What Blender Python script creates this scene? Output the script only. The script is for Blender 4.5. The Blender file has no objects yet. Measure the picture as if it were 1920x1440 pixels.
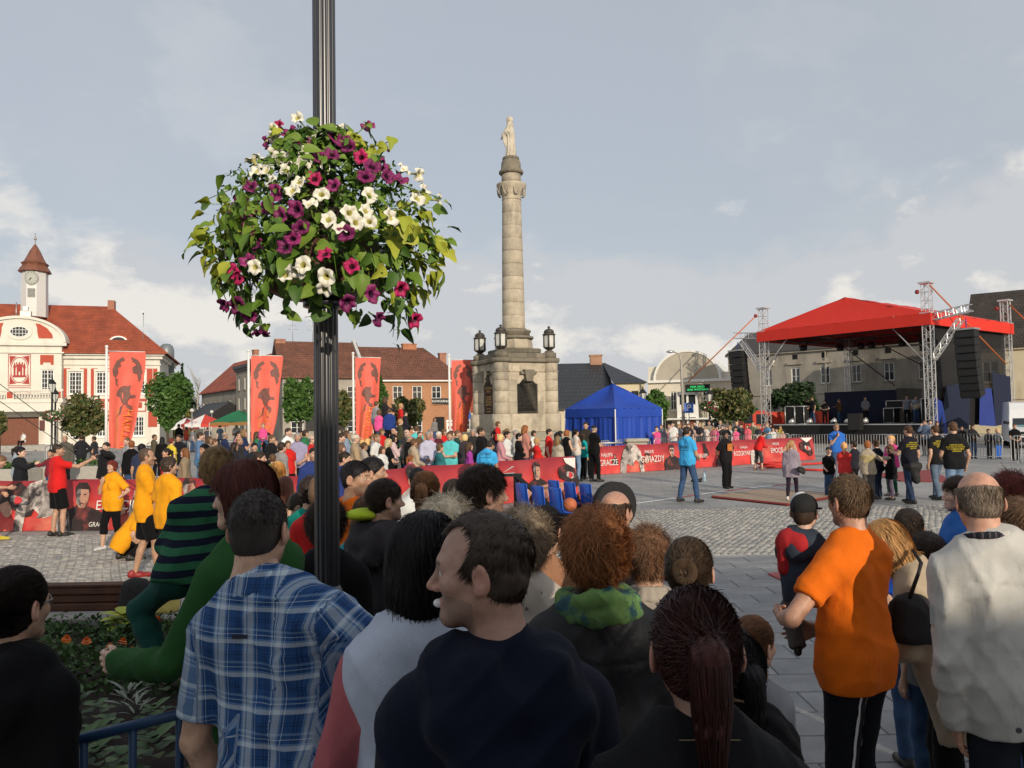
import math as m_
cos_,sin_,PI_=m_.cos,m_.sin,m_.pi
import bpy,math,random
import numpy as np
from mathutils import Vector,Matrix
random.seed(7);rng=np.random.default_rng(7)
sc=bpy.context.scene;COL=sc.collection
rad=math.radians
# ------------------------------------------------------------------ camera
CAMZ=2.05;FPX=1500.0
cam=bpy.data.objects.new('camera',bpy.data.cameras.new('camera'));COL.objects.link(cam)
cam.data.sensor_width=36;cam.data.lens=36*FPX/1920;cam.data.clip_start=0.05;cam.data.clip_end=3000
CAMM=Matrix.Translation((0,0,CAMZ))@Matrix.Rotation(rad(92.45),4,'X')@Matrix.Rotation(rad(-0.95),4,'Z')
cam.matrix_world=CAMM;sc.camera=cam
# ------------------------------------------------------------------ world, sun, exposure
SUN_EL,SUN_AZ=16.0,22.0
w=bpy.data.worlds.new('World');sc.world=w;w.use_nodes=True
nt=w.node_tree;N=nt.nodes;L=nt.links;N.clear()
def nd(t,**k):
 n=N.new(t)
 for a,b in k.items():setattr(n,a,b)
 return n
sky=nd('ShaderNodeTexSky',sky_type='NISHITA',sun_disc=False,sun_elevation=rad(SUN_EL),sun_rotation=rad(180-SUN_AZ),altitude=100,air_density=1.0,dust_density=2.2,ozone_density=1.0)
tc=nd('ShaderNodeTexCoord')
sep=nd('ShaderNodeSeparateXYZ');L.new(tc.outputs['Generated'],sep.inputs[0])
# clouds live on a plane overhead: direction / (z + small)
mz=nd('ShaderNodeMath',operation='ADD');mz.inputs[1].default_value=0.16;L.new(sep.outputs['Z'],mz.inputs[0])
mz2=nd('ShaderNodeMath',operation='MAXIMUM');mz2.inputs[1].default_value=0.05;L.new(mz.outputs[0],mz2.inputs[0])
dv=nd('ShaderNodeVectorMath',operation='DIVIDE');L.new(tc.outputs['Generated'],dv.inputs[0])
cmb=nd('ShaderNodeCombineXYZ')
for i in range(3):L.new(mz2.outputs[0],cmb.inputs[i])
L.new(cmb.outputs[0],dv.inputs[1])
def ramp(src,stops):
 r=nd('ShaderNodeValToRGB');el=r.color_ramp.elements
 while len(el)<len(stops):el.new(0.5)
 for e,(p,c)in zip(el,stops):
  e.position=p;e.color=(c,c,c,1)if not isinstance(c,tuple)else (*c,1)
 L.new(src,r.inputs[0]);return r
def noise(vec,scale,detail,rough=0.55,dist=0.0,off=(0,0,0),sc3=(1,1,1)):
 mp=nd('ShaderNodeMapping');mp.inputs['Location'].default_value=off;mp.inputs['Scale'].default_value=sc3
 L.new(vec,mp.inputs[0])
 n=nd('ShaderNodeTexNoise');n.inputs['Scale'].default_value=scale;n.inputs['Detail'].default_value=detail
 n.inputs['Roughness'].default_value=rough;n.inputs['Distortion'].default_value=dist
 L.new(mp.outputs[0],n.inputs['Vector']);return n
# broken cumulus low in the sky: directions stretched vertically, thresholds by height
n1=noise(tc.outputs['Generated'],2.9,10,0.58,0.1,(1.35,0.2,0.62),(1,1,1.7))
n1b=noise(tc.outputs['Generated'],2.9,10,0.58,0.1,(1.31,0.2,0.56),(1,1,1.7))
band=ramp(sep.outputs['Z'],[(0.0,0.46),(0.05,0.55),(0.15,0.525),(0.25,0.42),(0.36,0.2)])
th=nd('ShaderNodeMath',operation='ADD');L.new(n1.outputs['Fac'],th.inputs[0]);L.new(band.outputs[0],th.inputs[1])
def bank(c,rx,k):
 d_=nd('ShaderNodeVectorMath',operation='SUBTRACT');d_.inputs[1].default_value=c;L.new(tc.outputs['Generated'],d_.inputs[0]);s_=nd('ShaderNodeVectorMath',operation='MULTIPLY');s_.inputs[1].default_value=(1,1,2.4);L.new(d_.outputs[0],s_.inputs[0]);l_=nd('ShaderNodeVectorMath',operation='LENGTH');L.new(s_.outputs[0],l_.inputs[0])
 m_1=nd('ShaderNodeMapRange',interpolation_type='SMOOTHSTEP');m_1.inputs[1].default_value=rx;m_1.inputs[2].default_value=0.0;m_1.inputs[3].default_value=0;m_1.inputs[4].default_value=k;L.new(l_.outputs['Value'],m_1.inputs[0]);return m_1.outputs[0]
th0=th
for c_,rx_,k_ in (((.40,.90,.15),.50,.075),((.08,.99,.09),.30,.05),((-.36,.93,.12),.40,.05)):
 t_=nd('ShaderNodeMath',operation='ADD');L.new(th0.outputs[0],t_.inputs[0]);L.new(bank(c_,rx_,k_),t_.inputs[1]);th0=t_
th=th0
cum=ramp(th.outputs[0],[(0.90,0.0),(0.95,0.4),(1.0,0.85)])
n2=noise(dv.outputs[0],0.9,7,0.6,0.3,(3.1,0.4,0),(0.8,0.8,1))
cir=ramp(n2.outputs['Fac'],[(0.40,0.0),(0.75,0.42)])
veil=nd('ShaderNodeMath',operation='MAXIMUM');L.new(cum.outputs[0],veil.inputs[0]);L.new(cir.outputs[0],veil.inputs[1])
dif=nd('ShaderNodeMath',operation='SUBTRACT');L.new(n1.outputs['Fac'],dif.inputs[0]);L.new(n1b.outputs['Fac'],dif.inputs[1])
lit=ramp(dif.outputs[0],[(0.0,(5.5,5.6,5.8)),(0.06,(8.1,7.7,7.15))])
for e in lit.color_ramp.elements:pass
haz=nd('ShaderNodeMixRGB');haz.inputs[0].default_value=0.70;haz.inputs[2].default_value=(5.15,5.45,5.9,1)
L.new(sky.outputs[0],haz.inputs[1])
clo=nd('ShaderNodeMixRGB');L.new(veil.outputs[0],clo.inputs[0]);L.new(haz.outputs[0],clo.inputs[1]);L.new(lit.outputs[0],clo.inputs[2])
bg=nd('ShaderNodeBackground');bg.inputs['Strength'].default_value=0.11
L.new(clo.outputs[0],bg.inputs[0])
ow=nd('ShaderNodeOutputWorld');L.new(bg.outputs[0],ow.inputs[0])
sun=bpy.data.objects.new('sun',bpy.data.lights.new('sun','SUN'));COL.objects.link(sun)
sun.data.energy=3.6;sun.data.angle=rad(0.5);sun.data.color=(1.0,0.87,0.70)
SUNV=Vector((sin_(rad(SUN_AZ))*cos_(rad(SUN_EL)),-cos_(rad(SUN_AZ))*cos_(rad(SUN_EL)),sin_(rad(SUN_EL))))
sun.rotation_euler=SUNV.to_track_quat('Z','Y').to_euler()
sc.view_settings.view_transform='Standard';sc.view_settings.look='None';sc.view_settings.exposure=0.0
sc.view_settings.gamma=1;sc.view_settings.use_curve_mapping=False
# ------------------------------------------------------------------ measuring helpers (photo pixels 1920x1440 -> places in the square)
_R=CAMM.to_3x3()
def P(px,py,d):
 v=_R@Vector(((px-960)/FPX,-(py-720)/FPX,-1));return Vector((0,0,CAMZ))+v*(d/v.y)
def G(px,py,z=0.0):
 v=_R@Vector(((px-960)/FPX,-(py-720)/FPX,-1));t=(z-CAMZ)/v.z
 return Vector((v.x*t,v.y*t,z))
def X(px,d):return P(px,785,d).x
# ------------------------------------------------------------------ materials
MATS={}
def mat(name,col=(0.5,0.5,0.5),rough=0.6,metal=0.0,vary=0.12,vscale=6.0,bump=0.0,bscale=60.0,objcol=False,spec=0.4,sheen=0.0,aniso=None,trans=0.0,alpha=1.0,stain=None,wrinkle=0):
 if name in MATS:return MATS[name]
 m=bpy.data.materials.new(name);m.use_nodes=True;t=m.node_tree;b=t.nodes['Principled BSDF']
 b.inputs['Roughness'].default_value=rough;b.inputs['Metallic'].default_value=metal
 b.inputs['Specular IOR Level'].default_value=spec;b.inputs['Alpha'].default_value=alpha
 if sheen:b.inputs['Sheen Weight'].default_value=sheen
 if trans:b.inputs['Transmission Weight'].default_value=trans
 c=t.nodes.new('ShaderNodeTexCoord')
 if objcol:
  oi=t.nodes.new('ShaderNodeObjectInfo');base=oi.outputs['Color']
 else:
  rgb=t.nodes.new('ShaderNodeRGB');rgb.outputs[0].default_value=(*col,1);base=rgb.outputs[0]
 if vary:
  n=t.nodes.new('ShaderNodeTexNoise');n.inputs['Scale'].default_value=vscale;n.inputs['Detail'].default_value=5
  src=c.outputs['Object']
  if aniso:
   mp=t.nodes.new('ShaderNodeMapping');mp.inputs['Scale'].default_value=aniso;t.links.new(src,mp.inputs[0]);src=mp.outputs[0]
  t.links.new(src,n.inputs['Vector'])
  mr=t.nodes.new('ShaderNodeMapRange');mr.inputs[1].default_value=0.25;mr.inputs[2].default_value=0.75;mr.inputs[3].default_value=1-vary;mr.inputs[4].default_value=1+vary
  t.links.new(n.outputs['Fac'],mr.inputs[0])
  mx=t.nodes.new('ShaderNodeVectorMath');mx.operation='SCALE';t.links.new(base,mx.inputs[0]);t.links.new(mr.outputs[0],mx.inputs['Scale'])
  base=mx.outputs[0]
 if stain:
  n=t.nodes.new('ShaderNodeTexNoise');n.inputs['Scale'].default_value=stain[1];n.inputs['Detail'].default_value=7;n.inputs['Roughness'].default_value=0.62
  mp=t.nodes.new('ShaderNodeMapping');mp.inputs['Scale'].default_value=stain[4];t.links.new(c.outputs['Object'],mp.inputs[0]);t.links.new(mp.outputs[0],n.inputs['Vector'])
  mr=t.nodes.new('ShaderNodeMapRange');mr.inputs[1].default_value=stain[2];mr.inputs[2].default_value=stain[3];t.links.new(n.outputs['Fac'],mr.inputs[0])
  mx=t.nodes.new('ShaderNodeMixRGB');t.links.new(mr.outputs[0],mx.inputs[0]);t.links.new(base,mx.inputs[1]);mx.inputs[2].default_value=(*stain[0],1);base=mx.outputs[0]
 t.links.new(base,b.inputs['Base Color'])
 if bump:
  n2=t.nodes.new('ShaderNodeTexNoise');n2.inputs['Scale'].default_value=bscale;n2.inputs['Detail'].default_value=4;t.links.new(c.outputs['Object'],n2.inputs['Vector'])
  bp=t.nodes.new('ShaderNodeBump');bp.inputs['Strength'].default_value=bump;bp.inputs['Distance'].default_value=0.01
  t.links.new(n2.outputs['Fac'],bp.inputs['Height']);t.links.new(bp.outputs[0],b.inputs['Normal'])
  if wrinkle:
   n3=t.nodes.new('ShaderNodeTexNoise');n3.inputs['Scale'].default_value=8;n3.inputs['Detail'].default_value=3;n3.inputs['Distortion'].default_value=.5;mp3=t.nodes.new('ShaderNodeMapping');mp3.inputs['Rotation'].default_value=(.4,.5,.3);mp3.inputs['Scale'].default_value=(1,1,.55)
   t.links.new(c.outputs['Object'],mp3.inputs[0]);t.links.new(mp3.outputs[0],n3.inputs['Vector']);b3=t.nodes.new('ShaderNodeBump');b3.inputs['Strength'].default_value=wrinkle;b3.inputs['Distance'].default_value=0.05
   t.links.new(n3.outputs['Fac'],b3.inputs['Height']);t.links.new(b3.outputs[0],bp.inputs['Normal'])
 MATS[name]=m;return m
def tilemat(name,c1,c2,mortar,bw,bh,ms=0.02,rough=0.8,off=0.5,axes='XZ',bump=0.5,vary=0.5):
 """courses of bricks or tiles too far away to be built one by one"""
 if name in MATS:return MATS[name]
 m=bpy.data.materials.new(name);m.use_nodes=True;t=m.node_tree;b=t.nodes['Principled BSDF'];b.inputs['Roughness'].default_value=rough
 c=t.nodes.new('ShaderNodeTexCoord');s=t.nodes.new('ShaderNodeSeparateXYZ');t.links.new(c.outputs['Object'],s.inputs[0])
 k=t.nodes.new('ShaderNodeCombineXYZ');t.links.new(s.outputs[axes[0]],k.inputs[0]);t.links.new(s.outputs[axes[1]],k.inputs[1])
 br=t.nodes.new('ShaderNodeTexBrick');br.offset=off;br.inputs['Scale'].default_value=1;br.inputs['Brick Width'].default_value=bw;br.inputs['Row Height'].default_value=bh
 br.inputs['Mortar Size'].default_value=ms;br.inputs['Color1'].default_value=(*c1,1);br.inputs['Color2'].default_value=(*c2,1);br.inputs['Mortar'].default_value=(*mortar,1)
 t.links.new(k.outputs[0],br.inputs['Vector'])
 n=t.nodes.new('ShaderNodeTexNoise');n.inputs['Scale'].default_value=0.8;n.inputs['Detail'].default_value=9;t.links.new(c.outputs['Object'],n.inputs['Vector'])
 mr=t.nodes.new('ShaderNodeMapRange');mr.inputs[1].default_value=0.3;mr.inputs[2].default_value=0.7;mr.inputs[3].default_value=1-vary*0.5;mr.inputs[4].default_value=1+vary*0.5;t.links.new(n.outputs['Fac'],mr.inputs[0])
 mx=t.nodes.new('ShaderNodeVectorMath');mx.operation='SCALE';t.links.new(br.outputs['Color'],mx.inputs[0]);t.links.new(mr.outputs[0],mx.inputs['Scale']);t.links.new(mx.outputs[0],b.inputs['Base Color'])
 bp=t.nodes.new('ShaderNodeBump');bp.inputs['Strength'].default_value=bump;bp.inputs['Distance'].default_value=0.03;bp.invert=True
 t.links.new(br.outputs['Fac'],bp.inputs['Height']);t.links.new(bp.outputs[0],b.inputs['Normal'])
 MATS[name]=m;return m
# ------------------------------------------------------------------ mesh building
def mesh_np(name,V,F,mats=(),smooth=True,midx=None):
 me=bpy.data.meshes.new(name);V=np.asarray(V,np.float32).reshape(-1,3)
 me.vertices.add(len(V));me.vertices.foreach_set('co',V.ravel())
 F=np.asarray(F,np.int32);k=F.shape[1]
 me.loops.add(F.size);me.loops.foreach_set('vertex_index',F.ravel())
 me.polygons.add(len(F));me.polygons.foreach_set('loop_start',np.arange(0,F.size,k,dtype=np.int32))
 try:me.polygons.foreach_set('loop_total',np.full(len(F),k,np.int32))
 except Exception:pass
 if midx is not None:me.polygons.foreach_set('material_index',np.asarray(midx,np.int32))
 me.update(calc_edges=True)
 if smooth:me.polygons.foreach_set('use_smooth',np.ones(len(F),bool))
 for m in mats:me.materials.append(m)
 return me
def link(name,data,parent=None,loc=None,rz=None):
 o=bpy.data.objects.new(name,data);COL.objects.link(o)
 if parent is not None:o.parent=parent
 if loc is not None:o.location=loc
 if rz is not None:o.rotation_euler=(0,0,rz)
 return o
def tag(o,label=None,cat=None,group=None,kind=None):
 for k,v in (('label',label),('category',cat),('group',group),('kind',kind)):
  if v:o[k]=v
 return o
def thing(name,label,cat,loc=(0,0,0),rz=0,group=None,kind=None):
 return tag(link(name,None,None,loc,rz),label,cat,group,kind)
class MB:
 """collects shapes into one mesh"""
 def __init__(s):s.v=[];s.f=[];s.m=[];s.mi=0;s.sm=[];s.cut=[]
 def add(s,vs,fs,smooth=False):
  o=len(s.v);s.cut.append((o,len(s.f)));s.v.extend([tuple(v)for v in vs]);s.f.extend([tuple(i+o for i in f)for f in fs]);s.m.extend([s.mi]*len(fs));s.sm.extend([smooth]*len(fs));return s
 def box(s,lo,hi,M=None,bev=0.0):
  x0,y0,z0=lo;x1,y1,z1=hi
  if bev:
   b=min(bev,(x1-x0)*.45,(y1-y0)*.45,(z1-z0)*.45);vs=[]
   for zz,i in ((z0,b),(z0+b,0),(z1-b,0),(z1,b)):
    vs+=[(x0+i,y0+i,zz),(x1-i,y0+i,zz),(x1-i,y1-i,zz),(x0+i,y1-i,zz)]
   fs=[(3,2,1,0),(12,13,14,15)]
   for k in range(3):
    for j in range(4):fs.append((k*4+j,k*4+(j+1)%4,k*4+4+(j+1)%4,k*4+4+j))
  else:
   vs=[(x0,y0,z0),(x1,y0,z0),(x1,y1,z0),(x0,y1,z0),(x0,y0,z1),(x1,y0,z1),(x1,y1,z1),(x0,y1,z1)]
   fs=[(3,2,1,0),(4,5,6,7),(0,1,5,4),(1,2,6,5),(2,3,7,6),(3,0,4,7)]
  if M is not None:vs=[M@Vector(v)for v in vs]
  return s.add(vs,fs)
 def cbox(s,c,size,M=None,bev=0.0):
  return s.box([c[i]-size[i]/2 for i in range(3)],[c[i]+size[i]/2 for i in range(3)],M,bev)
 def tube(s,pts,r,n=8,cap=True,smooth=True):
  pts=[Vector(p)for p in pts];rs=r if isinstance(r,(list,tuple))else [r]*len(pts);vs=[];fs=[]
  up=None
  for i,p in enumerate(pts):
   t=(pts[min(i+1,len(pts)-1)]-pts[max(i-1,0)]).normalized()
   if up is None:up=Vector((0,0,1))if abs(t.z)<0.9 else Vector((1,0,0))
   a=t.cross(up).normalized();b=t.cross(a).normalized();up=-b if False else up
   for k in range(n):
    g=2*PI_*k/n;vs.append(p+(a*cos_(g)+b*sin_(g))*rs[i])
  for i in range(len(pts)-1):
   for k in range(n):fs.append((i*n+k,i*n+(k+1)%n,(i+1)*n+(k+1)%n,(i+1)*n+k))
  s.add(vs,fs,smooth)
  if cap:
   o=len(s.v)-len(vs);s.f.append(tuple(o+k for k in range(n))[::-1]);s.f.append(tuple(o+(len(pts)-1)*n+k for k in range(n)));s.m+=[s.mi]*2;s.sm+=[False]*2
  return s
 def lathe(s,prof,n=24,c=(0,0,0),smooth=True,ph=0.0,sq=(1,1)):
  vs=[];fs=[]
  for r,z in prof:
   for k in range(n):
    g=2*PI_*k/n+ph;vs.append((c[0]+r*cos_(g)*sq[0],c[1]+r*sin_(g)*sq[1],c[2]+z))
  for i in range(len(prof)-1):
   for k in range(n):fs.append((i*n+k,i*n+(k+1)%n,(i+1)*n+(k+1)%n,(i+1)*n+k))
  fs2=[tuple(range(n))[::-1],tuple((len(prof)-1)*n+k for k in range(n))]
  s.add(vs,fs,smooth);o=len(s.v)-len(vs)
  for f in fs2:s.f.append(tuple(i+o for i in f));s.m.append(s.mi);s.sm.append(False)
  return s
 def prism(s,poly,d0,d1,axis='Y',M=None,smooth=False):
  """polygon in the plane square to the axis, pushed from d0 to d1 (poly counter-clockwise seen from -axis for Y)"""
  def pt(a,b,d):return (a,d,b)if axis=='Y' else ((a,b,d)if axis=='Z' else (d,a,b))
  n=len(poly);vs=[pt(a,b,d0)for a,b in poly]+[pt(a,b,d1)for a,b in poly]
  if M is not None:vs=[M@Vector(v)for v in vs]
  fs=[tuple(range(n)),tuple(range(2*n-1,n-1,-1))]+[(i,i+n,(i+1)%n+n,(i+1)%n)for i in range(n)]
  return s.add(vs,fs,smooth)
 def quad(s,a,b,c,d):return s.add([a,b,c,d],[(0,1,2,3)])
 def mesh(s,name,mats):
  me=bpy.data.meshes.new(name);me.from_pydata(s.v,[],s.f)
  for m in (mats if isinstance(mats,(list,tuple))else [mats]):me.materials.append(m)
  if any(s.m):me.polygons.foreach_set('material_index',s.m)
  me.polygons.foreach_set('use_smooth',s.sm);me.update();return me
 def objs(s,name,m,parent):
  for i,(a,c)in enumerate(s.cut):
   b,d=s.cut[i+1]if i+1<len(s.cut)else (len(s.v),len(s.f));me=bpy.data.meshes.new(name);me.from_pydata(s.v[a:b],[],[tuple(q-a for q in f)for f in s.f[c:d]]);me.materials.append(m);link(name,me,parent)
 def obj(s,name,mats,parent=None,loc=None,rz=None):return link(name,s.mesh(name,mats),parent,loc,rz)
def textobj(name,body,size,m,parent,M,extrude=0.0015,align='CENTER',shear=0.0,sx=1.0):
 c=bpy.data.curves.new(name,'FONT');c.body=body;c.size=size;c.align_x=align;c.align_y='CENTER';c.extrude=extrude;c.shear=shear;c.resolution_u=3
 c.materials.append(m);t=link('t',c);me=bpy.data.meshes.new_from_object(t.evaluated_get(bpy.context.evaluated_depsgraph_get()));bpy.data.objects.remove(t)
 if not len(me.materials):me.materials.append(m)
 o=link(name,me,parent);o.matrix_local=M@Matrix.Diagonal((sx,1,1,1));return o
# signed distances -> surface (surface nets)
def _blockeval(f,lo,n,h,S=6,lip=1.7):
 nb=[(k+S-1)//S for k in n]
 ax=[lo[i]+(np.arange(nb[i])*S+(S-1)/2)*h for i in range(3)]
 C=np.stack(np.meshgrid(*ax,indexing='ij'),-1).reshape(-1,3).astype(np.float32)
 D=f(C).reshape(nb);act=np.abs(D)<S*h*0.87*lip+0.01
 big=np.repeat(np.repeat(np.repeat(np.where(D<0,-1.0,1.0).astype(np.float32),S,0),S,1),S,2)
 msk=np.repeat(np.repeat(np.repeat(act,S,0),S,1),S,2)
 ii=np.argwhere(msk).astype(np.float32)
 if len(ii):big[msk]=f(ii*np.float32(h)+np.asarray(lo,np.float32))
 return big
def surfnet(f,lo,hi,h,lip=1.7):
 lo=np.asarray(lo,float)-2*h;hi=np.asarray(hi,float)+2*h
 n=np.ceil((hi-lo)/h).astype(int)+1
 v=_blockeval(f,lo,n,h,lip=lip);n=v.shape
 s=v<0
 cor=[(i,j,k)for i in (0,1)for j in (0,1)for k in (0,1)]
 sl=lambda a,c:a[c[0]:n[0]-1+c[0],c[1]:n[1]-1+c[1],c[2]:n[2]-1+c[2]]
 cnt=sum(sl(s,c).astype(np.int8)for c in cor);act=(cnt>0)&(cnt<8)
 idx=np.full(act.shape,-1,np.int32);A=np.argwhere(act);idx[act]=np.arange(len(A))
 vals=np.stack([v[A[:,0]+c[0],A[:,1]+c[1],A[:,2]+c[2]]for c in cor],1)
 acc=np.zeros((len(A),3),np.float32);num=np.zeros(len(A),np.float32)
 for a in range(8):
  for b in range(a+1,8):
   ca,cb=np.array(cor[a]),np.array(cor[b])
   if np.abs(ca-cb).sum()!=1:continue
   va,vb=vals[:,a],vals[:,b];m=(va<0)!=(vb<0)
   t=np.where(m,va/np.where(m,va-vb,1),0)
   p=ca[None]+t[:,None]*(cb-ca)[None];acc[m]+=p[m];num[m]+=1
 V=(A+acc/np.maximum(num,1)[:,None])*h+lo
 F=[]
 for ax in range(3):
  o=[0,0,0];o[ax]=1
  m=s[:n[0]-o[0],:n[1]-o[1],:n[2]-o[2]]!=s[o[0]:,o[1]:,o[2]:]
  E=np.argwhere(m);u,w_=[(1,2),(2,0),(0,1)][ax]
  ok=(E[:,u]>0)&(E[:,w_]>0)&(E[:,u]<n[u]-1)&(E[:,w_]<n[w_]-1);E=E[ok]
  if not len(E):continue
  q=[]
  for du,dw in ((-1,-1),(0,-1),(0,0),(-1,0)):
   e=E.copy();e[:,u]+=du;e[:,w_]+=dw;q.append(idx[e[:,0],e[:,1],e[:,2]])
  q=np.stack(q,1);ins=s[E[:,0],E[:,1],E[:,2]];q[~ins]=q[~ins][:,::-1];F.append(q)
 F=np.concatenate(F)if F else np.zeros((0,4),np.int32)
 return V.astype(np.float32),F[(F>=0).all(1)]
def smin(a,b,k):
 h=np.maximum(k-np.abs(a-b),0)/k;return np.minimum(a,b)-h*h*k*0.25
class Sdf:
 def __init__(s):s.pr=[];s.clips=[];s.fold=None;s.bb=[np.full(3,9.),np.full(3,-9.)]
 def cap(s,a,b,ra,rb=None,k=0.03,n=None,q=1.0,cut=None,neg=False):
  a=np.array(a,float);b=np.array(b,float);rb=ra if rb is None else rb
  s.pr.append(('c',a,b-a,ra,rb-ra,k,n,q,cut,neg))
  if not neg:
   for p,r in ((a,ra),(b,rb)):s.bb[0]=np.minimum(s.bb[0],p-r);s.bb[1]=np.maximum(s.bb[1],p+r)
  return s
 def ell(s,c,r,k=0.03,R=None,neg=False):
  c=np.array(c,float);r=np.array(r,float)*np.ones(3);s.pr.append(('e',c,r,R,0,k,None,1,None,neg))
  if not neg:
   m=r.max();s.bb[0]=np.minimum(s.bb[0],c-m);s.bb[1]=np.maximum(s.bb[1],c+m)
  return s
 def chain(s,pts,rs,k=0.03,**kw):
  for i in range(len(pts)-1):s.cap(pts[i],pts[i+1],rs[i],rs[i+1],k,**kw)
  return s
 def __call__(s,Q):
  d=None
  for p in s.pr:
   if p[0]=='c':
    _,a,ab,ra,dr,k,n,q,cut,neg=p
    w_=Q-a.astype(np.float32);L2=float(ab@ab)
    t=np.clip((w_@ab.astype(np.float32))/max(L2,1e-9),0,1)
    w_=w_-t[:,None]*ab.astype(np.float32)[None]
    if n is not None:
     nn=np.asarray(n,np.float32);w_=w_+((1/q-1)*(w_@nn))[:,None]*nn[None]
    e=np.sqrt((w_*w_).sum(1))-(ra+dr*t)
    if n is not None:e=e*(q**0.6)
    if cut is not None:e=np.maximum(e,(Q-np.asarray(cut[0],np.float32))@np.asarray(cut[1],np.float32))
   else:
    _,c,r,R,_,k,_,_,_,neg=p
    w_=Q-c.astype(np.float32)
    if R is not None:w_=w_@np.asarray(R,np.float32)
    l=np.sqrt(((w_/r.astype(np.float32))**2).sum(1));g=np.sqrt(((w_/(r*r).astype(np.float32))**2).sum(1))
    e=l*(l-1)/np.maximum(g,1e-6)
   if d is None:d=e
   elif neg:d=-smin(-d,e,k)
   else:d=smin(d,e,k)
  if s.fold is not None:d=d+s.fold(Q)
  for pt,n in s.clips:d=np.maximum(d,(Q-np.asarray(pt,np.float32))@np.asarray(n,np.float32))
  return d
 def build(s,h,pad=0.03,lip=1.7):return surfnet(s,s.bb[0]-pad,s.bb[1]+pad,h,lip)
# ====== people
def unit(v):
 v=np.asarray(v,float);return v/max(np.linalg.norm(v),1e-9)
def skinmat():
 m=bpy.data.materials.new('skin');m.use_nodes=True;t=m.node_tree;b=t.nodes['Principled BSDF']
 oi=t.nodes.new('ShaderNodeObjectInfo');at=t.nodes.new('ShaderNodeAttribute');at.attribute_name='Col'
 c=t.nodes.new('ShaderNodeTexCoord');n=t.nodes.new('ShaderNodeTexNoise');n.inputs['Scale'].default_value=28;n.inputs['Detail'].default_value=4;t.links.new(c.outputs['Object'],n.inputs['Vector'])
 mr=t.nodes.new('ShaderNodeMapRange');mr.inputs[1].default_value=.25;mr.inputs[2].default_value=.75;mr.inputs[3].default_value=.74;mr.inputs[4].default_value=1.22;t.links.new(n.outputs['Fac'],mr.inputs[0])
 s=t.nodes.new('ShaderNodeVectorMath');s.operation='SCALE';t.links.new(oi.outputs['Color'],s.inputs[0]);t.links.new(mr.outputs[0],s.inputs['Scale'])
 mx=t.nodes.new('ShaderNodeMixRGB');t.links.new(at.outputs['Alpha'],mx.inputs[0]);t.links.new(s.outputs[0],mx.inputs[1]);t.links.new(at.outputs['Color'],mx.inputs[2])
 t.links.new(mx.outputs[0],b.inputs['Base Color']);b.inputs['Roughness'].default_value=.5;b.inputs['Subsurface Weight'].default_value=.12;b.inputs['Subsurface Radius'].default_value=(.02,.008,.004);b.inputs['Subsurface Scale'].default_value=.3
 n2=t.nodes.new('ShaderNodeTexNoise');n2.inputs['Scale'].default_value=260;t.links.new(c.outputs['Object'],n2.inputs['Vector']);bp=t.nodes.new('ShaderNodeBump');bp.inputs['Strength'].default_value=.3;bp.inputs['Distance'].default_value=.004;t.links.new(n2.outputs['Fac'],bp.inputs['Height']);t.links.new(bp.outputs[0],b.inputs['Normal'])
 return m
def hairmat():
 m=bpy.data.materials.new('hair');m.use_nodes=True;t=m.node_tree;b=t.nodes['Principled BSDF']
 oi=t.nodes.new('ShaderNodeObjectInfo');g=t.nodes.new('ShaderNodeNewGeometry');c=t.nodes.new('ShaderNodeTexCoord')
 n=t.nodes.new('ShaderNodeTexNoise');n.inputs['Scale'].default_value=45;n.inputs['Detail'].default_value=6;mp=t.nodes.new('ShaderNodeMapping');mp.inputs['Scale'].default_value=(1,1,.3);t.links.new(c.outputs['Object'],mp.inputs[0]);t.links.new(mp.outputs[0],n.inputs['Vector'])
 ad=t.nodes.new('ShaderNodeMath');ad.operation='MULTIPLY_ADD';t.links.new(g.outputs['Random Per Island'],ad.inputs[0]);ad.inputs[1].default_value=.55;t.links.new(n.outputs['Fac'],ad.inputs[2])
 mr=t.nodes.new('ShaderNodeMapRange');mr.inputs[1].default_value=.3;mr.inputs[2].default_value=1.1;mr.inputs[3].default_value=.25;mr.inputs[4].default_value=2.1;t.links.new(ad.outputs[0],mr.inputs[0])
 s=t.nodes.new('ShaderNodeVectorMath');s.operation='SCALE';t.links.new(oi.outputs['Color'],s.inputs[0]);t.links.new(mr.outputs[0],s.inputs['Scale']);t.links.new(s.outputs[0],b.inputs['Base Color'])
 b.inputs['Roughness'].default_value=.55;b.inputs['Specular IOR Level'].default_value=.25;return m
SKIN=skinmat();HAIR=hairmat()
CLOTH=mat('cloth',objcol=True,rough=.85,vary=.1,vscale=14,bump=.25,bscale=240,spec=.12,sheen=.03,wrinkle=.28)
LEATHER=mat('leather',objcol=True,rough=.5,vary=.1,vscale=14,bump=.12,bscale=60,spec=.25,wrinkle=.25)
DENIM=mat('denim',objcol=True,rough=.85,vary=.28,vscale=9,bump=.3,bscale=300,spec=.2,wrinkle=.25)
SHOEM=mat('shoe_leather',objcol=True,rough=.5,vary=.15,spec=.4)
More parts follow.
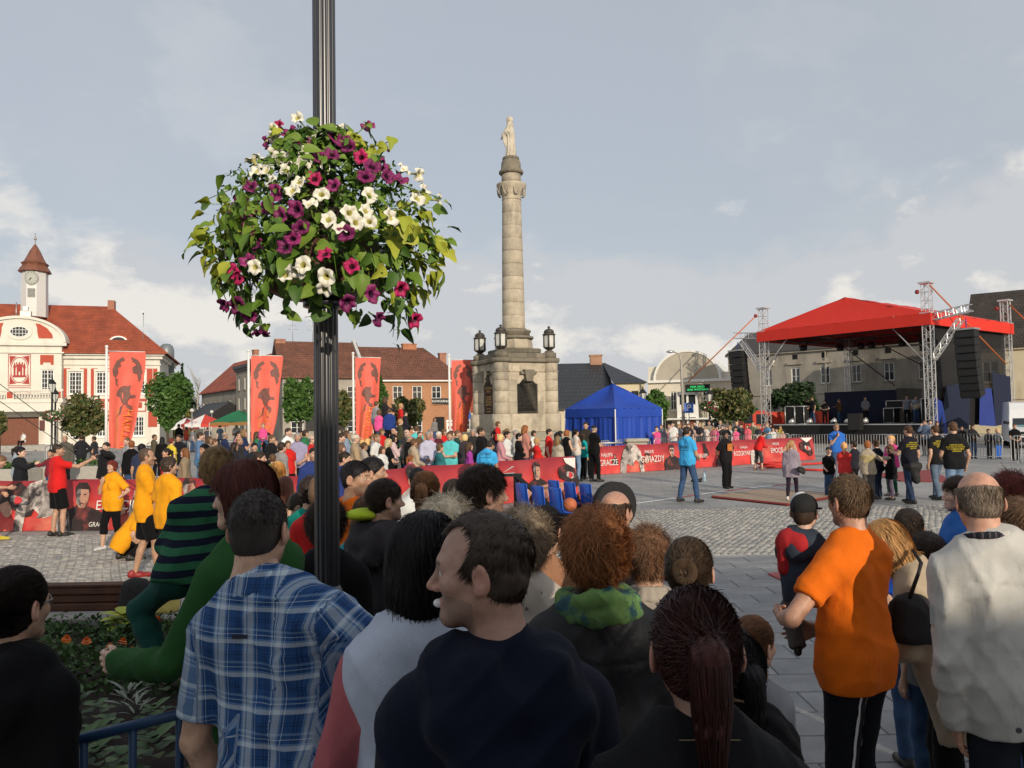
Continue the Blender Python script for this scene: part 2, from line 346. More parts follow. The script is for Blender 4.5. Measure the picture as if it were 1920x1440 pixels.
def patmat(name,cols,axis,freq,width):
 """striped knit: second colour in bands along one axis"""
 m=mat(name,cols[0],rough=.9,vary=.08,bump=.3,bscale=200,spec=.15,wrinkle=.25);t=m.node_tree;b=t.nodes['Principled BSDF'];src=b.inputs['Base Color'].links[0].from_socket
 c=t.nodes.new('ShaderNodeTexCoord');s=t.nodes.new('ShaderNodeSeparateXYZ');t.links.new(c.outputs['Object'],s.inputs[0])
 n=t.nodes.new('ShaderNodeTexNoise');n.inputs['Scale'].default_value=7;t.links.new(c.outputs['Object'],n.inputs['Vector'])
 a=t.nodes.new('ShaderNodeMath');a.operation='MULTIPLY_ADD';t.links.new(n.outputs['Fac'],a.inputs[0]);a.inputs[1].default_value=.02;t.links.new(s.outputs[axis],a.inputs[2])
 f=t.nodes.new('ShaderNodeMath');f.operation='MULTIPLY';f.inputs[1].default_value=freq;t.links.new(a.outputs[0],f.inputs[0])
 r=t.nodes.new('ShaderNodeMath');r.operation='FRACT';t.links.new(f.outputs[0],r.inputs[0])
 l=t.nodes.new('ShaderNodeMath');l.operation='LESS_THAN';l.inputs[1].default_value=width;t.links.new(r.outputs[0],l.inputs[0])
 mx=t.nodes.new('ShaderNodeMixRGB');t.links.new(l.outputs[0],mx.inputs[0]);t.links.new(src,mx.inputs[1]);mx.inputs[2].default_value=(*cols[1],1);t.links.new(mx.outputs[0],b.inputs['Base Color']);return m
def plaidmat():
 m=bpy.data.materials.new('plaid');m.use_nodes=True;t=m.node_tree;b=t.nodes['Principled BSDF'];b.inputs['Roughness'].default_value=.85;b.inputs['Specular IOR Level'].default_value=.2
 at=t.nodes.new('ShaderNodeAttribute');at.attribute_name='weave';s=t.nodes.new('ShaderNodeSeparateXYZ');t.links.new(at.outputs['Vector'],s.inputs[0])
 def stripes(axis,sets):
  f=t.nodes.new('ShaderNodeMath');f.operation='FRACT';mu=t.nodes.new('ShaderNodeMath');mu.operation='MULTIPLY';mu.inputs[1].default_value=1/.088;t.links.new(s.outputs[axis],mu.inputs[0]);t.links.new(mu.outputs[0],f.inputs[0])
  r=t.nodes.new('ShaderNodeValToRGB');r.color_ramp.interpolation='CONSTANT';e=r.color_ramp.elements
  while len(e)<len(sets):e.new(.5)
  for q,(p,cc)in zip(e,sets):q.position=p;q.color=(*cc,1)
  t.links.new(f.outputs[0],r.inputs[0]);return r
 nv,bl,wh,lb=(.006,.018,.060),(.018,.065,.19),(.47,.55,.62),(.16,.26,.42)
 A=[(0,bl),(.16,nv),(.20,bl),(.25,nv),(.29,bl),(.38,lb),(.44,wh),(.52,lb),(.57,wh),(.76,lb),(.82,bl),(.88,wh),(.90,bl)]
 Bq=[(0,bl),(.12,nv),(.15,bl),(.20,nv),(.23,bl),(.45,wh),(.58,lb),(.64,bl),(.74,wh),(.76,bl),(.86,lb),(.93,bl)]
 mx=t.nodes.new('ShaderNodeMixRGB');mx.inputs[0].default_value=.5;t.links.new(stripes('X',A).outputs[0],mx.inputs[1]);t.links.new(stripes('Y',Bq).outputs[0],mx.inputs[2]);t.links.new(mx.outputs[0],b.inputs['Base Color'])
 c=t.nodes.new('ShaderNodeTexCoord');n2=t.nodes.new('ShaderNodeTexNoise');n2.inputs['Scale'].default_value=8;n2.inputs['Detail'].default_value=3;n2.inputs['Distortion'].default_value=.5;t.links.new(c.outputs['Object'],n2.inputs['Vector']);bp=t.nodes.new('ShaderNodeBump');bp.inputs['Strength'].default_value=.3;bp.inputs['Distance'].default_value=.05;t.links.new(n2.outputs['Fac'],bp.inputs['Height']);t.links.new(bp.outputs[0],b.inputs['Normal'])
 return m
# ---- head: origin between the ears, +Y is the way the face looks
def head_sdf(sex):
 S=Sdf();m=sex=='m';k=sex=='c'
 S.ell((0,-.012,.028),(.076,.097,.088),.04)
 S.ell((0,.03,-.03),(.060 if not k else.062,.060,.082 if not k else.070),.04)
 j=.047 if m else.040
 for s in (-1,1):
  S.cap((s*j,.004,-.060),(s*.012,.066,-.100 if not k else -.088),.020 if m else.018,.017,.035)
  S.ell((s*.044,.058,-.026),(.018,.018,.016),.03)
  S.cap((s*.012,.083,.019),(s*.040,.072,.017),.010 if m else.007,.008,.02)
 S.ell((0,.074,-.104 if not k else -.09),(.018,.016,.014),.025)
 for s in (-1,1):S.ell((s*.031,.096,-.002),(.014,.014,.011),.012,neg=True)
 for s in (-1,1):S.ell((s*.031,.0735,-.003),.0135,.003)
 for s in (-1,1):S.cap((s*.018,.086,.005),(s*.045,.074,.004),.0035,.0035,.006)
 S.cap((0,.086,.006),(0,.112 if m else.106,-.034),.0075,.0115 if m else.0095,.014)
 for s in (-1,1):S.ell((s*.011,.098,-.039),(.008,.010,.0075),.008)
 S.cap((-.017,.083,-.066),(.017,.083,-.066),.0058,.0058,.008);S.ell((0,.0895,-.066),(.012,.006,.005),.006)
 S.cap((-.015,.082,-.0775),(.015,.082,-.0775),.0062,.0062,.008);S.ell((0,.088,-.078),(.012,.006,.006),.006)
 S.cap((-.021,.096,-.0718),(.021,.096,-.0718),.0030,.0030,.004,neg=True)
 Re=[np.array(Matrix.Rotation(s*rad(22),3,'Z')@Matrix.Rotation(rad(-12),3,'X'))for s in (-1,1)]
 for s,R in zip((-1,1),Re):
  S.ell((s*.085,-.012,-.010),(.0085,.021,.034),.008,R=R);S.ell((s*.0945,-.008,-.006),(.0085,.012,.022),.005,R=R,neg=True)
  S.ell((s*.081,-.004,-.036),(.006,.008,.010),.008)
 nr=.058 if m else (.046 if sex=='f' else.045)
 S.cap((0,-.022,-.05),(0,-.036,-.19),nr,nr*1.08,.03)
 for s in (-1,1):S.cap((s*.022,-.046,-.175),(s*.10,-.05,-.255),.036,.022,.05)
 return S
def head_cols(V,sex):
 x,y,z=np.abs(V[:,0]),V[:,1],V[:,2];C=np.zeros((len(V),4),np.float32)
 def put(m,c,a):C[m,:3]=c;C[m,3]=a
 if sex=='m':put((y>.012)&(z<-.048-.25*(.06-y).clip(0))&(z>-.14),(.13,.095,.08),.45)
 put((y>.05)&(x>.02)&(x<.055)&(z<-.012)&(z>-.045),(.50,.22,.16),.3)
 put((x>.079)&(z>-.06),(.48,.20,.15),.35)
 put((y>.09)&(z<-.02)&(z>-.05)&(x<.02),(.50,.23,.17),.35)
 put((y>.074)&(x<.0235)&(np.abs(z+.072)<.0105)&(y>.0855-x*.35),(.40,.15,.12),.6)
 put((y>.062)&(x>.011)&(x<.047)&(np.abs(z-.0205+(x-.03)**2*5)<.0048),(.05,.032,.02),.75)
 e=np.sqrt((x-.031)**2+(y-.0735)**2+(z+.003)**2)
 m=(e<.0152)&(y>.078)&(np.abs(z+.003)<.0068);put(m,(.55,.52,.48),.95);put(m&(np.sqrt((x-.031)**2+(z+.003)**2)<.0058),(.045,.03,.022),1)
 return C
_HEADS={}
def head_tpl(sex,lod):
 k=(sex,lod)
 if k not in _HEADS:
  V,F=head_sdf(sex).build((.0028,.005,.010)[lod],.01);_HEADS[k]=(V,F,head_cols(V,sex))
 return _HEADS[k]
_HANDS={}
def hand_tpl(style,lod):
 k=(style,lod)
 if k not in _HANDS:
  S=Sdf();c1,c2,c3={'relax':(16,26,20),'grip':(58,80,45),'flat':(4,6,5),'point':(60,85,50)}[style]
  S.cap((0,0,.03),(0,0,-.02),.024,.022,.02,n=(1,0,0),q=.75)
  for i,(y,L1)in enumerate(((-.031,.030),(-.011,.039),(.010,.043),(.031,.038))):
   S.cap((0,y*.55,-.012),(0,y,-.086+abs(y-.005)*.25),.0135,.0115,.014)
   a=0;p=np.array([0,y,-.086+abs(y-.005)*.25]);r=.0098
   cc=(c1,c2,c3)if not (style=='point' and i==3)else (2,4,3)
   for ln,da in ((L1,cc[0]),(L1*.62,cc[1]),(L1*.5,cc[2])):
    a+=rad(da);q=p+ln*np.array([-sin_(a),(y*.08)/.04*.02,-cos_(a)]);S.cap(p,q,r,r*.9,.004);p,r=q,r*.9
  S.cap((-.004,.018,-.018),(-.014,.046,-.052),.0145,.0115,.014);S.cap((-.014,.046,-.052),(-.020,.052,-.082),.0112,.0085,.004)
  _HANDS[k]=S.build((.0042,.006,.009)[lod],.008)
 return _HANDS[k]
def ellip(Q,c,r):
 w_=Q-np.asarray(c,np.float32);r=np.asarray(r,np.float32)
 l=np.sqrt(((w_/r)**2).sum(1));return l*(l-1)/np.maximum(np.sqrt(((w_/(r*r))**2).sum(1)),1e-6)
HC=np.array((0,-.012,.028),np.float32);HR=np.array((.076,.097,.088),np.float32)
def wob(Q,f,a,ph=0):return a*(np.sin(Q[:,0]*f+ph+2*np.sin(Q[:,2]*f*.4))*np.sin(Q[:,1]*f*.9+ph*2)+.6*np.sin(Q[:,2]*f*1.3+Q[:,0]*f*.7+ph))
def hair_fn(style):
 """signed distance of the hair mass in head space, its box, and the mask function (below zero where hair grows)"""
 th={'buzz':.004,'short':.012,'crop':.008,'receding':.009,'bald':.006,'fluffy':.019,'curly':.024,'bob':.018,'long':.014,'pony':.010,'bun':.010,'fringe':.018}[style]
 def mask(Q):
  g=(1.1*Q[:,1]-.036-Q[:,2])*.67+wob(Q,60,.003)+wob(Q,190,.0035,1)
  if style in ('bob','long','fringe','fluffy','curly'):
   g=np.minimum(g,np.maximum(Q[:,1]-.030+.25*(Q[:,2]+.02),-(Q[:,2]+{'fringe':.10,'fluffy':.105,'curly':.10}.get(style,.14))))
  if style in ('fringe','bob'):g=np.minimum(g,np.maximum(.030-Q[:,2],Q[:,1]-.2))
  if style=='receding':
   for s in (-1,1):g=np.maximum(g,-(np.sqrt(((Q-np.array((s*.056,.058,.060),np.float32))**2).sum(1))-.052))
   g=np.maximum(g,np.where(np.abs(Q[:,0])<.03,Q[:,1]-.072,-1))
  if style=='bald':g=np.maximum(g,np.maximum(-ellip(Q,(0,.02,.10),(.072,.118,.078)),Q[:,2]-.052+wob(Q,70,.004)))
  return g
 def shell(Q):
  tt=th*(1 if style not in ('short','crop','receding')else np.clip(.45+(Q[:,2]+.05)*5.5,.35,1.25))
  d=smin(ellip(Q,HC,HR)-tt,ellip(Q,(0,-.032,-.028),(.064,.066,.062))-tt*.8,.03)
  return d
 def f(Q):
  d=np.maximum(shell(Q),mask(Q))
  d=np.maximum(d,-(shell(Q)+th+.02))
  if style in ('bob','long'):
   zb=-.165 if style=='bob' else -.36
   c=ellip(Q,(0,-.022,-.045),(.103,.108,.145))if style=='bob' else smin(ellip(Q,(0,-.022,-.03),(.098,.105,.13)),ellip(Q,(0,-.085,-.20),(.105,.050,.20)),.05)
   c=np.maximum(c,Q[:,1]-.042+.15*Q[:,2]+np.where(np.abs(Q[:,0])<.07,.03,0));c=np.maximum(c,zb-Q[:,2]+wob(Q,90,.004));d=smin(d,c,.02)
  if style=='fringe':d=smin(d,np.maximum(ellip(Q,(0,-.02,-.02),(.098,.108,.115)),np.maximum(Q[:,1]-.035,-.09-Q[:,2])),.02)
  if style=='pony':
   for a,b,r0,r1 in (((0,-.10,.055),(0,-.145,.02),.016,.034),((0,-.145,.02),(0,-.150,-.10),.034,.030),((0,-.150,-.10),(0,-.14,-.21),.030,.008)):
    S=Sdf().cap(a,b,r0,r1);d=smin(d,S(Q),.015)
  if style=='bun':d=smin(d,ellip(Q,(0,-.125,.02),(.046,.036,.046)),.008)
  if style in ('fluffy','curly'):d=d+wob(Q,110,.004)+wob(Q,55,.004,1.7)
  elif style in ('short','crop','receding'):d=d+wob(Q,130,.0015)
  elif style in ('bob','long','fringe','pony','bun'):d=d+.0018*np.sin(np.arctan2(Q[:,0],-Q[:,1]-.02)*46+5*np.sin(Q[:,2]*22))
  return d
 lo=np.array((-.125,-.20,-.15));hi=np.array((.125,.125,.165))
 if style=='long':lo=np.array((-.13,-.16,-.37))
 if style=='bob':lo=np.array((-.13,-.15,-.20))
 if style=='pony':lo[2]=-.24;lo[1]=-.2
 return f,lo,hi,mask,th
_HAIRS={}
def hair_tpl(style,lod):
 k=(style,lod)
 if k not in _HAIRS:
  f,lo,hi,mask,th=hair_fn(style);_HAIRS[k]=surfnet(f,lo,hi,(.004,.006,.011)[lod])
 return _HAIRS[k]
def strands(style,n,wid,seed):
 """combed locks as thin ribbons lying on the hair mass"""
 r=np.random.default_rng(seed);f,lo,hi,mask,th=hair_fn(style)
 u=r.normal(size=(n*3,3));u/=np.linalg.norm(u,axis=1)[:,None]
 p=(HC+u*(HR+th*.55)).astype(np.float32);low=r.random(len(p))<.25
 p[low]=(np.array((0,-.032,-.028))+u[low]*(np.array((.064,.066,.062))+th*.5)).astype(np.float32)
 ok=(mask(p)<(.004 if style in ('short','crop','buzz','bald','fluffy','curly')else -.002));p=p[ok][:n];n=len(p)
 longy=style in ('bob','long','fringe');steps={'bob':7,'long':11,'fringe':5,'fluffy':4,'curly':4}.get(style,3);ln={'bob':.030,'long':.034,'fringe':.022,'fluffy':.017,'curly':.012,'buzz':.005,'bald':.008,'pony':.03,'bun':.03,'crop':.008,'receding':.0055}.get(style,.012)
 wh=np.array((.006,-.055,.115)if style not in ('pony','bun')else ((0,-.135,.045)if style=='pony' else (0,-.13,.02)),np.float32)
 if longy:wh=np.array((.012,.0,.125),np.float32)
 pts=[p.copy()];q=p.copy();sgn=-1 if style in ('pony','bun')else 1
 jit=r.normal(size=(n,3)).astype(np.float32)*(.25 if style not in ('curly','fluffy')else.55)
 lift=r.random(n).astype(np.float32)[:,None]*{'short':.55,'crop':.5,'fluffy':.45,'curly':.9,'receding':.55,'buzz':.5,'bald':.3}.get(style,.12)
 fly=r.random(n)<.07;lift[fly]=np.maximum(lift[fly]*2.2,.55)
 for k in range(steps):
  nn=(q-HC)/(HR*HR);nn/=np.linalg.norm(nn,axis=1)[:,None]
  d=sgn*(q-wh)+jit*.06
  if longy:d=d+np.array((0,0,-.05),np.float32)
  if style in ('short','receding','crop'):d=d+np.array((0,.02,-.01),np.float32)
  d=d-(d*nn).sum(1)[:,None]*nn;d/=np.maximum(np.linalg.norm(d,axis=1)[:,None],1e-6)
  if longy:
   low=(q[:,2]<-.02)[:,None];d=np.where(low,np.array((0,-.04,-1),np.float32)+jit*.18,d)
  if style in ('curly','fluffy'):d=d+.7*np.stack([np.sin(k*1.9+jit[:,0]*9),np.cos(k*1.7+jit[:,1]*9),np.sin(k*2.3+jit[:,2]*9)],1)
  q=q+ln*(d+nn*lift)
  if not (style in ('short','crop','receding','buzz')):
   v=f(q.astype(np.float32));e=.004
   g=np.stack([f((q+np.eye(3,dtype=np.float32)[i]*e))-v for i in range(3)],1)/e;q=q-np.clip(v-.0015,-.02,.03 if longy or style in ('pony','bun')else 0)[:,None]*g*.8
  pts.append(q.astype(np.float32).copy())
 pts=np.stack(pts,1)
 if style in ('pony','bun'):
  n2=n//2;m=9;u=np.linspace(0,1,m)[None,:];an=r.uniform(0,6.28,(n2,1));rd=np.sqrt(r.random((n2,1)))*.7+.45
  if style=='pony':
   zz=np.interp(u,[0,.15,.4,.75,1],[.055,.03,-.04,-.14,-.225]);yy=np.interp(u,[0,.15,.5,1],[-.105,-.142,-.152,-.14]);rr=np.interp(u,[0,.15,.5,.8,1],[.014,.034,.033,.022,.012]);an=an+.4*u*r.normal(size=(n2,1))
   p2=np.stack([rr*rd*np.cos(an),yy+rr*rd*np.sin(an),zz+r.normal(size=(n2,1))*.012*u],-1)
  else:
   a2=an+u*2.4;r2=np.interp(rd,[.4,1.2],[.012,.050]);p2=np.stack([r2*np.cos(a2),-.125-.040*np.sqrt(np.clip(1-(r2/.052)**2,0,1))+0*u,.02+r2*np.sin(a2)],-1)
  k=m/pts.shape[1];pts=np.stack([pts[:,min(int(i/k),pts.shape[1]-1)]*(1-(i/k)%1)+pts[:,min(int(i/k)+1,pts.shape[1]-1)]*((i/k)%1)for i in range(m)],1);pts=np.concatenate([pts,p2.astype(np.float32)]);n=len(pts)
 m=pts.shape[1]
 nn=(pts-HC)/(HR*HR);nn/=np.linalg.norm(nn,axis=2)[:,:,None]
 t=np.gradient(pts,axis=1);sd=np.cross(t,nn);sd/=np.maximum(np.linalg.norm(sd,axis=2)[:,:,None],1e-9)
 tap=np.linspace(1,.25,m)[None,:,None]*wid*(.6+.8*r.random((n,1,1)))
 a=pts+sd*tap*.5+nn*.0012;b=pts-sd*tap*.5+nn*.0004
 V=np.stack([a,b],2).reshape(-1,3);base=(np.arange(n)*m*2)[:,None]
 k=np.arange(m-1)*2;F=np.stack([base+k,base+k+1,base+k+3,base+k+2],-1).reshape(-1,4)
 return V,F
# ---- poses: wrist seen from its shoulder (outward, forward, up), elbow hint
ARMS={'down':((.05,.03,-.52),(.3,-1,0)),'loose':((.09,.10,-.49),(.6,-1,0)),'crossed':((-.25,.20,-.27),(.5,.2,-1)),'hips':((.02,.05,-.36),(1,-.5,0)),'fwd':((-.06,.36,-.22),(.4,-.2,-1)),'low':((-.06,.26,-.36),(.5,-.6,-.5)),'shade':((-.13,.20,.16),(1,.3,-.4)),'point':((.22,.45,.10),(.2,-.2,-1)),'chin':((-.12,.22,-.05),(.3,.2,-1)),'face':((-.10,.22,.08),(.5,.2,-1)),'hold':((-.12,.30,-.14),(.6,.1,-1)),'out':((.40,.28,-.06),(0,-.3,-1)),'back':((-.06,-.16,-.44),(1,-.4,0)),'camera':((-.10,.28,.10),(.6,0,-1)),'rail':((.02,.40,-.26),(.5,-.3,-.6)),'side':((.42,.10,-.24),(0,-.5,-1)),'gather':((.30,.42,-.12),(.6,.2,-1)),'carry':((.02,.24,-.26),(.9,-.3,-.4)),'wrap':((.14,-.20,-.40),(1,-.2,-.2)),'guitar':((-.05,.22,-.30),(.9,-.2,-.3)),'neck':((.22,.30,-.12),(.6,-.2,-1)),'up':((.05,.15,.48),(1,.2,0))}
LEGS={'stand':((.095,0,.08),(.095,.0,.08)),'ease':((.12,.05,.08),(.10,-.04,.08)),'stride':((.09,.26,.08),(.09,-.26,.13)),'step':((.10,.15,.08),(.10,-.13,.09)),'wide':((.22,.04,.08),(.22,-.04,.08)),'sit':((.12,.42,.08),(.12,.42,.08)),'crouch':((.14,.12,.08),(.14,.0,.08)),'hang':((.16,.10,.30),(.16,.12,.30)),'kick':((.09,0,.08),(.12,.55,.42))}
def ik(a,c,l1,l2,pole):
 a=np.asarray(a,float);c=np.asarray(c,float);v=c-a;L_=np.linalg.norm(v);mx=(l1+l2)*.995
 if L_>mx:c=a+v/L_*mx;v=c-a;L_=mx
 x=(l1*l1-l2*l2+L_*L_)/(2*L_);hh=math.sqrt(max(l1*l1-x*x,0));u=v/L_
 pl=np.asarray(pole,float);pl=pl-(pl@u)*u
 return a+u*x+unit(pl)*hh,c
def folds(seed,amp,sc=1.0):
 """narrow crests with flat cloth between them, in patches, slanting both ways, over a slow swell"""
 r=np.random.default_rng(seed);q=[]
 for i,w_ in enumerate((15,22,31,44)):
  sg=1 if i%2 else -1;a=unit(np.array((.75*sg,.35*r.normal(),.65))+r.normal(size=3)*.35).astype(np.float32);q.append((a,r.uniform(0,6.3),unit(r.normal(size=3)).astype(np.float32),r.uniform(0,6.3),w_,unit(r.normal(size=3)).astype(np.float32),r.uniform(0,6.3)))
 def f(Q):
  d=.45*np.sin(Q@q[0][2]*11*sc+q[0][1])*np.sin(Q@q[1][2]*9*sc+q[1][1])
  for (a,p,b,p2,w_,c,p3),am in zip(q,(1.0,.95,.75,.5)):
   m=np.clip(.35+1.1*np.sin(Q@c*10*sc+p3),0,1);d=d-am*m*(1-np.abs(np.sin((Q@a)*w_*sc+p+1.3*np.sin((Q@b)*8*sc+p2))))**2.2
  return (amp*(d+.35)).astype(np.float32)
 return f
def R3(R):return R
class Fig:
 """joints of one figure, standing at the origin, facing +Y"""
 def __init__(s,h,sex,lean=0,twist=0,arms=('down','down'),legs='stand',fat=1.0,pz=None,sidelean=0,neckup=0):
  s.h,s.sex,s.fat=h,sex,fat;s.hs=hs=.93*(min(h,1.9)/1.75)**(.5 if sex!='c' else.42);s.child=sex=='c'
  s.k=k=(h-(.295+neckup)*hs)/1.455;s.w={'m':1,'f':.9,'c':.80}[sex]*(.5+.5*fat)
  s.pz=.93*k if pz is None else pz;dz=s.pz-.93*k;s.dz=dz
  R=np.array(Matrix.Rotation(rad(twist),3,'Z')@Matrix.Rotation(rad(-lean),3,'X')@Matrix.Rotation(rad(sidelean),3,'Y'));piv=np.array((0,0,s.pz));s.R=R
  s.T=lambda p:piv+R@(np.asarray(p,float)*(k,k,k)+(0,0,dz)-piv)
  sx=.172*s.w;s.sh=[s.T((sx,-.005,1.355)),s.T((-sx,-.005,1.355))];s.el=[];s.wr=[]
  for i,sg in ((0,1),(1,-1)):
   (wx,wy,wz),po=ARMS[arms[i]]if isinstance(arms[i],str)else arms[i]
   tgt=s.sh[i]+R@(np.array((wx*sg,wy,wz))*k);e,c=ik(s.sh[i],tgt,.285*k,.25*k,R@np.array((po[0]*sg,po[1],po[2])));s.el.append(e);s.wr.append(c)
  s.hip=[np.array((.085*s.w*k,0,s.pz-.03*k)),np.array((-.085*s.w*k,0,s.pz-.03*k))];s.kn=[];s.an=[]
  for i,sg in ((0,1),(1,-1)):
   ax,ay,az=LEGS[legs][i];pole=(.15*sg,1,.05)if legs not in ('hang',)else (.6*sg,1,.4)
   kn,an=ik(s.hip[i],np.array((ax*sg*s.w,ay,az))*k,.41*k,.415*k,pole);s.kn.append(kn);s.an.append(an)
  s.hc=s.T((0,.012,1.455+((.17+neckup)*hs)/k))
 def torso(s,S,o=0.0,loose=0.0,neck=True,hem=None):
  k,T,w_,f=s.k,s.T,s.w,s.fat;fe=s.sex=='f';kk=.06*k
  c=lambda a,b,ra,rb:S.cap(T(a),T(b),ra*k+o,rb*k+o,kk)
  c((-.06*w_,-.008,1.412),(.06*w_,-.008,1.412),.05,.05)
  for g in (-1,1):
   c((g*.06*w_,-.008,1.412),(g*.134*w_,-.008,1.366),.05,.053)
   c((g*.070*w_,-.004,1.31),(g*.060*w_,0,1.13),.099,.090*(1 if not fe else.9))
   c((g*.052*w_,.012*(f-.6),1.10),(g*.062*w_,.0,.98),.089*f+loose,.098*f**.5+loose)
   c((g*.068,-.012,.95),(g*.072,-.008,.90),(.095 if not fe else.106)*f**.4+loose,.092+loose)
   c((g*.105*w_,-.03,1.375),(g*.02,-.022,1.455),.040,.034)
   if fe:S.ell(T((g*.078,.082,1.235)),.058*k+o,kk*.8)
  if f>1.12:S.ell(T((0,.06,1.05)),(np.array((.15,.12*f,.14))*k+o),kk)
  if not neck:
   for g in (-1,1):S.cap(s.hc+R3(s.R)@(np.array((g*.026,-.046,-.206))*s.hs),s.hc+R3(s.R)@(np.array((g*.115,-.05,-.262))*s.hs),.046*s.hs+o*.6+.004,.034*s.hs+o,.05)
  if neck:S.cap(T((0,-.015,1.42)),T((0,0,1.52)),.048*s.hs if s.sex!='m' else.054*s.hs,.046*s.hs,.03)
 def arm(s,S,i,o=0.0,upto=2.0,puff=1.0):
  """upto: 0..1 along the upper arm, 1..2 along the forearm"""
  k=s.k*(.9 if s.sex!='m' else 1)*(.7+.3*s.fat);a,e,w_=s.sh[i],s.el[i],s.wr[i];n=unit(e-a)
  if upto<1:
   c=a+(e-a)*upto;S.cap(a,e,.050*k+o,.042*k+o*1.15,.04,cut=(c,n));return
  S.cap(a,e,.049*k+o,.038*k+o,.035)
  n=unit(w_-e);c=e+(w_-e)*(upto-1);m=e+(w_-e)*.28
  if upto<2:S.cap(e,w_,.041*k+o,.030*k+o,.012,cut=(c,n))
  else:
   S.cap(e,m,.037*k+o,.039*k+o,.012)
   S.cap(m,w_,.039*k+o,.0245*s.k+o*puff,.012,cut=(w_+n*.012,n)if o>0 else None)
 def leg(s,S,i,o=0.0,upto=2.0,flare=0.0,kk=.05):
  k=s.k;a,e,w_=s.hip[i],s.kn[i],s.an[i]
  n=unit(e-a);f=s.fat**.4
  if upto<1:S.cap(a,e,.086*k*f+o,.058*k+o+flare,kk,cut=(a+(e-a)*upto,n));return
  S.cap(a,e,.086*k*f+o,.053*k+o+flare*.3,kk);n=unit(w_-e);c=e+(w_-e)*(upto-1);ct=(c,n)if o>0 else None
  m=e+(w_-e)*.33+np.array((0,-.010,0))*k
  S.cap(e,m,.050*k+o+flare*.3,.051*k+o+flare*.5,.015,cut=ct);S.cap(m,w_,.051*k+o+flare*.5,.035*k+o+flare,.015,cut=ct)
def stack(parts):
 V=[];F=[];C=[];o=0
 for v,f,c in parts:V.append(v);F.append(f+o);C.append(c if c is not None else np.zeros((len(v),4),np.float32));o+=len(v)
 return np.concatenate(V),np.concatenate(F),np.concatenate(C)
def colmesh(name,V,F,C,m):
 me=mesh_np(name,V,F,[m]);a=me.attributes.new('Col','FLOAT_COLOR','POINT');a.data.foreach_set('color',C.ravel());return me
def _shoe(h):
 S=Sdf().cap((0,-.055,.045),(0,.06,.040),.038,.040,.03).cap((0,.06,.035),(0,.165,.030),.041,.032,.03).cap((0,-.05,.06),(0,-.035,.10),.036,.038,.03)
 S.clips=[((0,0,.004),(0,0,-1)),((0,0,.105),(0,0,1))];V,F=S.build(h);V[:,2]-=.08;return mesh_np('shoe',V,F,[SHOEM])
_SHOES={}
TOPS={'tee':(.013,.016,.62,.82),'polo':(.012,.014,.62,.84),'shirt':(.014,.018,.78,.80),'tank':(.008,.012,.0,.85),'long':(.014,.014,2.0,.83),'jacket':(.022,.012,2.0,.80),'hoodie':(.022,.012,2.0,.80),'coat':(.024,.012,2.0,.58),'tunic':(.015,.012,1.9,.70),'bigtee':(.022,.016,.80,.76),'none':(0,0,0,0)}
_CACHE={}
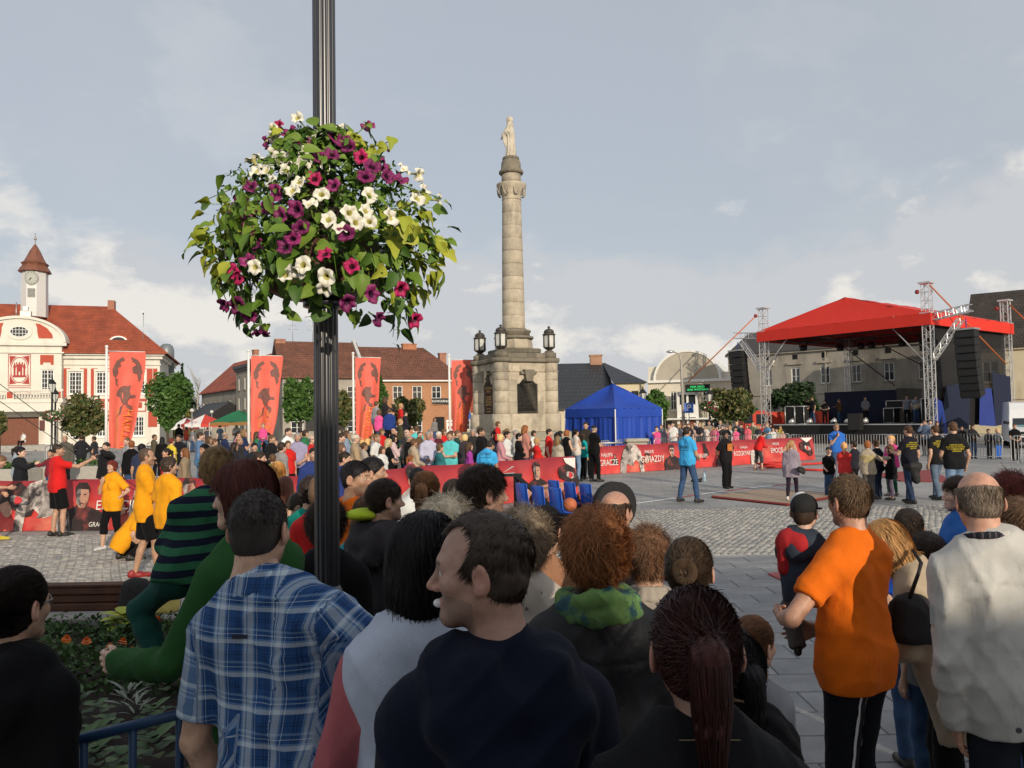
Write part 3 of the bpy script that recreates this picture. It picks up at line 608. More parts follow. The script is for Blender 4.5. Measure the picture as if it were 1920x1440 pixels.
def fig_meshes(spec,vox,lod,seed):
 """meshes of a figure: list of (name, mesh, role)"""
 fg=Fig(spec['h'],spec['sex'],spec.get('lean',0),spec.get('twist',0),spec['arms'],spec['legs'],spec.get('fat',1),spec.get('pz'),spec.get('sidelean',0),spec.get('neckup',0));k=fg.k;out=[]
 top,bot=spec['top'],spec['bot']
# body
 S=Sdf();fg.torso(S,-.004)
 for i in (0,1):fg.arm(S,i);fg.leg(S,i)
 V,F=S.build(max(vox,.009));parts=[(V,F,None)]
 hv,hf,hcol=head_tpl(spec['sex'],lod);pv=Vector((0,-.036,-.17))*fg.hs;HM=Matrix.Translation(fg.hc)@Matrix.Translation(pv)@Matrix.Rotation(rad(spec.get('hy',0)),4,'Z')@Matrix.Rotation(rad(-spec.get('hp',0)-spec.get('lean',0)*.55),4,'X')@Matrix.Rotation(rad(spec.get('hr',0)),4,'Y')@Matrix.Translation(-pv)@Matrix.Scale(fg.hs,4)
 hm=np.array(HM);ap=lambda v:(v@hm[:3,:3].T+hm[:3,3]).astype(np.float32);parts.append((ap(hv),hf,hcol))
 fg.HM=HM;hd=spec.get('hands',('relax','relax'))
 for i in (0,1):
  v,f=hand_tpl(hd[i],lod);d=unit(fg.wr[i]-fg.el[i]);th=np.array((0,.6,.8));th=unit(th-(th@d)*d)if i<2 else th;zl=-d;xl=np.cross(th,zl)
  sc_=(.98 if spec['sex']=='m' else.88)*k**.8;v2=v.copy()
  if i==1:v2[:,0]*=-1;f=f[:,::-1]
  M3=np.stack([xl,th,zl],1)*sc_;parts.append(((v2@M3.T+fg.wr[i]).astype(np.float32),f,None))
 out.append(('person',colmesh('person',*stack(parts),SKIN),'skin'))
# top
 o,lo_,sl,hem=TOPS[top];amp=spec.get('fold',.0095)if vox<.018 else.004;TS=None
 if top!='none':
  S=Sdf();fg.torso(S,o,lo_,neck=False);TS=S
  sl=spec.get('sleeve',sl);hem=spec.get('hem',hem)
  if sl>0:
   for i in (0,1):fg.arm(S,i,o*(1.15 if sl>1 else 1.3),sl,1.2 if sl>=2 else 1)
  for g in (-1,1):S.cap(fg.T((g*.058*fg.w,.004,1.05)),fg.T((g*.066,-.004,hem-.10)),.090*k*fg.fat**.5+o+lo_*.8,.094*k*fg.fat**.5+o+lo_*.9,.04)
  if top in ('coat','tunic')or hem<.75:
   for g in (-1,1):S.cap(fg.T((g*.07,-.005,.95)),fg.T((g*.09,0,hem)),.10*k+o+lo_,.105*k+o+lo_+.02,.08)
  if top=='hoodie' or spec.get('hood'):
   S.chain([fg.T(q)for q in ((-.115,-.045,1.435),(-.115,-.115,1.375),(-.065,-.155,1.315),(0,-.165,1.295),(.065,-.155,1.315),(.115,-.115,1.375),(.115,-.045,1.435))],[.036*k,.042*k,.046*k,.048*k,.046*k,.042*k,.036*k],.022)
   S.cap(fg.T((-.05,-.125,1.40)),fg.T((.05,-.125,1.40)),.052*k,.052*k,.05)
   for g in (-1,1):S.chain([fg.T((g*.075,-.10,1.455)),fg.T((g*.10,-.02,1.465)),fg.T((g*.065,.06,1.43))],[.045*k,.034*k,.026*k],.04)
  if hem:
   dn=fg.R@np.array((0,0,-1.));S.clips=[(fg.T((0,0,hem)),dn)]
  if vox<.012 and top in ('jacket','shirt'):
   zy,xy,f0=fg.T((0,0,1.315))[2],fg.T((0,0,1.1))[0],None;seam=lambda Q:(.0045*np.exp(-((Q[:,2]-zy-.10*np.abs(Q[:,0])**1.0)/.007)**2)*(np.abs(Q[:,0])<.2)).astype(np.float32)
  else:seam=None
  if top in ('jacket','hoodie')and hem and vox<.012:
   for g in (-1,1):S.cap(fg.T((g*.062,-.004,hem+.03)),fg.T((g*.062,-.004,hem-.08)),.094*k*fg.fat**.5+o+lo_+.002,.086*k*fg.fat**.5+o+lo_,.012)
  S.fold=folds(seed,amp*(1.25 if top in ('jacket','coat','hoodie')else 1));f_0=S.fold
  if hem and seam is not None:S.fold=lambda Q:f_0(Q)+seam(Q)
  V,F=S.build(vox)
  out.append(({'tee':'t_shirt','bigtee':'t_shirt','polo':'polo_shirt','tank':'tank_top','long':'sweater','tunic':'tunic'}.get(top,top),mesh_np('garment',V,F,[spec.get('topm',CLOTH)]),'top'))
  if spec.get('topm')is not None and spec['topm'].name.startswith('plaid'):
   me=out[-1][1];W=np.stack([V[:,0]-.35*V[:,1]*np.sign(V[:,0]),V[:,2],V[:,1]],1);
   for i in (0,1):
    a,e=fg.sh[i],fg.el[i];d=unit(e-a);rel=V-a;t=rel@d;perp=rel-t[:,None]*d;m=(np.abs(V[:,0])>abs(a[0])+.005)&(t>-.02);sd=unit(np.cross(d,(1,0,0)))
    W[m]=np.stack([perp[m]@sd+.02*t[m],t[m]*1.0,perp[m,0]],1)
   at=me.attributes.new('weave','FLOAT_VECTOR','POINT');at.data.foreach_set('vector',W.astype(np.float32).ravel())
 fg.TS=TS
 if top in ('jacket','shirt','coat','polo')and lod<2:
  S=Sdf();n=13;hs=fg.hs
  for dz,rx in ((-.140,.072),(-.156,.075),(-.172,.080),(-.188,.088)):
   S.chain([fg.hc+fg.R@(np.array((rx*cos_(q),-.034+rx*.96*sin_(q),dz-.016*sin_(q)))*hs)for q in np.linspace(rad(70),rad(-250),n)],[.0085]*n,.014)
  V,F=S.build(min(vox,.008));out.append(('collar',mesh_np('collar',V,F,[spec.get('topm',CLOTH)]),'top'))
  if spec.get('topm')is not None and spec['topm'].name.startswith('plaid'):
   at=out[-1][1].attributes.new('weave','FLOAT_VECTOR','POINT');at.data.foreach_set('vector',np.stack([V[:,0],V[:,2],V[:,1]],1).astype(np.float32).ravel())
# bottom
 fg.BS=None
 if bot!='none':
  S=Sdf()
  for g in (-1,1):S.cap(np.array((g*.068*k,-.008,fg.pz+.06*k)),np.array((g*.078*k,-.008,fg.pz-.03*k)),(.094*k+.004)*fg.fat**.4,.096*k+.004,.05)
  if bot=='skirt':
   for g in (-1,1):S.cap((g*.06*k,0,fg.pz),(g*.11*k,0,.50*k),.11*k,.15*k,.1)
   S.clips=[((0,0,.50*k),(0,0,-1))]
  else:
   up,ex,fl={'trousers':(2.02,.010,.014),'jeans':(2.02,.008,.012),'leggings':(1.95,.004,0),'shorts':(.92,.022,.03),'capri':(1.45,.014,.015),'baggy':(2.02,.022,.03)}[bot]
   for i in (0,1):fg.leg(S,i,ex,up,fl)
  fg.BS=S;S.fold=folds(seed+9,.006 if vox<.018 else.003,1.2);V,F=S.build(max(vox,.009))
  out.append((bot if bot not in ('baggy',)else 'trousers',mesh_np('garment',V,F,[spec.get('botm',DENIM if bot=='jeans' else CLOTH)]),'bot'))
# hair
 st=spec['hair']
 if st!='none':
  v,f=hair_tpl(st,lod);pr=[(ap(v),f,None)]
  if lod==0 and spec.get('nstr',1):
   v,f=strands(st,int(1.5*spec.get('nstr',1)*{'bob':2600,'long':2600,'fringe':2200,'buzz':3500,'bald':1800,'fluffy':3200,'curly':3200,'pony':2400,'bun':2400}.get(st,3600)),spec.get('wstr',.0019),seed);pr.append((ap(v),f,None))
  V,F,_=stack(pr);out.append(('hair',mesh_np('hair',V,F,[HAIR]),'hair'))
 return fg,out
SKINS={'w':(.52,.315,.215),'p':(.60,.39,.29),'t':(.42,.245,.155),'d':(.13,.07,.045)}
HAIRC={'brown':(.085,.046,.024),'dark':(.026,.017,.012),'black':(.006,.005,.006),'grey':(.22,.20,.19),'white':(.45,.42,.37),'blond':(.40,.25,.10),'fair':(.24,.145,.065),'auburn':(.17,.060,.020),'red':(.10,.022,.012),'ginger':(.28,.10,.03),'ash':(.095,.062,.038)}
PEOPLE=[]
def person(px,yt,d,yaw,sex,hair,hcol,top,tcol,bot='trousers',bcol=(.02,.02,.025),arms=('down','down'),legs='ease',label=None,group=None,h=None,z0=0.0,skin='w',shoe=(.02,.018,.016),lod=None,near=None,shoes=True,desc=None,**kw):
 """px, yt: photo pixel of the head's middle and top; d: metres out from the camera"""
 tp=P(px,yt,d);hh=(tp.z-z0)if h is None else h
 if h is not None and not kw.pop('ground',False):z0=tp.z-h
 lod=(0 if d<5.2 else (1 if d<13 else 2))if lod is None else lod
 vox=min(max(d*.0034,.0075),.022)if near is None else near
 spec=dict(h=hh,sex=sex,hair=hair,top=top,bot=bot,arms=arms,legs=legs,**kw)
 sc_=1.0
 if lod==2:
  href=1.72 if sex!='c' else 1.25;sc_=hh/href;spec['h']=href;vox=.02 if d<24 else.024
  key=repr(sorted((a,b.name if hasattr(b,'name')else b)for a,b in spec.items())+[vox])
  if key not in _CACHE:_CACHE[key]=fig_meshes(spec,vox,lod,len(_CACHE))
  fg,ms=_CACHE[key]
 else:fg,ms=fig_meshes(spec,vox,lod,len(PEOPLE)*7+3)
 if h is not None and sc_==1.0 and z0==tp.z-h:z0=tp.z-(fg.HM@Vector((0,-.01,.122))).z
 off=(fg.HM@Vector((0,0,0)))*sc_;rz=rad(yaw);c,s=cos_(rz),sin_(rz)
 loc=(tp.x-(c*off.x-s*off.y),tp.y-(s*off.x+c*off.y),z0)
 body=None
 for nm,me,role in ms:
  o=link(nm,me,body)
  if body is None:body=o;o.location=loc;o.rotation_euler=(0,0,rz);o.scale=(sc_,)*3
  col={'skin':SKINS[skin]if isinstance(skin,str)else skin,'top':tcol,'bot':bcol,'hair':HAIRC[hcol]if isinstance(hcol,str)else hcol}[role];o.color=(*col,1)
 if shoes:
  kq=(lod==2)
  if kq not in _SHOES:_SHOES[kq]=_shoe(.018 if kq else.008)
  for i in (0,1):
   o=link('shoe',_SHOES[kq],body);o.location=fg.an[i];kk=fg.k*(1.0 if sex=='m' else.92);o.scale=(kk,)*3
   dirv=fg.kn[i]-fg.an[i];o.rotation_euler=((0 if legs not in ('stride','hang')or (i==0 and legs=='stride')else rad(-28 if legs=='stride' else 15)),0,rad(-8 if i==0 else 8));o.color=(*shoe,1)
 body['category']='person'
 if label:body['label']=label
 if group:body['group']=group
 PEOPLE.append((body,desc,px,d,sex));body_fg=fg;return body,fg
def on_back(body,fg,pts2,faces,m,name,back=True,lift=.004,S=None):
 """flat print laid on the shirt: (x, z) points pushed along Y onto the cloth"""
 p=np.array([(a,-.6 if back else.6,b)for a,b in pts2],np.float32);dy=1 if back else -1;S=S or fg.TS
 for _ in range(40):p[:,1]+=dy*np.clip(S(p),-.05,.1)*.7
 p[:,1]-=dy*lift;me=bpy.data.meshes.new(name);me.from_pydata([tuple(q)for q in p],[],faces);me.materials.append(m);me.update()
 return link(name,me,body)
def print_text(body,fg,text,size,cx,cz,m,back=True,sx=1.0,shear=0.0):
 c=bpy.data.curves.new('t','FONT');c.body=text;c.size=size;c.align_x='CENTER';c.align_y='CENTER';c.resolution_u=2;c.shear=shear;c.space_line=.85
 t=link('t',c);dg=bpy.context.evaluated_depsgraph_get();me=bpy.data.meshes.new_from_object(t.evaluated_get(dg));bpy.data.objects.remove(t)
 sg=1 if back else -1;pts=[(cx+sg*v.co.x*sx,cz+v.co.y)for v in me.vertices];return on_back(body,fg,pts,[tuple(p.vertices)for p in me.polygons],m,'printed_lettering',back)
# ====== the setting
def pavemat():
 m=bpy.data.materials.new('paving_ground');m.use_nodes=True;t=m.node_tree;b=t.nodes['Principled BSDF'];b.inputs['Roughness'].default_value=.72
 c=t.nodes.new('ShaderNodeTexCoord');mp=t.nodes.new('ShaderNodeMapping');mp.inputs['Rotation'].default_value=(0,0,rad(9));t.links.new(c.outputs['Object'],mp.inputs[0])
 br=t.nodes.new('ShaderNodeTexBrick');br.inputs['Scale'].default_value=1;br.inputs['Brick Width'].default_value=.6;br.inputs['Row Height'].default_value=.4;br.inputs['Mortar Size'].default_value=.008
 br.inputs['Color1'].default_value=(.33,.32,.30,1);br.inputs['Color2'].default_value=(.26,.258,.25,1);br.inputs['Mortar'].default_value=(.17,.16,.145,1);t.links.new(mp.outputs[0],br.inputs['Vector'])
 n=t.nodes.new('ShaderNodeTexNoise');n.inputs['Scale'].default_value=.35;n.inputs['Detail'].default_value=10;n.inputs['Roughness'].default_value=.68;t.links.new(c.outputs['Object'],n.inputs['Vector'])
 r=t.nodes.new('ShaderNodeMapRange');r.inputs[1].default_value=.3;r.inputs[2].default_value=.7;r.inputs[3].default_value=.72;r.inputs[4].default_value=1.35;t.links.new(n.outputs['Fac'],r.inputs[0])
 s=t.nodes.new('ShaderNodeVectorMath');s.operation='SCALE';t.links.new(br.outputs['Color'],s.inputs[0]);t.links.new(r.outputs[0],s.inputs['Scale']);t.links.new(s.outputs[0],b.inputs['Base Color'])
 n2=t.nodes.new('ShaderNodeTexNoise');n2.inputs['Scale'].default_value=30;n2.inputs['Detail'].default_value=6;t.links.new(c.outputs['Object'],n2.inputs['Vector'])
 bp=t.nodes.new('ShaderNodeBump');bp.inputs['Strength'].default_value=.5;bp.inputs['Distance'].default_value=.01;t.links.new(n2.outputs['Fac'],bp.inputs['Height']);t.links.new(bp.outputs[0],b.inputs['Normal']);return m
def islandmat(name,c1,c2,rough=.8,bump=.4,bs=40,stain=None):
 m=bpy.data.materials.new(name);m.use_nodes=True;t=m.node_tree;b=t.nodes['Principled BSDF'];b.inputs['Roughness'].default_value=rough
 g=t.nodes.new('ShaderNodeNewGeometry');oi=t.nodes.new('ShaderNodeObjectInfo');a=t.nodes.new('ShaderNodeMath');a.operation='ADD';t.links.new(g.outputs['Random Per Island'],a.inputs[0]);t.links.new(oi.outputs['Random'],a.inputs[1])
 f=t.nodes.new('ShaderNodeMath');f.operation='FRACT';t.links.new(a.outputs[0],f.inputs[0])
 mx=t.nodes.new('ShaderNodeMixRGB');t.links.new(f.outputs[0],mx.inputs[0]);mx.inputs[1].default_value=(*c1,1);mx.inputs[2].default_value=(*c2,1)
 c=t.nodes.new('ShaderNodeTexCoord');n=t.nodes.new('ShaderNodeTexNoise');n.inputs['Scale'].default_value=3;n.inputs['Detail'].default_value=10;n.inputs['Roughness'].default_value=.7;t.links.new(c.outputs['Object'],n.inputs['Vector'])
 r=t.nodes.new('ShaderNodeMapRange');r.inputs[1].default_value=.3;r.inputs[2].default_value=.7;r.inputs[3].default_value=.75;r.inputs[4].default_value=1.25;t.links.new(n.outputs['Fac'],r.inputs[0])
 s=t.nodes.new('ShaderNodeVectorMath');s.operation='SCALE';t.links.new(mx.outputs[0],s.inputs[0]);t.links.new(r.outputs[0],s.inputs['Scale']);o=s.outputs[0]
 if stain:
  n=t.nodes.new('ShaderNodeTexNoise');n.inputs['Scale'].default_value=stain[1];n.inputs['Detail'].default_value=8;n.inputs['Roughness'].default_value=.65;g2=t.nodes.new('ShaderNodeNewGeometry');mp=t.nodes.new('ShaderNodeMapping');mp.inputs['Scale'].default_value=(1,1,.35);t.links.new(g2.outputs['Position'],mp.inputs[0]);t.links.new(mp.outputs[0],n.inputs['Vector'])
  r=t.nodes.new('ShaderNodeMapRange');r.inputs[1].default_value=stain[2];r.inputs[2].default_value=stain[3];r.inputs[4].default_value=.85;t.links.new(n.outputs['Fac'],r.inputs[0]);x=t.nodes.new('ShaderNodeMixRGB');t.links.new(r.outputs[0],x.inputs[0]);t.links.new(o,x.inputs[1]);x.inputs[2].default_value=(*stain[0],1);o=x.outputs[0]
 t.links.new(o,b.inputs['Base Color'])
 n2=t.nodes.new('ShaderNodeTexNoise');n2.inputs['Scale'].default_value=bs;n2.inputs['Detail'].default_value=5;t.links.new(c.outputs['Object'],n2.inputs['Vector']);bp=t.nodes.new('ShaderNodeBump');bp.inputs['Strength'].default_value=bump;bp.inputs['Distance'].default_value=.01;t.links.new(n2.outputs['Fac'],bp.inputs['Height']);t.links.new(bp.outputs[0],b.inputs['Normal']);return m
plaza=MB().quad((-900,-300,0),(900,-300,0),(900,1500,0),(-900,1500,0)).obj('plaza',pavemat());tag(plaza,kind='structure')
COB=islandmat('cobble_granite',(.415,.39,.35),(.30,.29,.265),.75,.5,70);SLAB=islandmat('granite_slab',(.25,.248,.245),(.20,.202,.205),.68,.35,55)
def cobbles(x0,x1,y0,y1,st,keep=None):
 nx,ny=int((x1-x0)/st),int((y1-y0)/st);r=rng
 gx,gy=np.meshgrid(np.arange(nx),np.arange(ny),indexing='ij');cx=(x0+(gx+.5+.5*(gy%2))*st).ravel();cy=(y0+(gy+.5)*st+.05*np.sin(gx*.35)).ravel()
 n=len(cx);hw=st*(.44+.04*r.random(n));hd=st*(.43+.05*r.random(n));z=.010+.010*r.random(n);tl=(r.random((n,2))-.5)*.010
 V=[]
 for sx,sy,top in [(-1,-1,0),(1,-1,0),(1,1,0),(-1,1,0),(-1,-1,1),(1,-1,1),(1,1,1),(-1,1,1)]:
  kx=1 if not top else.80;V.append(np.stack([cx+sx*hw*kx,cy+sy*hd*kx,(z+tl[:,0]*sx+tl[:,1]*sy)if top else np.full(n,-.004)],1))
 V=np.stack(V,1).reshape(-1,3);q=np.array([(4,5,6,7),(0,1,5,4),(1,2,6,5),(2,3,7,6),(3,0,4,7)]);F=(np.arange(n)*8)[:,None,None]+q[None]
 o=link('cobbles',mesh_np('cobbles',V,F.reshape(-1,4),[COB],smooth=False),plaza);o['kind']='stuff'
cobbles(.6,10.5,11.75,17.6,.115);cobbles(-11.5,-1.6,9.4,15.2,.115)
me=MB().box((-.295,-.195,0),(.295,.195,.014),bev=.006).mesh('paving_slab',SLAB)
for i in range(10):
 for j in range(21):
  o=link('paving_slab',me,plaza,(.55+i*.6+(.3 if j%2 else 0),3.35+j*.4,rng.uniform(-.002,.001)),rng.normal()*.003);o.rotation_euler.x=rng.normal()*.003
STEEL=mat('galvanised_steel',(.42,.43,.43),rough=.42,metal=.75,vary=.1,vscale=20)
# ---- openings, windows
def wall(mb,x0,x1,z0,z1,ops,y=0.0,depth=.16):
 xs=sorted({x0,x1,*[v for o in ops for v in (o[0],o[1])]});zs=sorted({z0,z1,*[v for o in ops for v in (o[2],o[3])]})
 for a,b in zip(xs,xs[1:]):
  for c,d in zip(zs,zs[1:]):
   mx,mz_=(a+b)/2,(c+d)/2
   if any(o[0]<mx<o[1]and o[2]<mz_<o[3]for o in ops):continue
   mb.quad((a,y,c),(b,y,c),(b,y,d),(a,y,d))
 for a,b,c,d in ops:
  e=y+depth;mb.quad((a,y,c),(a,e,c),(a,e,d),(a,y,d));mb.quad((b,e,c),(b,y,c),(b,y,d),(b,e,d));mb.quad((a,e,d),(b,e,d),(b,y,d),(a,y,d));mb.quad((a,y,c),(b,y,c),(b,e,c),(a,e,c))
WHITE=mat('white_frame',(.74,.74,.71),rough=.45,vary=.05);GLASS=mat('window_glass',(.025,.03,.036),rough=.06,vary=0,spec=.6);DARK=mat('dark_interior',(.012,.012,.013),rough=.9,vary=0)
def window(par,a,b,c,d,y=0.0,nx=2,nz=3,fr=.07,bar=.035,fm=None,sill=None,sm=None,depth=.16):
 m=MB();e=y+depth;f0,f1=e-.07,e
 m.box((a,f0,c),(a+fr,f1,d));m.box((b-fr,f0,c),(b,f1,d));m.box((a+fr,f0,c),(b-fr,f1,c+fr));m.box((a+fr,f0,d-fr),(b-fr,f1,d))
 for i in range(1,nx):
  x=a+(b-a)*i/nx;w_=bar if nx>2 and i!=nx//2 else fr*.8;m.box((x-w_/2,f0+.01,c+fr),(x+w_/2,f1-.004,d-fr))
 for j in range(1,nz):
  z=c+(d-c)*j/nz;m.box((a+fr,f0+.016,z-bar/2),(b-fr,f1-.008,z+bar/2))
 w_=m.obj('window',fm or WHITE,par)
 MB().box((a+.02,e-.030,c+.02),(b-.02,e-.022,d-.02)).obj('pane',GLASS,w_)
 if sill:MB().box((a-.1,y-.12,c-.10),(b+.1,y+.01,c-.002)).obj('sill',sm or WHITE,w_)
 return w_
def gable_roof(mb,x0,x1,y0,y1,ze,zr,t=.14,hip0=0.0,hip1=0.0,yr=None):
 """ridge along x; hip0/hip1: how far the ridge stops short of the ends"""
 yr=(y0+y1)/2 if yr is None else yr;a,b=(x0+hip0,yr,zr),(x1-hip1,yr,zr);A,B,C_,D=(x0,y0,ze),(x1,y0,ze),(x1,y1,ze),(x0,y1,ze)
 up=lambda v:(v[0],v[1],v[2]+t)
 mb.add([A,B,C_,D,a,b,up(A),up(B),up(C_),up(D),up(a),up(b)],[(6,7,11,10),(8,9,10,11),(7,8,11),(9,6,10),(0,4,5,1),(2,5,4,3),(1,5,2),(3,4,0),(0,1,7,6),(1,2,8,7),(2,3,9,8),(3,0,6,9)])
def rz_of(ux,uy):return math.atan2(uy,ux)
# ---- houses behind the camera: they throw the shade over the near crowd
RENDER_GREY=mat('grey_render',(.33,.30,.25),rough=.9,vary=.18,vscale=.7,stain=((.16,.14,.115),.5,.5,.75,(1,1,.35)));CREAM=mat('cream_render',(.56,.49,.34),rough=.9,vary=.1,vscale=.6,stain=((.30,.26,.19),.5,.56,.8,(1,1,.3)))
def backhouse(x0,x1,h_,lab,m,skew=0.0):
 t=thing('townhouse',lab,'house',(0,-12,0),PI_);wd=MB();ops=[]
 n=max(1,int((x1-x0)/2.6))
 for i in range(n):
  xc=x0+(x1-x0)*(i+.5)/n
  for z in (1.0,4.0):
   if z+1.6<h_-.3:ops.append((-xc-.5,-xc+.5,z,z+1.6))
 wall(wd,-x1,-x0,0,h_,ops);wd.prism([(-x1,.17),(-x0,.17),(-x0-skew,8),(-x1,8)],0,h_,'Z');wd.obj('wall',m,t);MB().prism([(-x1-.2,-.25),(-x0+.15,-.25),(-x0+.15-skew,8.2),(-x1-.2,8.2)],h_-.12,h_+.12,'Z').obj('roof',mat('roof_felt',(.1,.1,.1)),t)
 for o in ops:window(t,*o)
backhouse(-16,6.1,6.7,'long rendered townhouse across the street behind the crowd',CREAM);backhouse(9.2,25,6.75,'grey townhouse with flat roof behind the right side of the crowd',RENDER_GREY,3.4)
backhouse(6.3,9.0,5.75,'low narrow house squeezed between two townhouses',CREAM)
# ---- town hall
TH=thing('town_hall','white and red town hall with red tiled hip roof and clock turret','town hall',(X(41,70),70,.1),rz_of(.95,.31));TH.scale.x=.84
PLA=mat('town_hall_plaster',(.66,.635,.56),rough=.85,vary=.07,vscale=.8,stain=((.47,.44,.375),.7,.55,.8,(1,1,.3)));RED=mat('red_render',(.42,.075,.045),rough=.85,vary=.1);REDP=mat('red_paint',(.36,.05,.045),rough=.8,vary=.05)
ROOFR=tilemat('red_roof_tiles',(.40,.085,.034),(.33,.070,.030),(.16,.034,.016),.22,.17,.018,axes='XZ',bump=.8,vary=.5)
m=MB();ops=[]
for s in (-1,1):
 for x in (4.95,7.55,11.1):c=s*x;ops+=[(c-.62,c+.62,4.75,6.75),(c-.55,c+.55,.9,2.7)]
wall(m,-13.2,13.2,0,8.2,ops);m.quad((13.2,0,0),(13.2,13,0),(13.2,13,8.2),(13.2,0,8.2));m.quad((-13.2,13,0),(-13.2,0,0),(-13.2,0,8.2),(-13.2,13,8.2));m.obj('wall',PLA,TH)
for a,b,c,d in ops:window(TH,a,b,c,d,nx=4,nz=5 if c>4 else 4,fr=.10,sill=True)
for s in (-1,1):
 m=MB();mw_=MB()
 for i,x in enumerate((4.95,7.55,11.1)):
  c=s*x;w0,w1=c-1.0,c+1.0
  if i==2:w1,w0=c+1.25,c-1.25
  for a,b in ((w0-.12,c-.82),(c+.82,w1+.12)):m.box((a,-.04,4.45),(b,-.004,7.05))
  m.box((c-.82,-.04,6.98),(c+.82,-.004,7.05));m.box((c-.82,-.04,4.05),(c+.82,-.004,4.18))
  mw_.box((c-.82,-.10,6.78),(c+.82,-.003,6.98));mw_.box((c-.45,-.11,6.95),(c+.45,-.044,7.16));mw_.box((c-.80,-.10,4.55),(c-.64,-.003,6.77));mw_.box((c+.64,-.10,4.55),(c+.80,-.003,6.77))
  for a,b,z0,z1 in ((c-.75,c+.75,3.1,3.2),(c-.75,c+.75,4.2,4.3),(c-.75,c-.65,3.2,4.2),(c+.65,c+.75,3.2,4.2)):m.box((a,-.04,z0),(b,-.004,z1))
  m.box((c-.33,-.05,3.45),(c+.33,-.004,3.98))
 m.box((s*12.65-.12,-.04,4.45),(s*12.65+.3,-.004,7.05));m.box((s*9.3-.45,-.04,1.6),(s*9.3+.45,-.004,3.0));m.box((s*12.5-.45,-.04,1.7),(s*12.5+.45,-.004,3.1))
 m.objs('red_panel',RED,TH);mw_.objs('window_surround',PLA,TH)
m=MB();m.box((-13.5,-.3,7.9),(13.5,13.3,8.2));m.box((-13.3,-.14,7.35),(13.3,-.005,7.5));m.box((-13.7,-.55,8.2),(13.7,13.5,8.35));m.obj('cornice',PLA,TH)
m=MB();gable_roof(m,-14.0,14.0,-.8,13.8,8.35,13.4,.15,6.8,6.8);rf=m.obj('roof',ROOFR,TH);MB().box((6.9,6,13.2),(7.6,7,14.1)).obj('chimney',mat('chimney_brick',(.30,.12,.07),vary=.2),rf)
m=MB();m.lathe([(.95,0),(.95,.02)],20,(0,0,0));dm=MB();pts=[(cos_(a)*1.15,sin_(a)*.62)for a in np.linspace(0,PI_,13)]
dm.prism([(p[0],p[1])for p in pts][::-1],1.0,3.2,'Y');o=dm.obj('dormer',ROOFR,rf,(8.9,.1,9.62));MB().prism([(p[0]*.8,p[1]*.8)for p in pts][::-1],.93,.99,'Y').obj('dormer_window',WHITE,o)
MB().prism([(p[0]*.62,p[1]*.6)for p in pts][::-1],.90,.928,'Y').obj('dormer_pane',GLASS,o)
m=MB();m.tube([(11.4,1,9),(11.4,1,12.2)],.03,6).tube([(11.4,.9,12.2),(11.4,.5,12.3)],.09,8);m.obj('roof_lamp',STEEL,rf)
MB().lathe([(.85,7.0),(.85,9.3),(.7,9.75),(.4,9.95),(.05,10.0)],20,(12.9,9,.2)).obj('lead_dome',mat('zinc',(.22,.25,.27),rough=.5,metal=.4),TH)
# middle bay
m=MB();bo=[(-3.15,-1.95,4.9,6.9),(1.95,3.15,4.9,6.9)];wall(m,-3.85,3.85,4.1,9.0,bo,-.9);m.quad((3.85,-.9,0),(3.85,0,0),(3.85,0,9),(3.85,-.9,9));m.quad((-3.85,0,0),(-3.85,-.9,0),(-3.85,-.9,9),(-3.85,0,9))
wall(m,-3.85,3.85,0,4.1,[(-1.8,1.8,0,2.75),(2.55,3.15,.95,2.5),(-3.15,-2.55,.95,2.5)],-.9,.5)
arc=[(4.05*cos_(a),9.25+2.05*sin_(a))for a in np.linspace(0,PI_,25)];m.prism([(-4.05,9.0),(4.05,9.0)]+arc,-1.0,.4,'Y');m.obj('bay_wall',PLA,TH)
for o in bo:window(TH,*o,y=-.9,nx=4,nz=5,fr=.1,sill=True)
for o in ((2.55,3.15,.95,2.5),(-3.15,-2.55,.95,2.5)):window(TH,*o,y=-.9,nx=2,nz=4,sill=True,depth=.2)
m=MB()
arc2=[(4.3*cos_(a),9.25+2.28*sin_(a))for a in np.linspace(0,PI_,25)]
for i in range(24):m.add([(arc[i][0],-1.2,arc[i][1]),(arc2[i][0],-1.2,arc2[i][1]),(arc2[i+1][0],-1.2,arc2[i+1][1]),(arc[i+1][0],-1.2,arc[i+1][1]),(arc[i][0],.45,arc[i][1]),(arc2[i][0],.45,arc2[i][1]),(arc2[i+1][0],.45,arc2[i+1][1]),(arc[i+1][0],.45,arc[i+1][1])],[(0,1,2,3),(1,5,6,2),(0,3,7,4),(4,7,6,5)])
m.box((-4.35,-1.2,8.95),(4.35,-.905,9.22));m.box((-4.1,-1.05,8.3),(4.1,-.905,8.42));m.obj('pediment_moulding',PLA,TH)
def oval(rx,rz_,n=28):return [(rx*cos_(a),rz_*sin_(a))for a in np.linspace(0,2*PI_,n,endpoint=False)]
MB().prism([(x,10.15+z)for x,z in oval(1.18,.72)],-1.10,-1.004,'Y').obj('oval_surround',PLA,TH);ow_=MB().prism([(x,10.15+z)for x,z in oval(.86,.47)],-1.13,-1.102,'Y').obj('oval_window',WHITE,TH);MB().prism([(x,10.15+z)for x,z in oval(.80,.42)],-1.136,-1.131,'Y').obj('pane',GLASS,ow_)
m=MB()
for x in np.linspace(-.6,.6,5):hz=.42*math.sqrt(max(1-(x/.8)**2,0));m.box((x-.02,-1.15,10.15-hz),(x+.02,-1.138,10.15+hz))
for z in (-.15,.15):m.box((-.74,-1.15,10.15+z-.018),(.74,-1.139,10.15+z+.018))
m.obj('glazing_bars',WHITE,ow_)
m=MB()
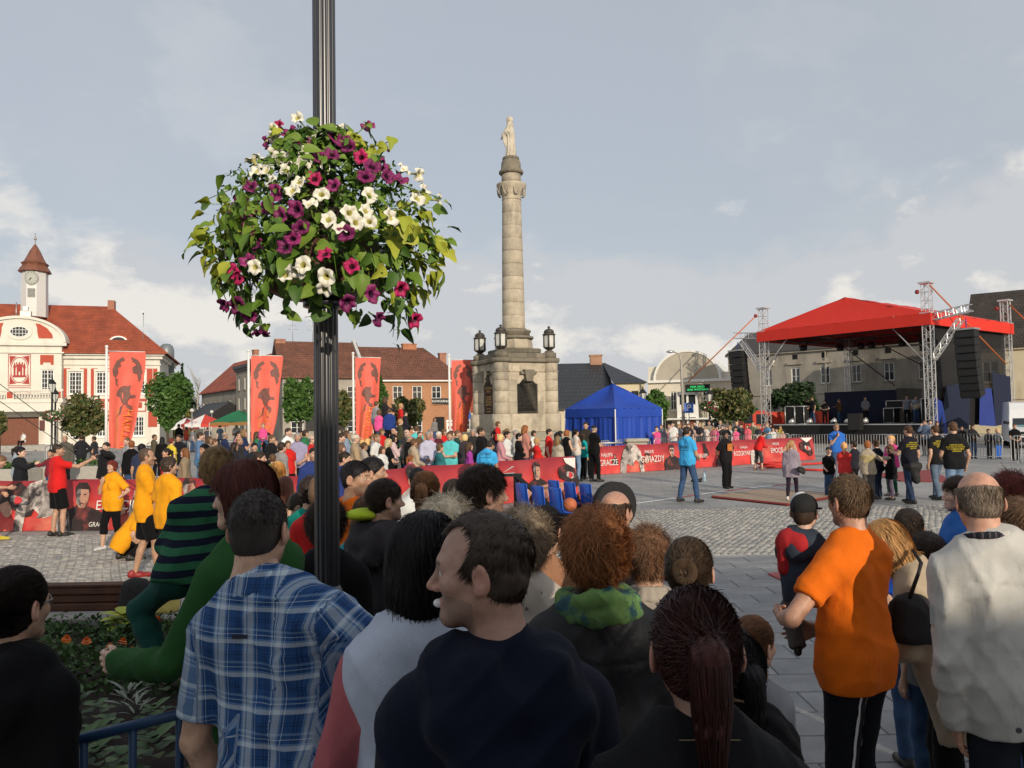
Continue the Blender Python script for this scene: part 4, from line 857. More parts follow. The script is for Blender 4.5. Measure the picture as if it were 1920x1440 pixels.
for s in (-1,1):pl=[(s*x,z)for x,z in ((1.75,9.6),(3.05,9.6),(3.0,9.95),(2.5,10.5),(1.85,10.85),(1.45,10.9),(1.6,10.5),(1.62,10.1))];m.prism(pl if s==1 else pl[::-1],-1.03,-1.003,'Y')
for s in (-1,1):m.box((s*2.55-.75,-.94,7.25),(s*2.55+.75,-.904,8.15))if 0 else m.box((s*2.5-.62,-.94,7.5),(s*2.5+.62,-.904,8.15));m.box((s*2.5-.62,-.94,7.3),(s*2.5-.35,-.904,7.5));m.box((s*2.5+.35,-.94,7.3),(s*2.5+.62,-.904,7.5))
m.objs('red_panel',RED,TH)
cr=MB()
for a,b,c,d in ((-1.02,1.02,8.16,8.21),(-1.02,1.02,5.44,5.49),(-1.02,-.97,5.49,8.16),(.97,1.02,5.49,8.16)):cr.box((a,-.94,c),(b,-.904,d))
for sx in (-1,1):
 for sz in (-1,1):
  q=[(sx*.9,6.83+sz*1.24)]+[(sx*.86*cos_(t),6.83+sz*1.2*sin_(t))for t in np.linspace(.25,1.32,8)];cr.prism(q if sx*sz>0 else q[::-1],-.935,-.904,'Y')
ov,ov2=oval(.80,1.13),oval(.74,1.06)
for i in range(28):j=(i+1)%28;cr.add([(ov[i][0],-.935,6.83+ov[i][1]),(ov2[i][0],-.935,6.83+ov2[i][1]),(ov2[j][0],-.935,6.83+ov2[j][1]),(ov[j][0],-.935,6.83+ov[j][1])],[(0,3,2,1)])
for a,b,c,d in ((-.58,.58,6.2,6.38),(-.24,-.08,6.38,7.1),(.08,.24,6.38,7.1),(-.08,.08,6.7,7.1),(-.30,.30,7.1,7.32),(-.30,-.2,7.32,7.5),(.2,.3,7.32,7.5),(-.07,.07,7.32,7.5),(-.52,-.36,6.38,7.0),(.36,.52,6.38,7.0),(-.56,-.32,7.0,7.12),(.32,.56,7.0,7.12)):cr.box((a,-.95,c),(b,-.904,d))
for s in (-1,1):cr.prism([(s*.44-.12,7.12),(s*.44+.12,7.12),(s*.44,7.5)],-.95,-.904,'Y')
for a,b,c,d in ((-1.02,1.02,5.28,5.32),(-1.02,1.02,4.68,4.72),(-1.02,-.98,4.72,5.28),(.98,1.02,4.72,5.28)):cr.box((a,-.94,c),(b,-.904,d))
cr.obj('coat_of_arms',REDP,TH);RX=Matrix.Rotation(rad(90),4,'X')
textobj('date_lettering','A.D. 1910.',.46,REDP,TH,Matrix.Translation((0,-.93,5.0))@RX,sx=.95)
m=MB();m.box((-4.4,-2.6,3.95),(4.4,-.9,4.25));m.box((-4.2,-2.5,3.2),(4.2,-.9,3.95));[m.box((s*3.2-.45,-2.4,0),(s*3.2+.45,-1.5,3.2))for s in (-1,1)]
m.box((-4.4,-2.6,4.95),(4.4,-2.35,5.1));[m.box((x-.35,-2.58,4.25),(x+.35,-2.37,4.95))for x in (-3.95,-.35,3.95)];bl=m.obj('balcony',PLA,TH)
m=MB()
for x in np.arange(-3.45,3.5,.26):
 if abs(x+.35)>.4:m.lathe([(.06,4.25),(.10,4.45),(.05,4.7),(.085,4.95)],6,(x,-2.47,0))
o=m.obj('balusters',PLA,bl);o['kind']='stuff'
m=MB();[m.box((x-.25,-2.61,4.33),(x+.25,-2.582,4.88))for x in (-3.95,-.35,3.95)];m.objs('balcony_panel',RED,bl)
dr=MB();dr.box((-1.8,-.45,0),(1.8,-.35,2.75));dr.obj('door',mat('door_brown',(.17,.055,.028),rough=.6,vary=.2),TH);MB().box((-2.0,-.95,1.5),(-1.95,-.9,2.6)).box((1.87,-.95,1.55),(2.45,-.905,2.45)).obj('notice_board',mat('board_dark',(.10,.03,.025)),TH)
m=MB();[m.box((-5-i*.3,-4.2-i*.35,-.1),(5+i*.3,-.9,.0-.0+.36-i*.12))for i in range(3)];m.obj('steps',mat('grey_stone',(.33,.32,.29),rough=.9,vary=.2),TH)
# clock turret
TW=mat('turret_boards',(.62,.62,.60),rough=.6,vary=.06);tw=MB().lathe([(1.32,12.0),(1.32,12.5),(1.28,16.2)],8,(0,4,0),False,rad(22.5)).obj('turret',TW,TH)
COPT=mat('copper_brown',(.19,.075,.045),rough=.55,vary=.25,vscale=3);MB().lathe([(1.39,16.15),(1.65,16.2),(1.47,16.5),(1.22,16.8),(1.32,16.95),(1.39,17.0),(1.08,17.2),(0.84,17.6),(0.53,18.2),(0.16,18.75),(0.07,18.85)],8,(0,4,0),False,rad(22.5)).obj('turret_roof',COPT,tw)
MB().tube([(0,4,18.7),(0,4,19.9)],.035,6).lathe([(.02,19.2),(.14,19.3),(.16,19.38),(.14,19.46),(.02,19.55)],12,(0,4,0)).obj('finial',mat('gilt',(.45,.42,.36),rough=.35,metal=.7),tw)
MB().prism([(x,15.5+z)for x,z in oval(.66,.66)],2.72,2.82,'Y').obj('clock_face',mat('clock_grey',(.22,.23,.21),rough=.4),tw);MB().prism([(x,15.5+z)for x,z in oval(.56,.56)],2.705,2.719,'Y').obj('clock_dial',mat('clock_dial',(.33,.35,.31),rough=.4),tw)
m=MB();ch=lambda a,l,w_:m.prism([(-cos_(a)*w_,15.5+sin_(a)*w_),(cos_(a)*w_,15.5-sin_(a)*w_),(sin_(a)*l,15.5+cos_(a)*l)][::1],2.68,2.70,'Y');ch(rad(220),.46,.035);ch(rad(232),.3,.05)
for i in range(12):a=i*PI_/6;m.box((sin_(a)*.49-.025,2.69,15.5+cos_(a)*.49-.025),(sin_(a)*.49+.025,2.704,15.5+cos_(a)*.49+.025))
m.obj('clock_hands',DARK,tw)
m=MB();[m.box((-.36,2.70,13.75+i*.12),(.36,2.80,13.82+i*.12))for i in range(7)];m.obj('louvre',mat('louvre_grey',(.28,.28,.27)),tw)
m=MB();m.tube([(-.9,1,11.2),(-.9,1,13)],.05,6).tube([(.2,1,11.2),(.2,1,12.2)],.04,6).box((-.5,.8,11.6),(.5,1.2,12.2)).box((-.2,.7,12.2),(.25,1,12.6));m.obj('roof_aerial',STEEL,TH)
# ---- street of houses left of the middle
ROOFB=tilemat('brown_roof_tiles',(.21,.082,.045),(.145,.058,.036),(.07,.03,.02),.24,.2,.02,bump=.8,vary=.5);ROOFD=tilemat('slate_roof_tiles',(.030,.031,.034),(.024,.025,.028),(.012,.012,.013),.3,.3,.02,bump=.9,vary=.2,rough=.5)
ROOFO=tilemat('old_roof_tiles',(.055,.042,.033),(.040,.032,.026),(.02,.016,.013),.25,.25,.02,bump=.9,vary=.6);BRICK=tilemat('orange_bricks',(.43,.18,.075),(.36,.14,.06),(.36,.24,.15),.26,.08,.012,bump=.3,vary=.25)
def house(name,lab,cat,p0,p1,depth,ze,zr,wm,rm,rows,nwin,ww=.95,wh=1.5,hip=(0,0),win=dict(),z0=0,flat=False,over=.35,yr=None,skip=()):
 (xa,ya),(xb,yb)=p0,p1;ux,uy=xb-xa,yb-ya;Ln=math.hypot(ux,uy);t=thing(name,lab,cat,(xa,ya,z0),rz_of(ux,uy));m=MB();ops=[]
 for i in range(nwin):
  for r_,z in enumerate(rows):
   if (i,r_)in skip:continue
   c=Ln*(i+.5)/nwin;ops.append((c-ww/2,c+ww/2,z,z+wh))
 wall(m,0,Ln,0,ze,ops);yr_=depth/2 if yr is None else yr
 if flat or hip[0]:m.quad((0,depth,0),(0,0,0),(0,0,ze),(0,depth,ze))
 else:m.add([(0,depth,0),(0,0,0),(0,0,ze),(0,yr_,zr),(0,depth,ze)],[(0,1,2,3,4)])
 if flat or hip[1]:m.quad((Ln,0,0),(Ln,depth,0),(Ln,depth,ze),(Ln,0,ze))
 else:m.add([(Ln,0,0),(Ln,depth,0),(Ln,depth,ze),(Ln,yr_,zr),(Ln,0,ze)],[(0,1,2,3,4)])
 m.obj('wall',wm,t);m=MB()
 if flat:m.box((-over,-over,ze),(Ln+over,depth+over,ze+.35));m.box((-over*.6,-over*.6,ze-.3),(Ln+over*.6,-.005,ze))
 else:
  mm=(zr-ze)/yr_;gable_roof(m,-over*.5,Ln+over*.5,-over,depth+over,ze-over*mm*.9,zr,.14,hip[0],hip[1],yr_)
 rf=m.obj('roof',rm,t)
 for o in ops:window(t,*o,sill=True,sm=wm,**win)
 return t,rf,Ln
def chimney(rf,x,y,z,w_=.7,h_=1.2,col=(.30,.13,.08)):MB().box((x-w_/2,y-.35,z-.6),(x+w_/2,y+.35,z+h_)).box((x-w_/2-.06,y-.41,z+h_),(x+w_/2+.06,y+.41,z+h_+.12)).obj('chimney',mat('chimney_%d'%int(col[0]*1000),col,vary=.25,vscale=3),rf)
PT=lambda px,d:(X(px,d),d)
t,rf,Ln=house('row_house','grey rendered house with red roof and skylights at the far end of the side street','house',PT(378,114),PT(447,97),9,6.4,10.6,RENDER_GREY,ROOFR,(1.0,3.5),8,.8,1.5)
m=MB();[m.box((x,2.0,8.45),(x+.8,3.4,8.55),Matrix.Translation((0,0,0)))for x in (8.5,10,11.5)];o=m.obj('skylight',GLASS,rf);chimney(rf,11,4.6,10.5,.9)
t,rf,Ln=house('row_house','tall grey corner house with a dark flat cornice and narrow windows','house',PT(443,96),PT(503,84),9,8.4,8,RENDER_GREY,mat('dark_cornice',(.05,.05,.05)),(1.0,3.6,5.9),5,.75,1.5,flat=True)
t,rf,Ln=house('corner_house','grey rendered house under brown tiled roof behind the flags','house',PT(530,72),PT(688,75),10,6.2,9.7,RENDER_GREY,ROOFB,(1.0,3.7),3,1.1,1.6)
chimney(rf,4.6,5,9.6,.8,1.3,(.34,.28,.2));chimney(rf,.4,5,9.3,.9,.6)
for x in (1.6,3.5):m=MB();m.tube([(x,5,9.6),(x,5,12.2)],.025,5);[m.tube([(x-w_,5,z),(x+w_,5,z)],.015,4)for z,w_ in ((11.9,.45),(11.4,.3),(11.0,.5))];m.obj('aerial',STEEL,rf)
MB().box((Ln-.35,-.45,5.9),(Ln-.02,.0,6.4)).prism([(-.4,6.05),(5,9.75),(10.4,6.05),(10.4,6.5),(5,10.15),(-.4,6.5)][::-1],Ln-.3,Ln-.02,'X').obj('fire_wall',mat('fire_wall',(.5,.5,.48)),t)
MB().box((2.0,-.08,1.2),(5.6,-.01,2.9)).obj('shop_sign',mat('black_sign',(.012,.012,.012)),t);textobj('shop_lettering','.XAO\nCZNA',.62,mat('gold_letter',(.5,.42,.22)),t,Matrix.Translation((4.1,-.10,2.1))@RX)
t,rf,Ln=house('brick_house','orange brick house with a brown roof, left of the statue column','house',PT(690,75),PT(872,78.4),10,6.0,9.3,BRICK,ROOFB,(.9,3.55),5,.95,1.75,hip=(0,3),skip=((4,1),(3,0),(4,0)))
chimney(rf,5.2,5,9.2,1.4,.5,(.36,.14,.06));chimney(rf,8.7,5,7.6,.7,1.2)
MB().box((6.5,-.08,0),(7.4,-.006,2.3)).obj('doorway',DARK,t);MB().box((6.2,-.12,3.5),(7.9,-.01,4.1)).obj('sign',mat('black_sign'),t);textobj('sign_lettering','KAWIARNIA',.32,WHITE,t,Matrix.Translation((7.05,-.13,3.8))@RX)
MB().box((7.6,-.08,.5),(8.5,-.01,2.0)).obj('poster',WHITE,t);MB().box((7.75,-.09,1.1),(8.35,-.082,1.4)).box((7.7,-.09,1.7),(8.4,-.082,1.78)).obj('poster_print',REDP,t)
m=MB();m.tube([(8.75,-.05,0),(8.75,-.05,6)],.06,6);m.box((-.1,-.42,5.72),(Ln+.1,-.3,5.84));m.obj('gutter',STEEL,t)
t,rf,Ln=house('red_roofed_house','house with a bright red roof just left of the monument','house',PT(862,86),PT(935,86),9,3.0,8.6,CREAM,ROOFR,(.9,),2,hip=(0,0),over=.2)
t,rf,Ln=house('slate_house','cream house with dark slate roof right of the monument','house',PT(1048,58),PT(1158,58),13,2.7,6.35,CREAM,ROOFD,(),1,yr=8,over=.3);chimney(rf,3.6,8,6.3,.95,.75,(.32,.17,.10))
MB().add([(-.28,-.35,2.4),(-.13,-.35,2.4),(-.13,8,6.6),(-.28,8,6.6),(-.28,-.35,2.62),(-.13,-.35,2.62),(-.13,8,6.82),(-.28,8,6.82)],[(0,1,5,4),(4,5,6,7),(3,0,4,7),(1,2,6,5)]).obj('verge_board',WHITE,rf)
MB().box((.5,-.1,.2),(2.8,-.01,2.2)).obj('gate_panel',DARK,t)
m=MB();ops=[(.9,1.7,2.9,3.9),(2.5,3.5,2.8,3.95)];wall(m,0,4.4,0,4.6,ops);m.quad((4.4,0,0),(4.4,8,0),(4.4,8,4.6),(4.4,0,4.6));wg=m.obj('wing_wall',CREAM,t,(Ln+.02,2,0));wg.scale.x=.53
for o in ops:window(wg,*o,nx=2,nz=2,fm=mat('dark_frame',(.03,.03,.03)))
m=MB();m.add([(-.2,-.4,4.55),(4.8,-.4,4.55),(4.8,8,4.55),(-.2,6.2,6.5),(.2,6.2,6.5)],[(0,1,4,3),(1,2,4)]);m.obj('wing_roof',ROOFD,wg)
# ---- theatre with the round gable
PALE=mat('theatre_plaster',(.64,.60,.50),rough=.9,vary=.1,vscale=.7,stain=((.33,.29,.22),.4,.55,.8,(1,1,.3)));GREYP=mat('theatre_grey',(.40,.37,.30),rough=.9,vary=.15,vscale=1)
(xa,ya),(xb,yb)=PT(1216,66),PT(1380,63.5);TL=math.hypot(xb-xa,yb-ya);T_=thing('theatre','pale theatre with a round arched gable beside the stage','theatre',(xa,ya,0),rz_of(xb-xa,yb-ya))
m=MB();ops=[(1.1,1.75,2.5,4.0),(2.35,3.0,2.5,4.0),(5.7,6.35,2.5,4.0),(6.95,7.6,2.5,4.0),(.9,2.6,.3,1.7),(5.8,7.6,.3,1.7)];ops=[(a*TL/9,b*TL/9,c,d)for a,b,c,d in ops]
wall(m,0,TL,0,4.75,ops);m.quad((0,9,0),(0,0,0),(0,0,4.75),(0,9,4.75));m.quad((TL,0,0),(TL,9,0),(TL,9,4.75),(TL,0,4.75));m.box((0,.3,4.95),(1.3,9,6.1));m.box((1.3,.3,4.95),(TL,9,5.5));m.obj('wall',PALE,T_)
for o in ops:window(T_,*o,nx=2,nz=2,sill=True,sm=WHITE)
m=MB();m.box((-.25,-.3,4.75),(TL+.25,.28,4.95));m.obj('cornice',WHITE,T_)
ar=[(TL*.46+2.55*cos_(a),4.95+2.25*sin_(a))for a in np.linspace(0,PI_,21)];MB().prism(ar,.0,.3,'Y').obj('round_gable',GREYP,T_)
m=MB();ar2=[(TL*.46+2.72*cos_(a),4.95+2.42*sin_(a))for a in np.linspace(0,PI_,21)]
for i in range(20):m.add([(ar[i][0],-.08,ar[i][1]),(ar2[i][0],-.08,ar2[i][1]),(ar2[i+1][0],-.08,ar2[i+1][1]),(ar[i+1][0],-.08,ar[i+1][1]),(ar[i][0],8,ar[i][1]),(ar2[i][0],8,ar2[i][1]),(ar2[i+1][0],8,ar2[i+1][1]),(ar[i+1][0],8,ar[i+1][1])],[(0,1,2,3),(1,5,6,2),(0,3,7,4)])
m.obj('gable_coping',WHITE,T_)
m=MB();x0,x1=TL*.40,TL*.58;m.box((x0-.2,-1.4,.1),(x0,-1.2,3.9));m.box((x1,-1.4,.1),(x1+.2,-1.2,3.9));m.box((x0,-1.4,1.9),(x1,-1.25,2.9));m.box((x0-.2,-1.4,3.7),(x1+.2,-.02,3.95));m.box(((x0+x1)/2-.08,-1.42,.1),((x0+x1)/2+.08,-1.22,3.7));m.box((x0-1,-1.8,1.72),(x1+1,-.02,1.84));po=m.obj('glazed_porch',WHITE,T_)
MB().box((x0,-1.3,2.92),(x1,-1.24,3.68)).obj('pane',GLASS,po);MB().box((x0,-1.3,.1),(x1,-1.24,1.7)).obj('porch_door',mat('door_brown'),po)
MB().box((x0+.6,-2.2,3.85),(x0+2.5,-2.05,4.45)).obj('display_case',DARK,T_);textobj('led_lettering','MDK KINO\n18:00 WYSTAWA',.22,(lambda m:m)(mat('led_green',(.02,.55,.12),rough=.4,vary=0)),T_,Matrix.Translation((x0+1.55,-2.215,4.15))@RX)
b_=MATS['led_green'].node_tree.nodes['Principled BSDF'];b_.inputs['Emission Color'].default_value=(.05,.8,.25,1);b_.inputs['Emission Strength'].default_value=.8
# ---- long grey building behind the stage, cream house on the right
t,rf,Ln=house('tenement','long grey two storey tenement behind the concert stage','building',(26.0,96),(57.0,65),11,9.2,12.0,RENDER_GREY,mat('tenement_roof',(.06,.055,.05),rough=.8),(1.0,5.3),13,1.05,1.9,win=dict(nx=2,nz=2,fr=.1))
m=MB();[m.box((Ln*(i+.5)/13-.85,-.22,7.55),(Ln*(i+.5)/13+.85,-.006,7.8))for i in range(13)];m.box((0,-.15,4.2),(Ln,-.006,4.4));m.box((-.2,-.3,8.9),(Ln+.2,-.006,9.1));[m.box((Ln*i/4+1-.07,-.16,0),(Ln*i/4+1+.07,-.02,8.9))for i in range(4)];m.obj('mouldings',RENDER_GREY,t)
m=MB();[m.box((Ln*(i+.5)/13-.3,-.02,8.15),(Ln*(i+.5)/13+.3,-.004,8.7))for i in range(13)];m.obj('attic_window',DARK,t)
t,rf,Ln=house('gabled_house','cream house with a big dark tiled roof at the right edge','house',(37.6,66),(53.6,54),11,7.3,12.2,CREAM,ROOFO,(1.2,4.3),6,1.2,1.8,win=dict(nx=2,nz=2,fr=.12));m=MB();m.box((0,-.1,2.9),(Ln,-.006,3.2));m.box((0,-.25,6.9),(Ln,-.006,7.2));m.obj('mouldings',CREAM,t)
# low houses and greenery far left
t,rf,Ln=house('far_cottage','small far cottage with a dark lean roof past the parasols','house',PT(345,108),PT(381,96),6,2.6,4.6,RENDER_GREY,mat('dark_roof',(.03,.03,.032)),(),1)
# ====== statue column
MD=38.0;MC=P(966,785,MD+1.9);MON=thing('monument','weathered stone column with robed statue standing on a square pedestal','monument',(MC.x,MC.y,0),rad(25))
STONE=islandmat('monument_stone',(.47,.41,.31),(.35,.305,.235),.88,.5,30,stain=((.11,.10,.08),.9,.54,.76));DSTONE=islandmat('monument_dark_stone',(.20,.175,.13),(.14,.125,.095),.9,.6,25,stain=((.05,.05,.035),1.2,.5,.7))
# local frame: the face toward -y is the sunlit one, the face toward -x the shaded one
def block(lo,hi,nm='stone_block',mt=STONE,par=MON,bev=.018):return MB().box(lo,hi,bev=bev).obj(nm,mt,par)
for i,(w_,z0,z1)in enumerate(((3.1,0,.3),(2.75,.302,.62),(2.4,.622,.95),(2.05,.952,1.38))):block((-w_,-w_,z0),(w_,w_,z1),'step',mat('step_stone',(.30,.275,.22),rough=.9,vary=.2,vscale=2,bump=.4,bscale=20),bev=.03)
HW=1.52
block((-HW+.1,-HW+.1,1.385),(HW-.1,HW-.1,5.0),'core',DSTONE)
corn=[(-1,-1),(1,-1),(1,1),(-1,1)]
for sx,sy in corn:
 for z0,z1,r_ in ((1.385,2.36,.50),(2.362,2.98,.37),(2.982,3.58,.37),(3.582,4.16,.37),(4.162,4.62,.37),(4.64,5.12,.37)):MB().lathe([(r_-.02,z0),(r_,z0+.02),(r_,z1-.02),(r_-.02,z1)],24,(sx*(HW-.2),sy*(HW-.2),0)).obj('stone_block',STONE,MON)
 MB().lathe([(.37,4.60),(.42,4.62),(.42,4.66),(.37,4.68)],24,(sx*(HW-.2),sy*(HW-.2),0)).obj('moulding',STONE,MON)
for ax in (0,1,2,3):
 R4=Matrix.Rotation(ax*PI_/2,4,'Z')
 for a,b,c,d,p in ((-1.2,1.2,1.385,2.36,.12),(-1.1,-.56,2.362,2.98,0),(.56,1.1,2.362,2.98,0),(-1.1,-.56,2.982,3.58,0),(.56,1.1,2.982,3.58,0),(-1.1,-.56,3.582,4.16,0),(.56,1.1,3.582,4.16,0),(-1.1,-.30,4.162,4.6,0),(.30,1.1,4.162,4.6,0),(-1.1,-.38,4.64,5.12,0),(-.378,.378,4.64,5.12,.02),(.38,1.1,4.64,5.12,0),(-1.1,1.1,4.6,4.638,.03)):
  o=MB().box((a,-HW+.08-p-rng.uniform(0,.006),c),(b,-HW+.3,d),bev=.015).obj('stone_block',STONE,MON);o.matrix_local=R4
 o=MB().prism([(-.3,4.598),(-.56,4.158),(-.56,3.95),(-.42,4.0),(-.25,4.22),(0,4.3),(.25,4.22),(.42,4.0),(.56,3.95),(.56,4.158),(.3,4.598)],-HW+.06,-HW+.3,'Y').obj('stone_block',STONE,MON);o.matrix_local=R4
 o=MB().prism([(-.16,4.1),(.16,4.1),(.26,4.72),(-.26,4.72)],-HW-.22,-HW+.2,'Y').box((-.42,-HW-.12,4.48),(-.2,-HW+.1,4.62)).box((.2,-HW-.12,4.48),(.42,-HW+.1,4.62)).obj('keystone',DSTONE,MON);o.matrix_local=R4
 pl=MB().prism([(-.53,2.37),(.53,2.37),(.53,3.92),(.42,3.97),(.25,4.18),(0,4.26),(-.25,4.18),(-.42,3.97),(-.53,3.92)],-HW+.10,-HW+.2,'Y').obj('plaque',mat('black_granite',(.012,.012,.012),rough=.25,vary=.1),MON);pl.matrix_local=R4
 if ax==3:
  for t_,z,s_ in (('SERCE JEZUSA',3.78,.13),('KRÓLUJ',3.6,.13),('W POKORZE',3.3,.12),('ZADUMIENI\nWDZIĘCZNI\nMIESZKAŃCY',3.02,.13),('1930 - 1992',2.66,.1),('ROK PAŃSKI',2.5,.09)):textobj('plaque_lettering',t_,s_,mat('gold_leaf',(.55,.40,.14),rough=.35,metal=.3),pl,Matrix.Translation((0,-HW+.095,z))@RX)
for lo,hi in (((-HW-.1,-HW-.1,5.125),(HW+.1,HW+.1,5.36)),):block(lo,hi,'cornice',DSTONE,bev=.05)
for ax in range(4):
 R4=Matrix.Rotation(ax*PI_/2,4,'Z')
 for a,b in ((-1.0,-.5),(-.495,0),(.005,.5),(.505,1.0)):o=MB().box((a,-HW+.06,5.364),(b,-HW+.4,5.72),bev=.03).obj('stone_block',DSTONE,MON);o.matrix_local=R4
LM=mat('lantern_iron',(.05,.045,.038),rough=.5,vary=.2);LG=mat('lantern_glass',(.55,.56,.52),rough=.15,vary=.1,spec=.6)
for sx,sy in corn:
 c=(sx*(HW-.22),sy*(HW-.22),0);MB().lathe([(.46,5.13),(.5,5.2),(.5,5.36)],24,c).obj('cornice',DSTONE,MON);MB().lathe([(.34,5.362),(.34,5.75),(.24,5.78),(.2,5.9)],16,c).obj('lantern_base',DSTONE,MON)
 lt=MB();lt.lathe([(.12,5.9),(.16,5.98),(.30,6.1),(.31,6.16)],6,c,False).lathe([(.33,7.0),(.33,7.06),(.26,7.1),(.24,7.16),(.27,7.18),(.22,7.34),(.12,7.42),(.05,7.44),(.05,7.5),(.08,7.54),(.02,7.6)],12,c)
 for i in range(6):a=i*PI_/3;p=(c[0]+.29*cos_(a),c[1]+.29*sin_(a));lt.tube([(p[0],p[1],6.14),(p[0],p[1],7.02)],.035,6)
 l=lt.obj('lantern',LM,MON);MB().lathe([(.25,6.16),(.27,6.3),(.27,6.9),(.24,7.0)],6,c,False).obj('glass',LG,l)
for r_,z0,z1,nn in ((1.18,5.364,5.75,4),(1.0,5.752,6.1,4)):block((-r_,-r_,z0),(r_,r_,z1),'stone_block',DSTONE,bev=.06)
MB().lathe([(.92,6.102),(.95,6.2),(.90,6.75),(.86,6.8)],8,(0,0,0),False,rad(22.5)).obj('stone_block',STONE,MON);MB().lathe([(.95,6.802),(1.0,6.88),(.98,6.98),(.84,7.02)],32).obj('moulding',DSTONE,MON);MB().lathe([(.8,7.022),(.8,7.25),(.86,7.3),(.86,7.42),(.72,7.46),(.63,7.55)],32).obj('column_base',DSTONE,MON)
zs=np.linspace(7.552,13.05,11);rr=lambda z:.575-.10*((z-7.5)/5.6)**1.2
for a,b in zip(zs,zs[1:]):MB().lathe([(rr(a)-.012,a+.002),(rr(a),a+.018),(rr(b),b-.018),(rr(b)-.012,b-.002)],36).obj('column_drum',STONE,MON)
cap=MB().lathe([(.47,13.052),(.5,13.08),(.47,13.14),(.5,13.3),(.66,13.62),(.75,13.78),(.76,13.86),(.7,13.88)],36)
cp=cap.obj('capital',STONE,MON);m=MB()
for i in range(8):
 a0=i*PI_/4
 for g in (-1,1):m.tube([(cos_(a0+g*q*.36)*(.53+.24*abs(sin_(q*3.1))*.5+.03+q*.12),sin_(a0+g*q*.36)*(.56+q*.14),13.28+.42*q-.1*sin_(q*6))for q in np.linspace(0,1,6)],[.02,.035,.035,.03,.025,.015],6)
m.obj('carved_garland',STONE,cp)
MB().lathe([(.49,13.885),(.49,14.38)],32).obj('stone_block',STONE,MON);MB().lathe([(.56,14.382),(.62,14.44),(.62,14.52),(.54,14.6),(.50,14.7),(.49,14.95),(.44,15.08),(.42,15.1)],32).obj('statue_base',DSTONE,MON);MB().lathe([(.41,15.102),(.43,15.15),(.41,15.25)],32).obj('stone_block',DSTONE,MON)
# robed statue, looking left, one hand lowered
S=Sdf();k_=1.24
def q_(x,y,z):return (np.array((x,y,z))*k_)
S.cap(q_(0,0,.05),q_(0,.0,1.0),.26*k_,.19*k_,.05,n=(0,1,0),q=.8);S.cap(q_(-.13,0,1.32),q_(.13,0,1.32),.085*k_,k=.1);S.cap(q_(0,0,.95),q_(0,0,1.28),.17*k_,.15*k_,.08,n=(0,1,0),q=.75);S.cap(q_(0,.02,1.36),q_(0,.04,1.5),.05*k_,k=.05)
S.ell(q_(0,.05,1.56),np.array((.075,.095,.115))*k_,.03);S.ell(q_(0,-.01,1.53),np.array((.095,.10,.14))*k_,.03);S.ell(q_(0,.13,1.49),np.array((.04,.04,.06))*k_,.03)
S.cap(q_(.19,0,1.3),q_(.22,.06,1.05),.075*k_,.07*k_,.05).cap(q_(.22,.06,1.05),q_(.06,.20,1.16),.07*k_,.05*k_,.04).cap(q_(.06,.20,1.16),q_(.0,.22,1.22),.03*k_,.025*k_,.02)
S.cap(q_(-.19,0,1.3),q_(-.22,.08,1.0),.08*k_,.08*k_,.05).cap(q_(-.22,.08,1.0),q_(-.12,.30,.84),.075*k_,.06*k_,.05).cap(q_(-.12,.30,.84),q_(-.09,.37,.76),.032*k_,.02*k_,.02)
S.chain([q_(-.2,.2,.95),q_(-.18,.2,.6),q_(-.13,.18,.35)],[.07*k_,.05*k_,.02*k_],.06)
def sf(Q):return (.018*np.sin(np.arctan2(Q[:,0],Q[:,1]+.05)*13+2.2*np.sin(Q[:,2]*3))*np.clip((1.55-Q[:,2])*3,0,1)+.010*np.sin(Q[:,0]*21+Q[:,2]*9)).astype(np.float32)
S.fold=sf;S.clips=[((0,0,.0),(0,0,-1))];V,F=S.build(.026);o=link('statue',mesh_np('statue',V,F,[mat('statue_stone',(.50,.455,.37),rough=.85,vary=.22,vscale=2.5,bump=.4,bscale=25,stain=((.16,.15,.12),1.4,.52,.72,(1,1,.5)))]),MON,(0,0,15.25),rad(48));o.scale=(1.02,)*3
def zmap(z):return float(np.interp(z,[0,1.385,5.36,7.55,13.05,30],[0,1.385,4.95,6.5,13.0,29.95]))
for o in MON.children_recursive:
 if o.name.startswith('statue')and o.location.z>10:o.location.z=zmap(o.location.z)
 elif o.name.startswith('plaque_lettering'):o.location.z=zmap(o.location.z)
 else:
  for v in o.data.vertices:v.co.z=zmap(v.co.z)
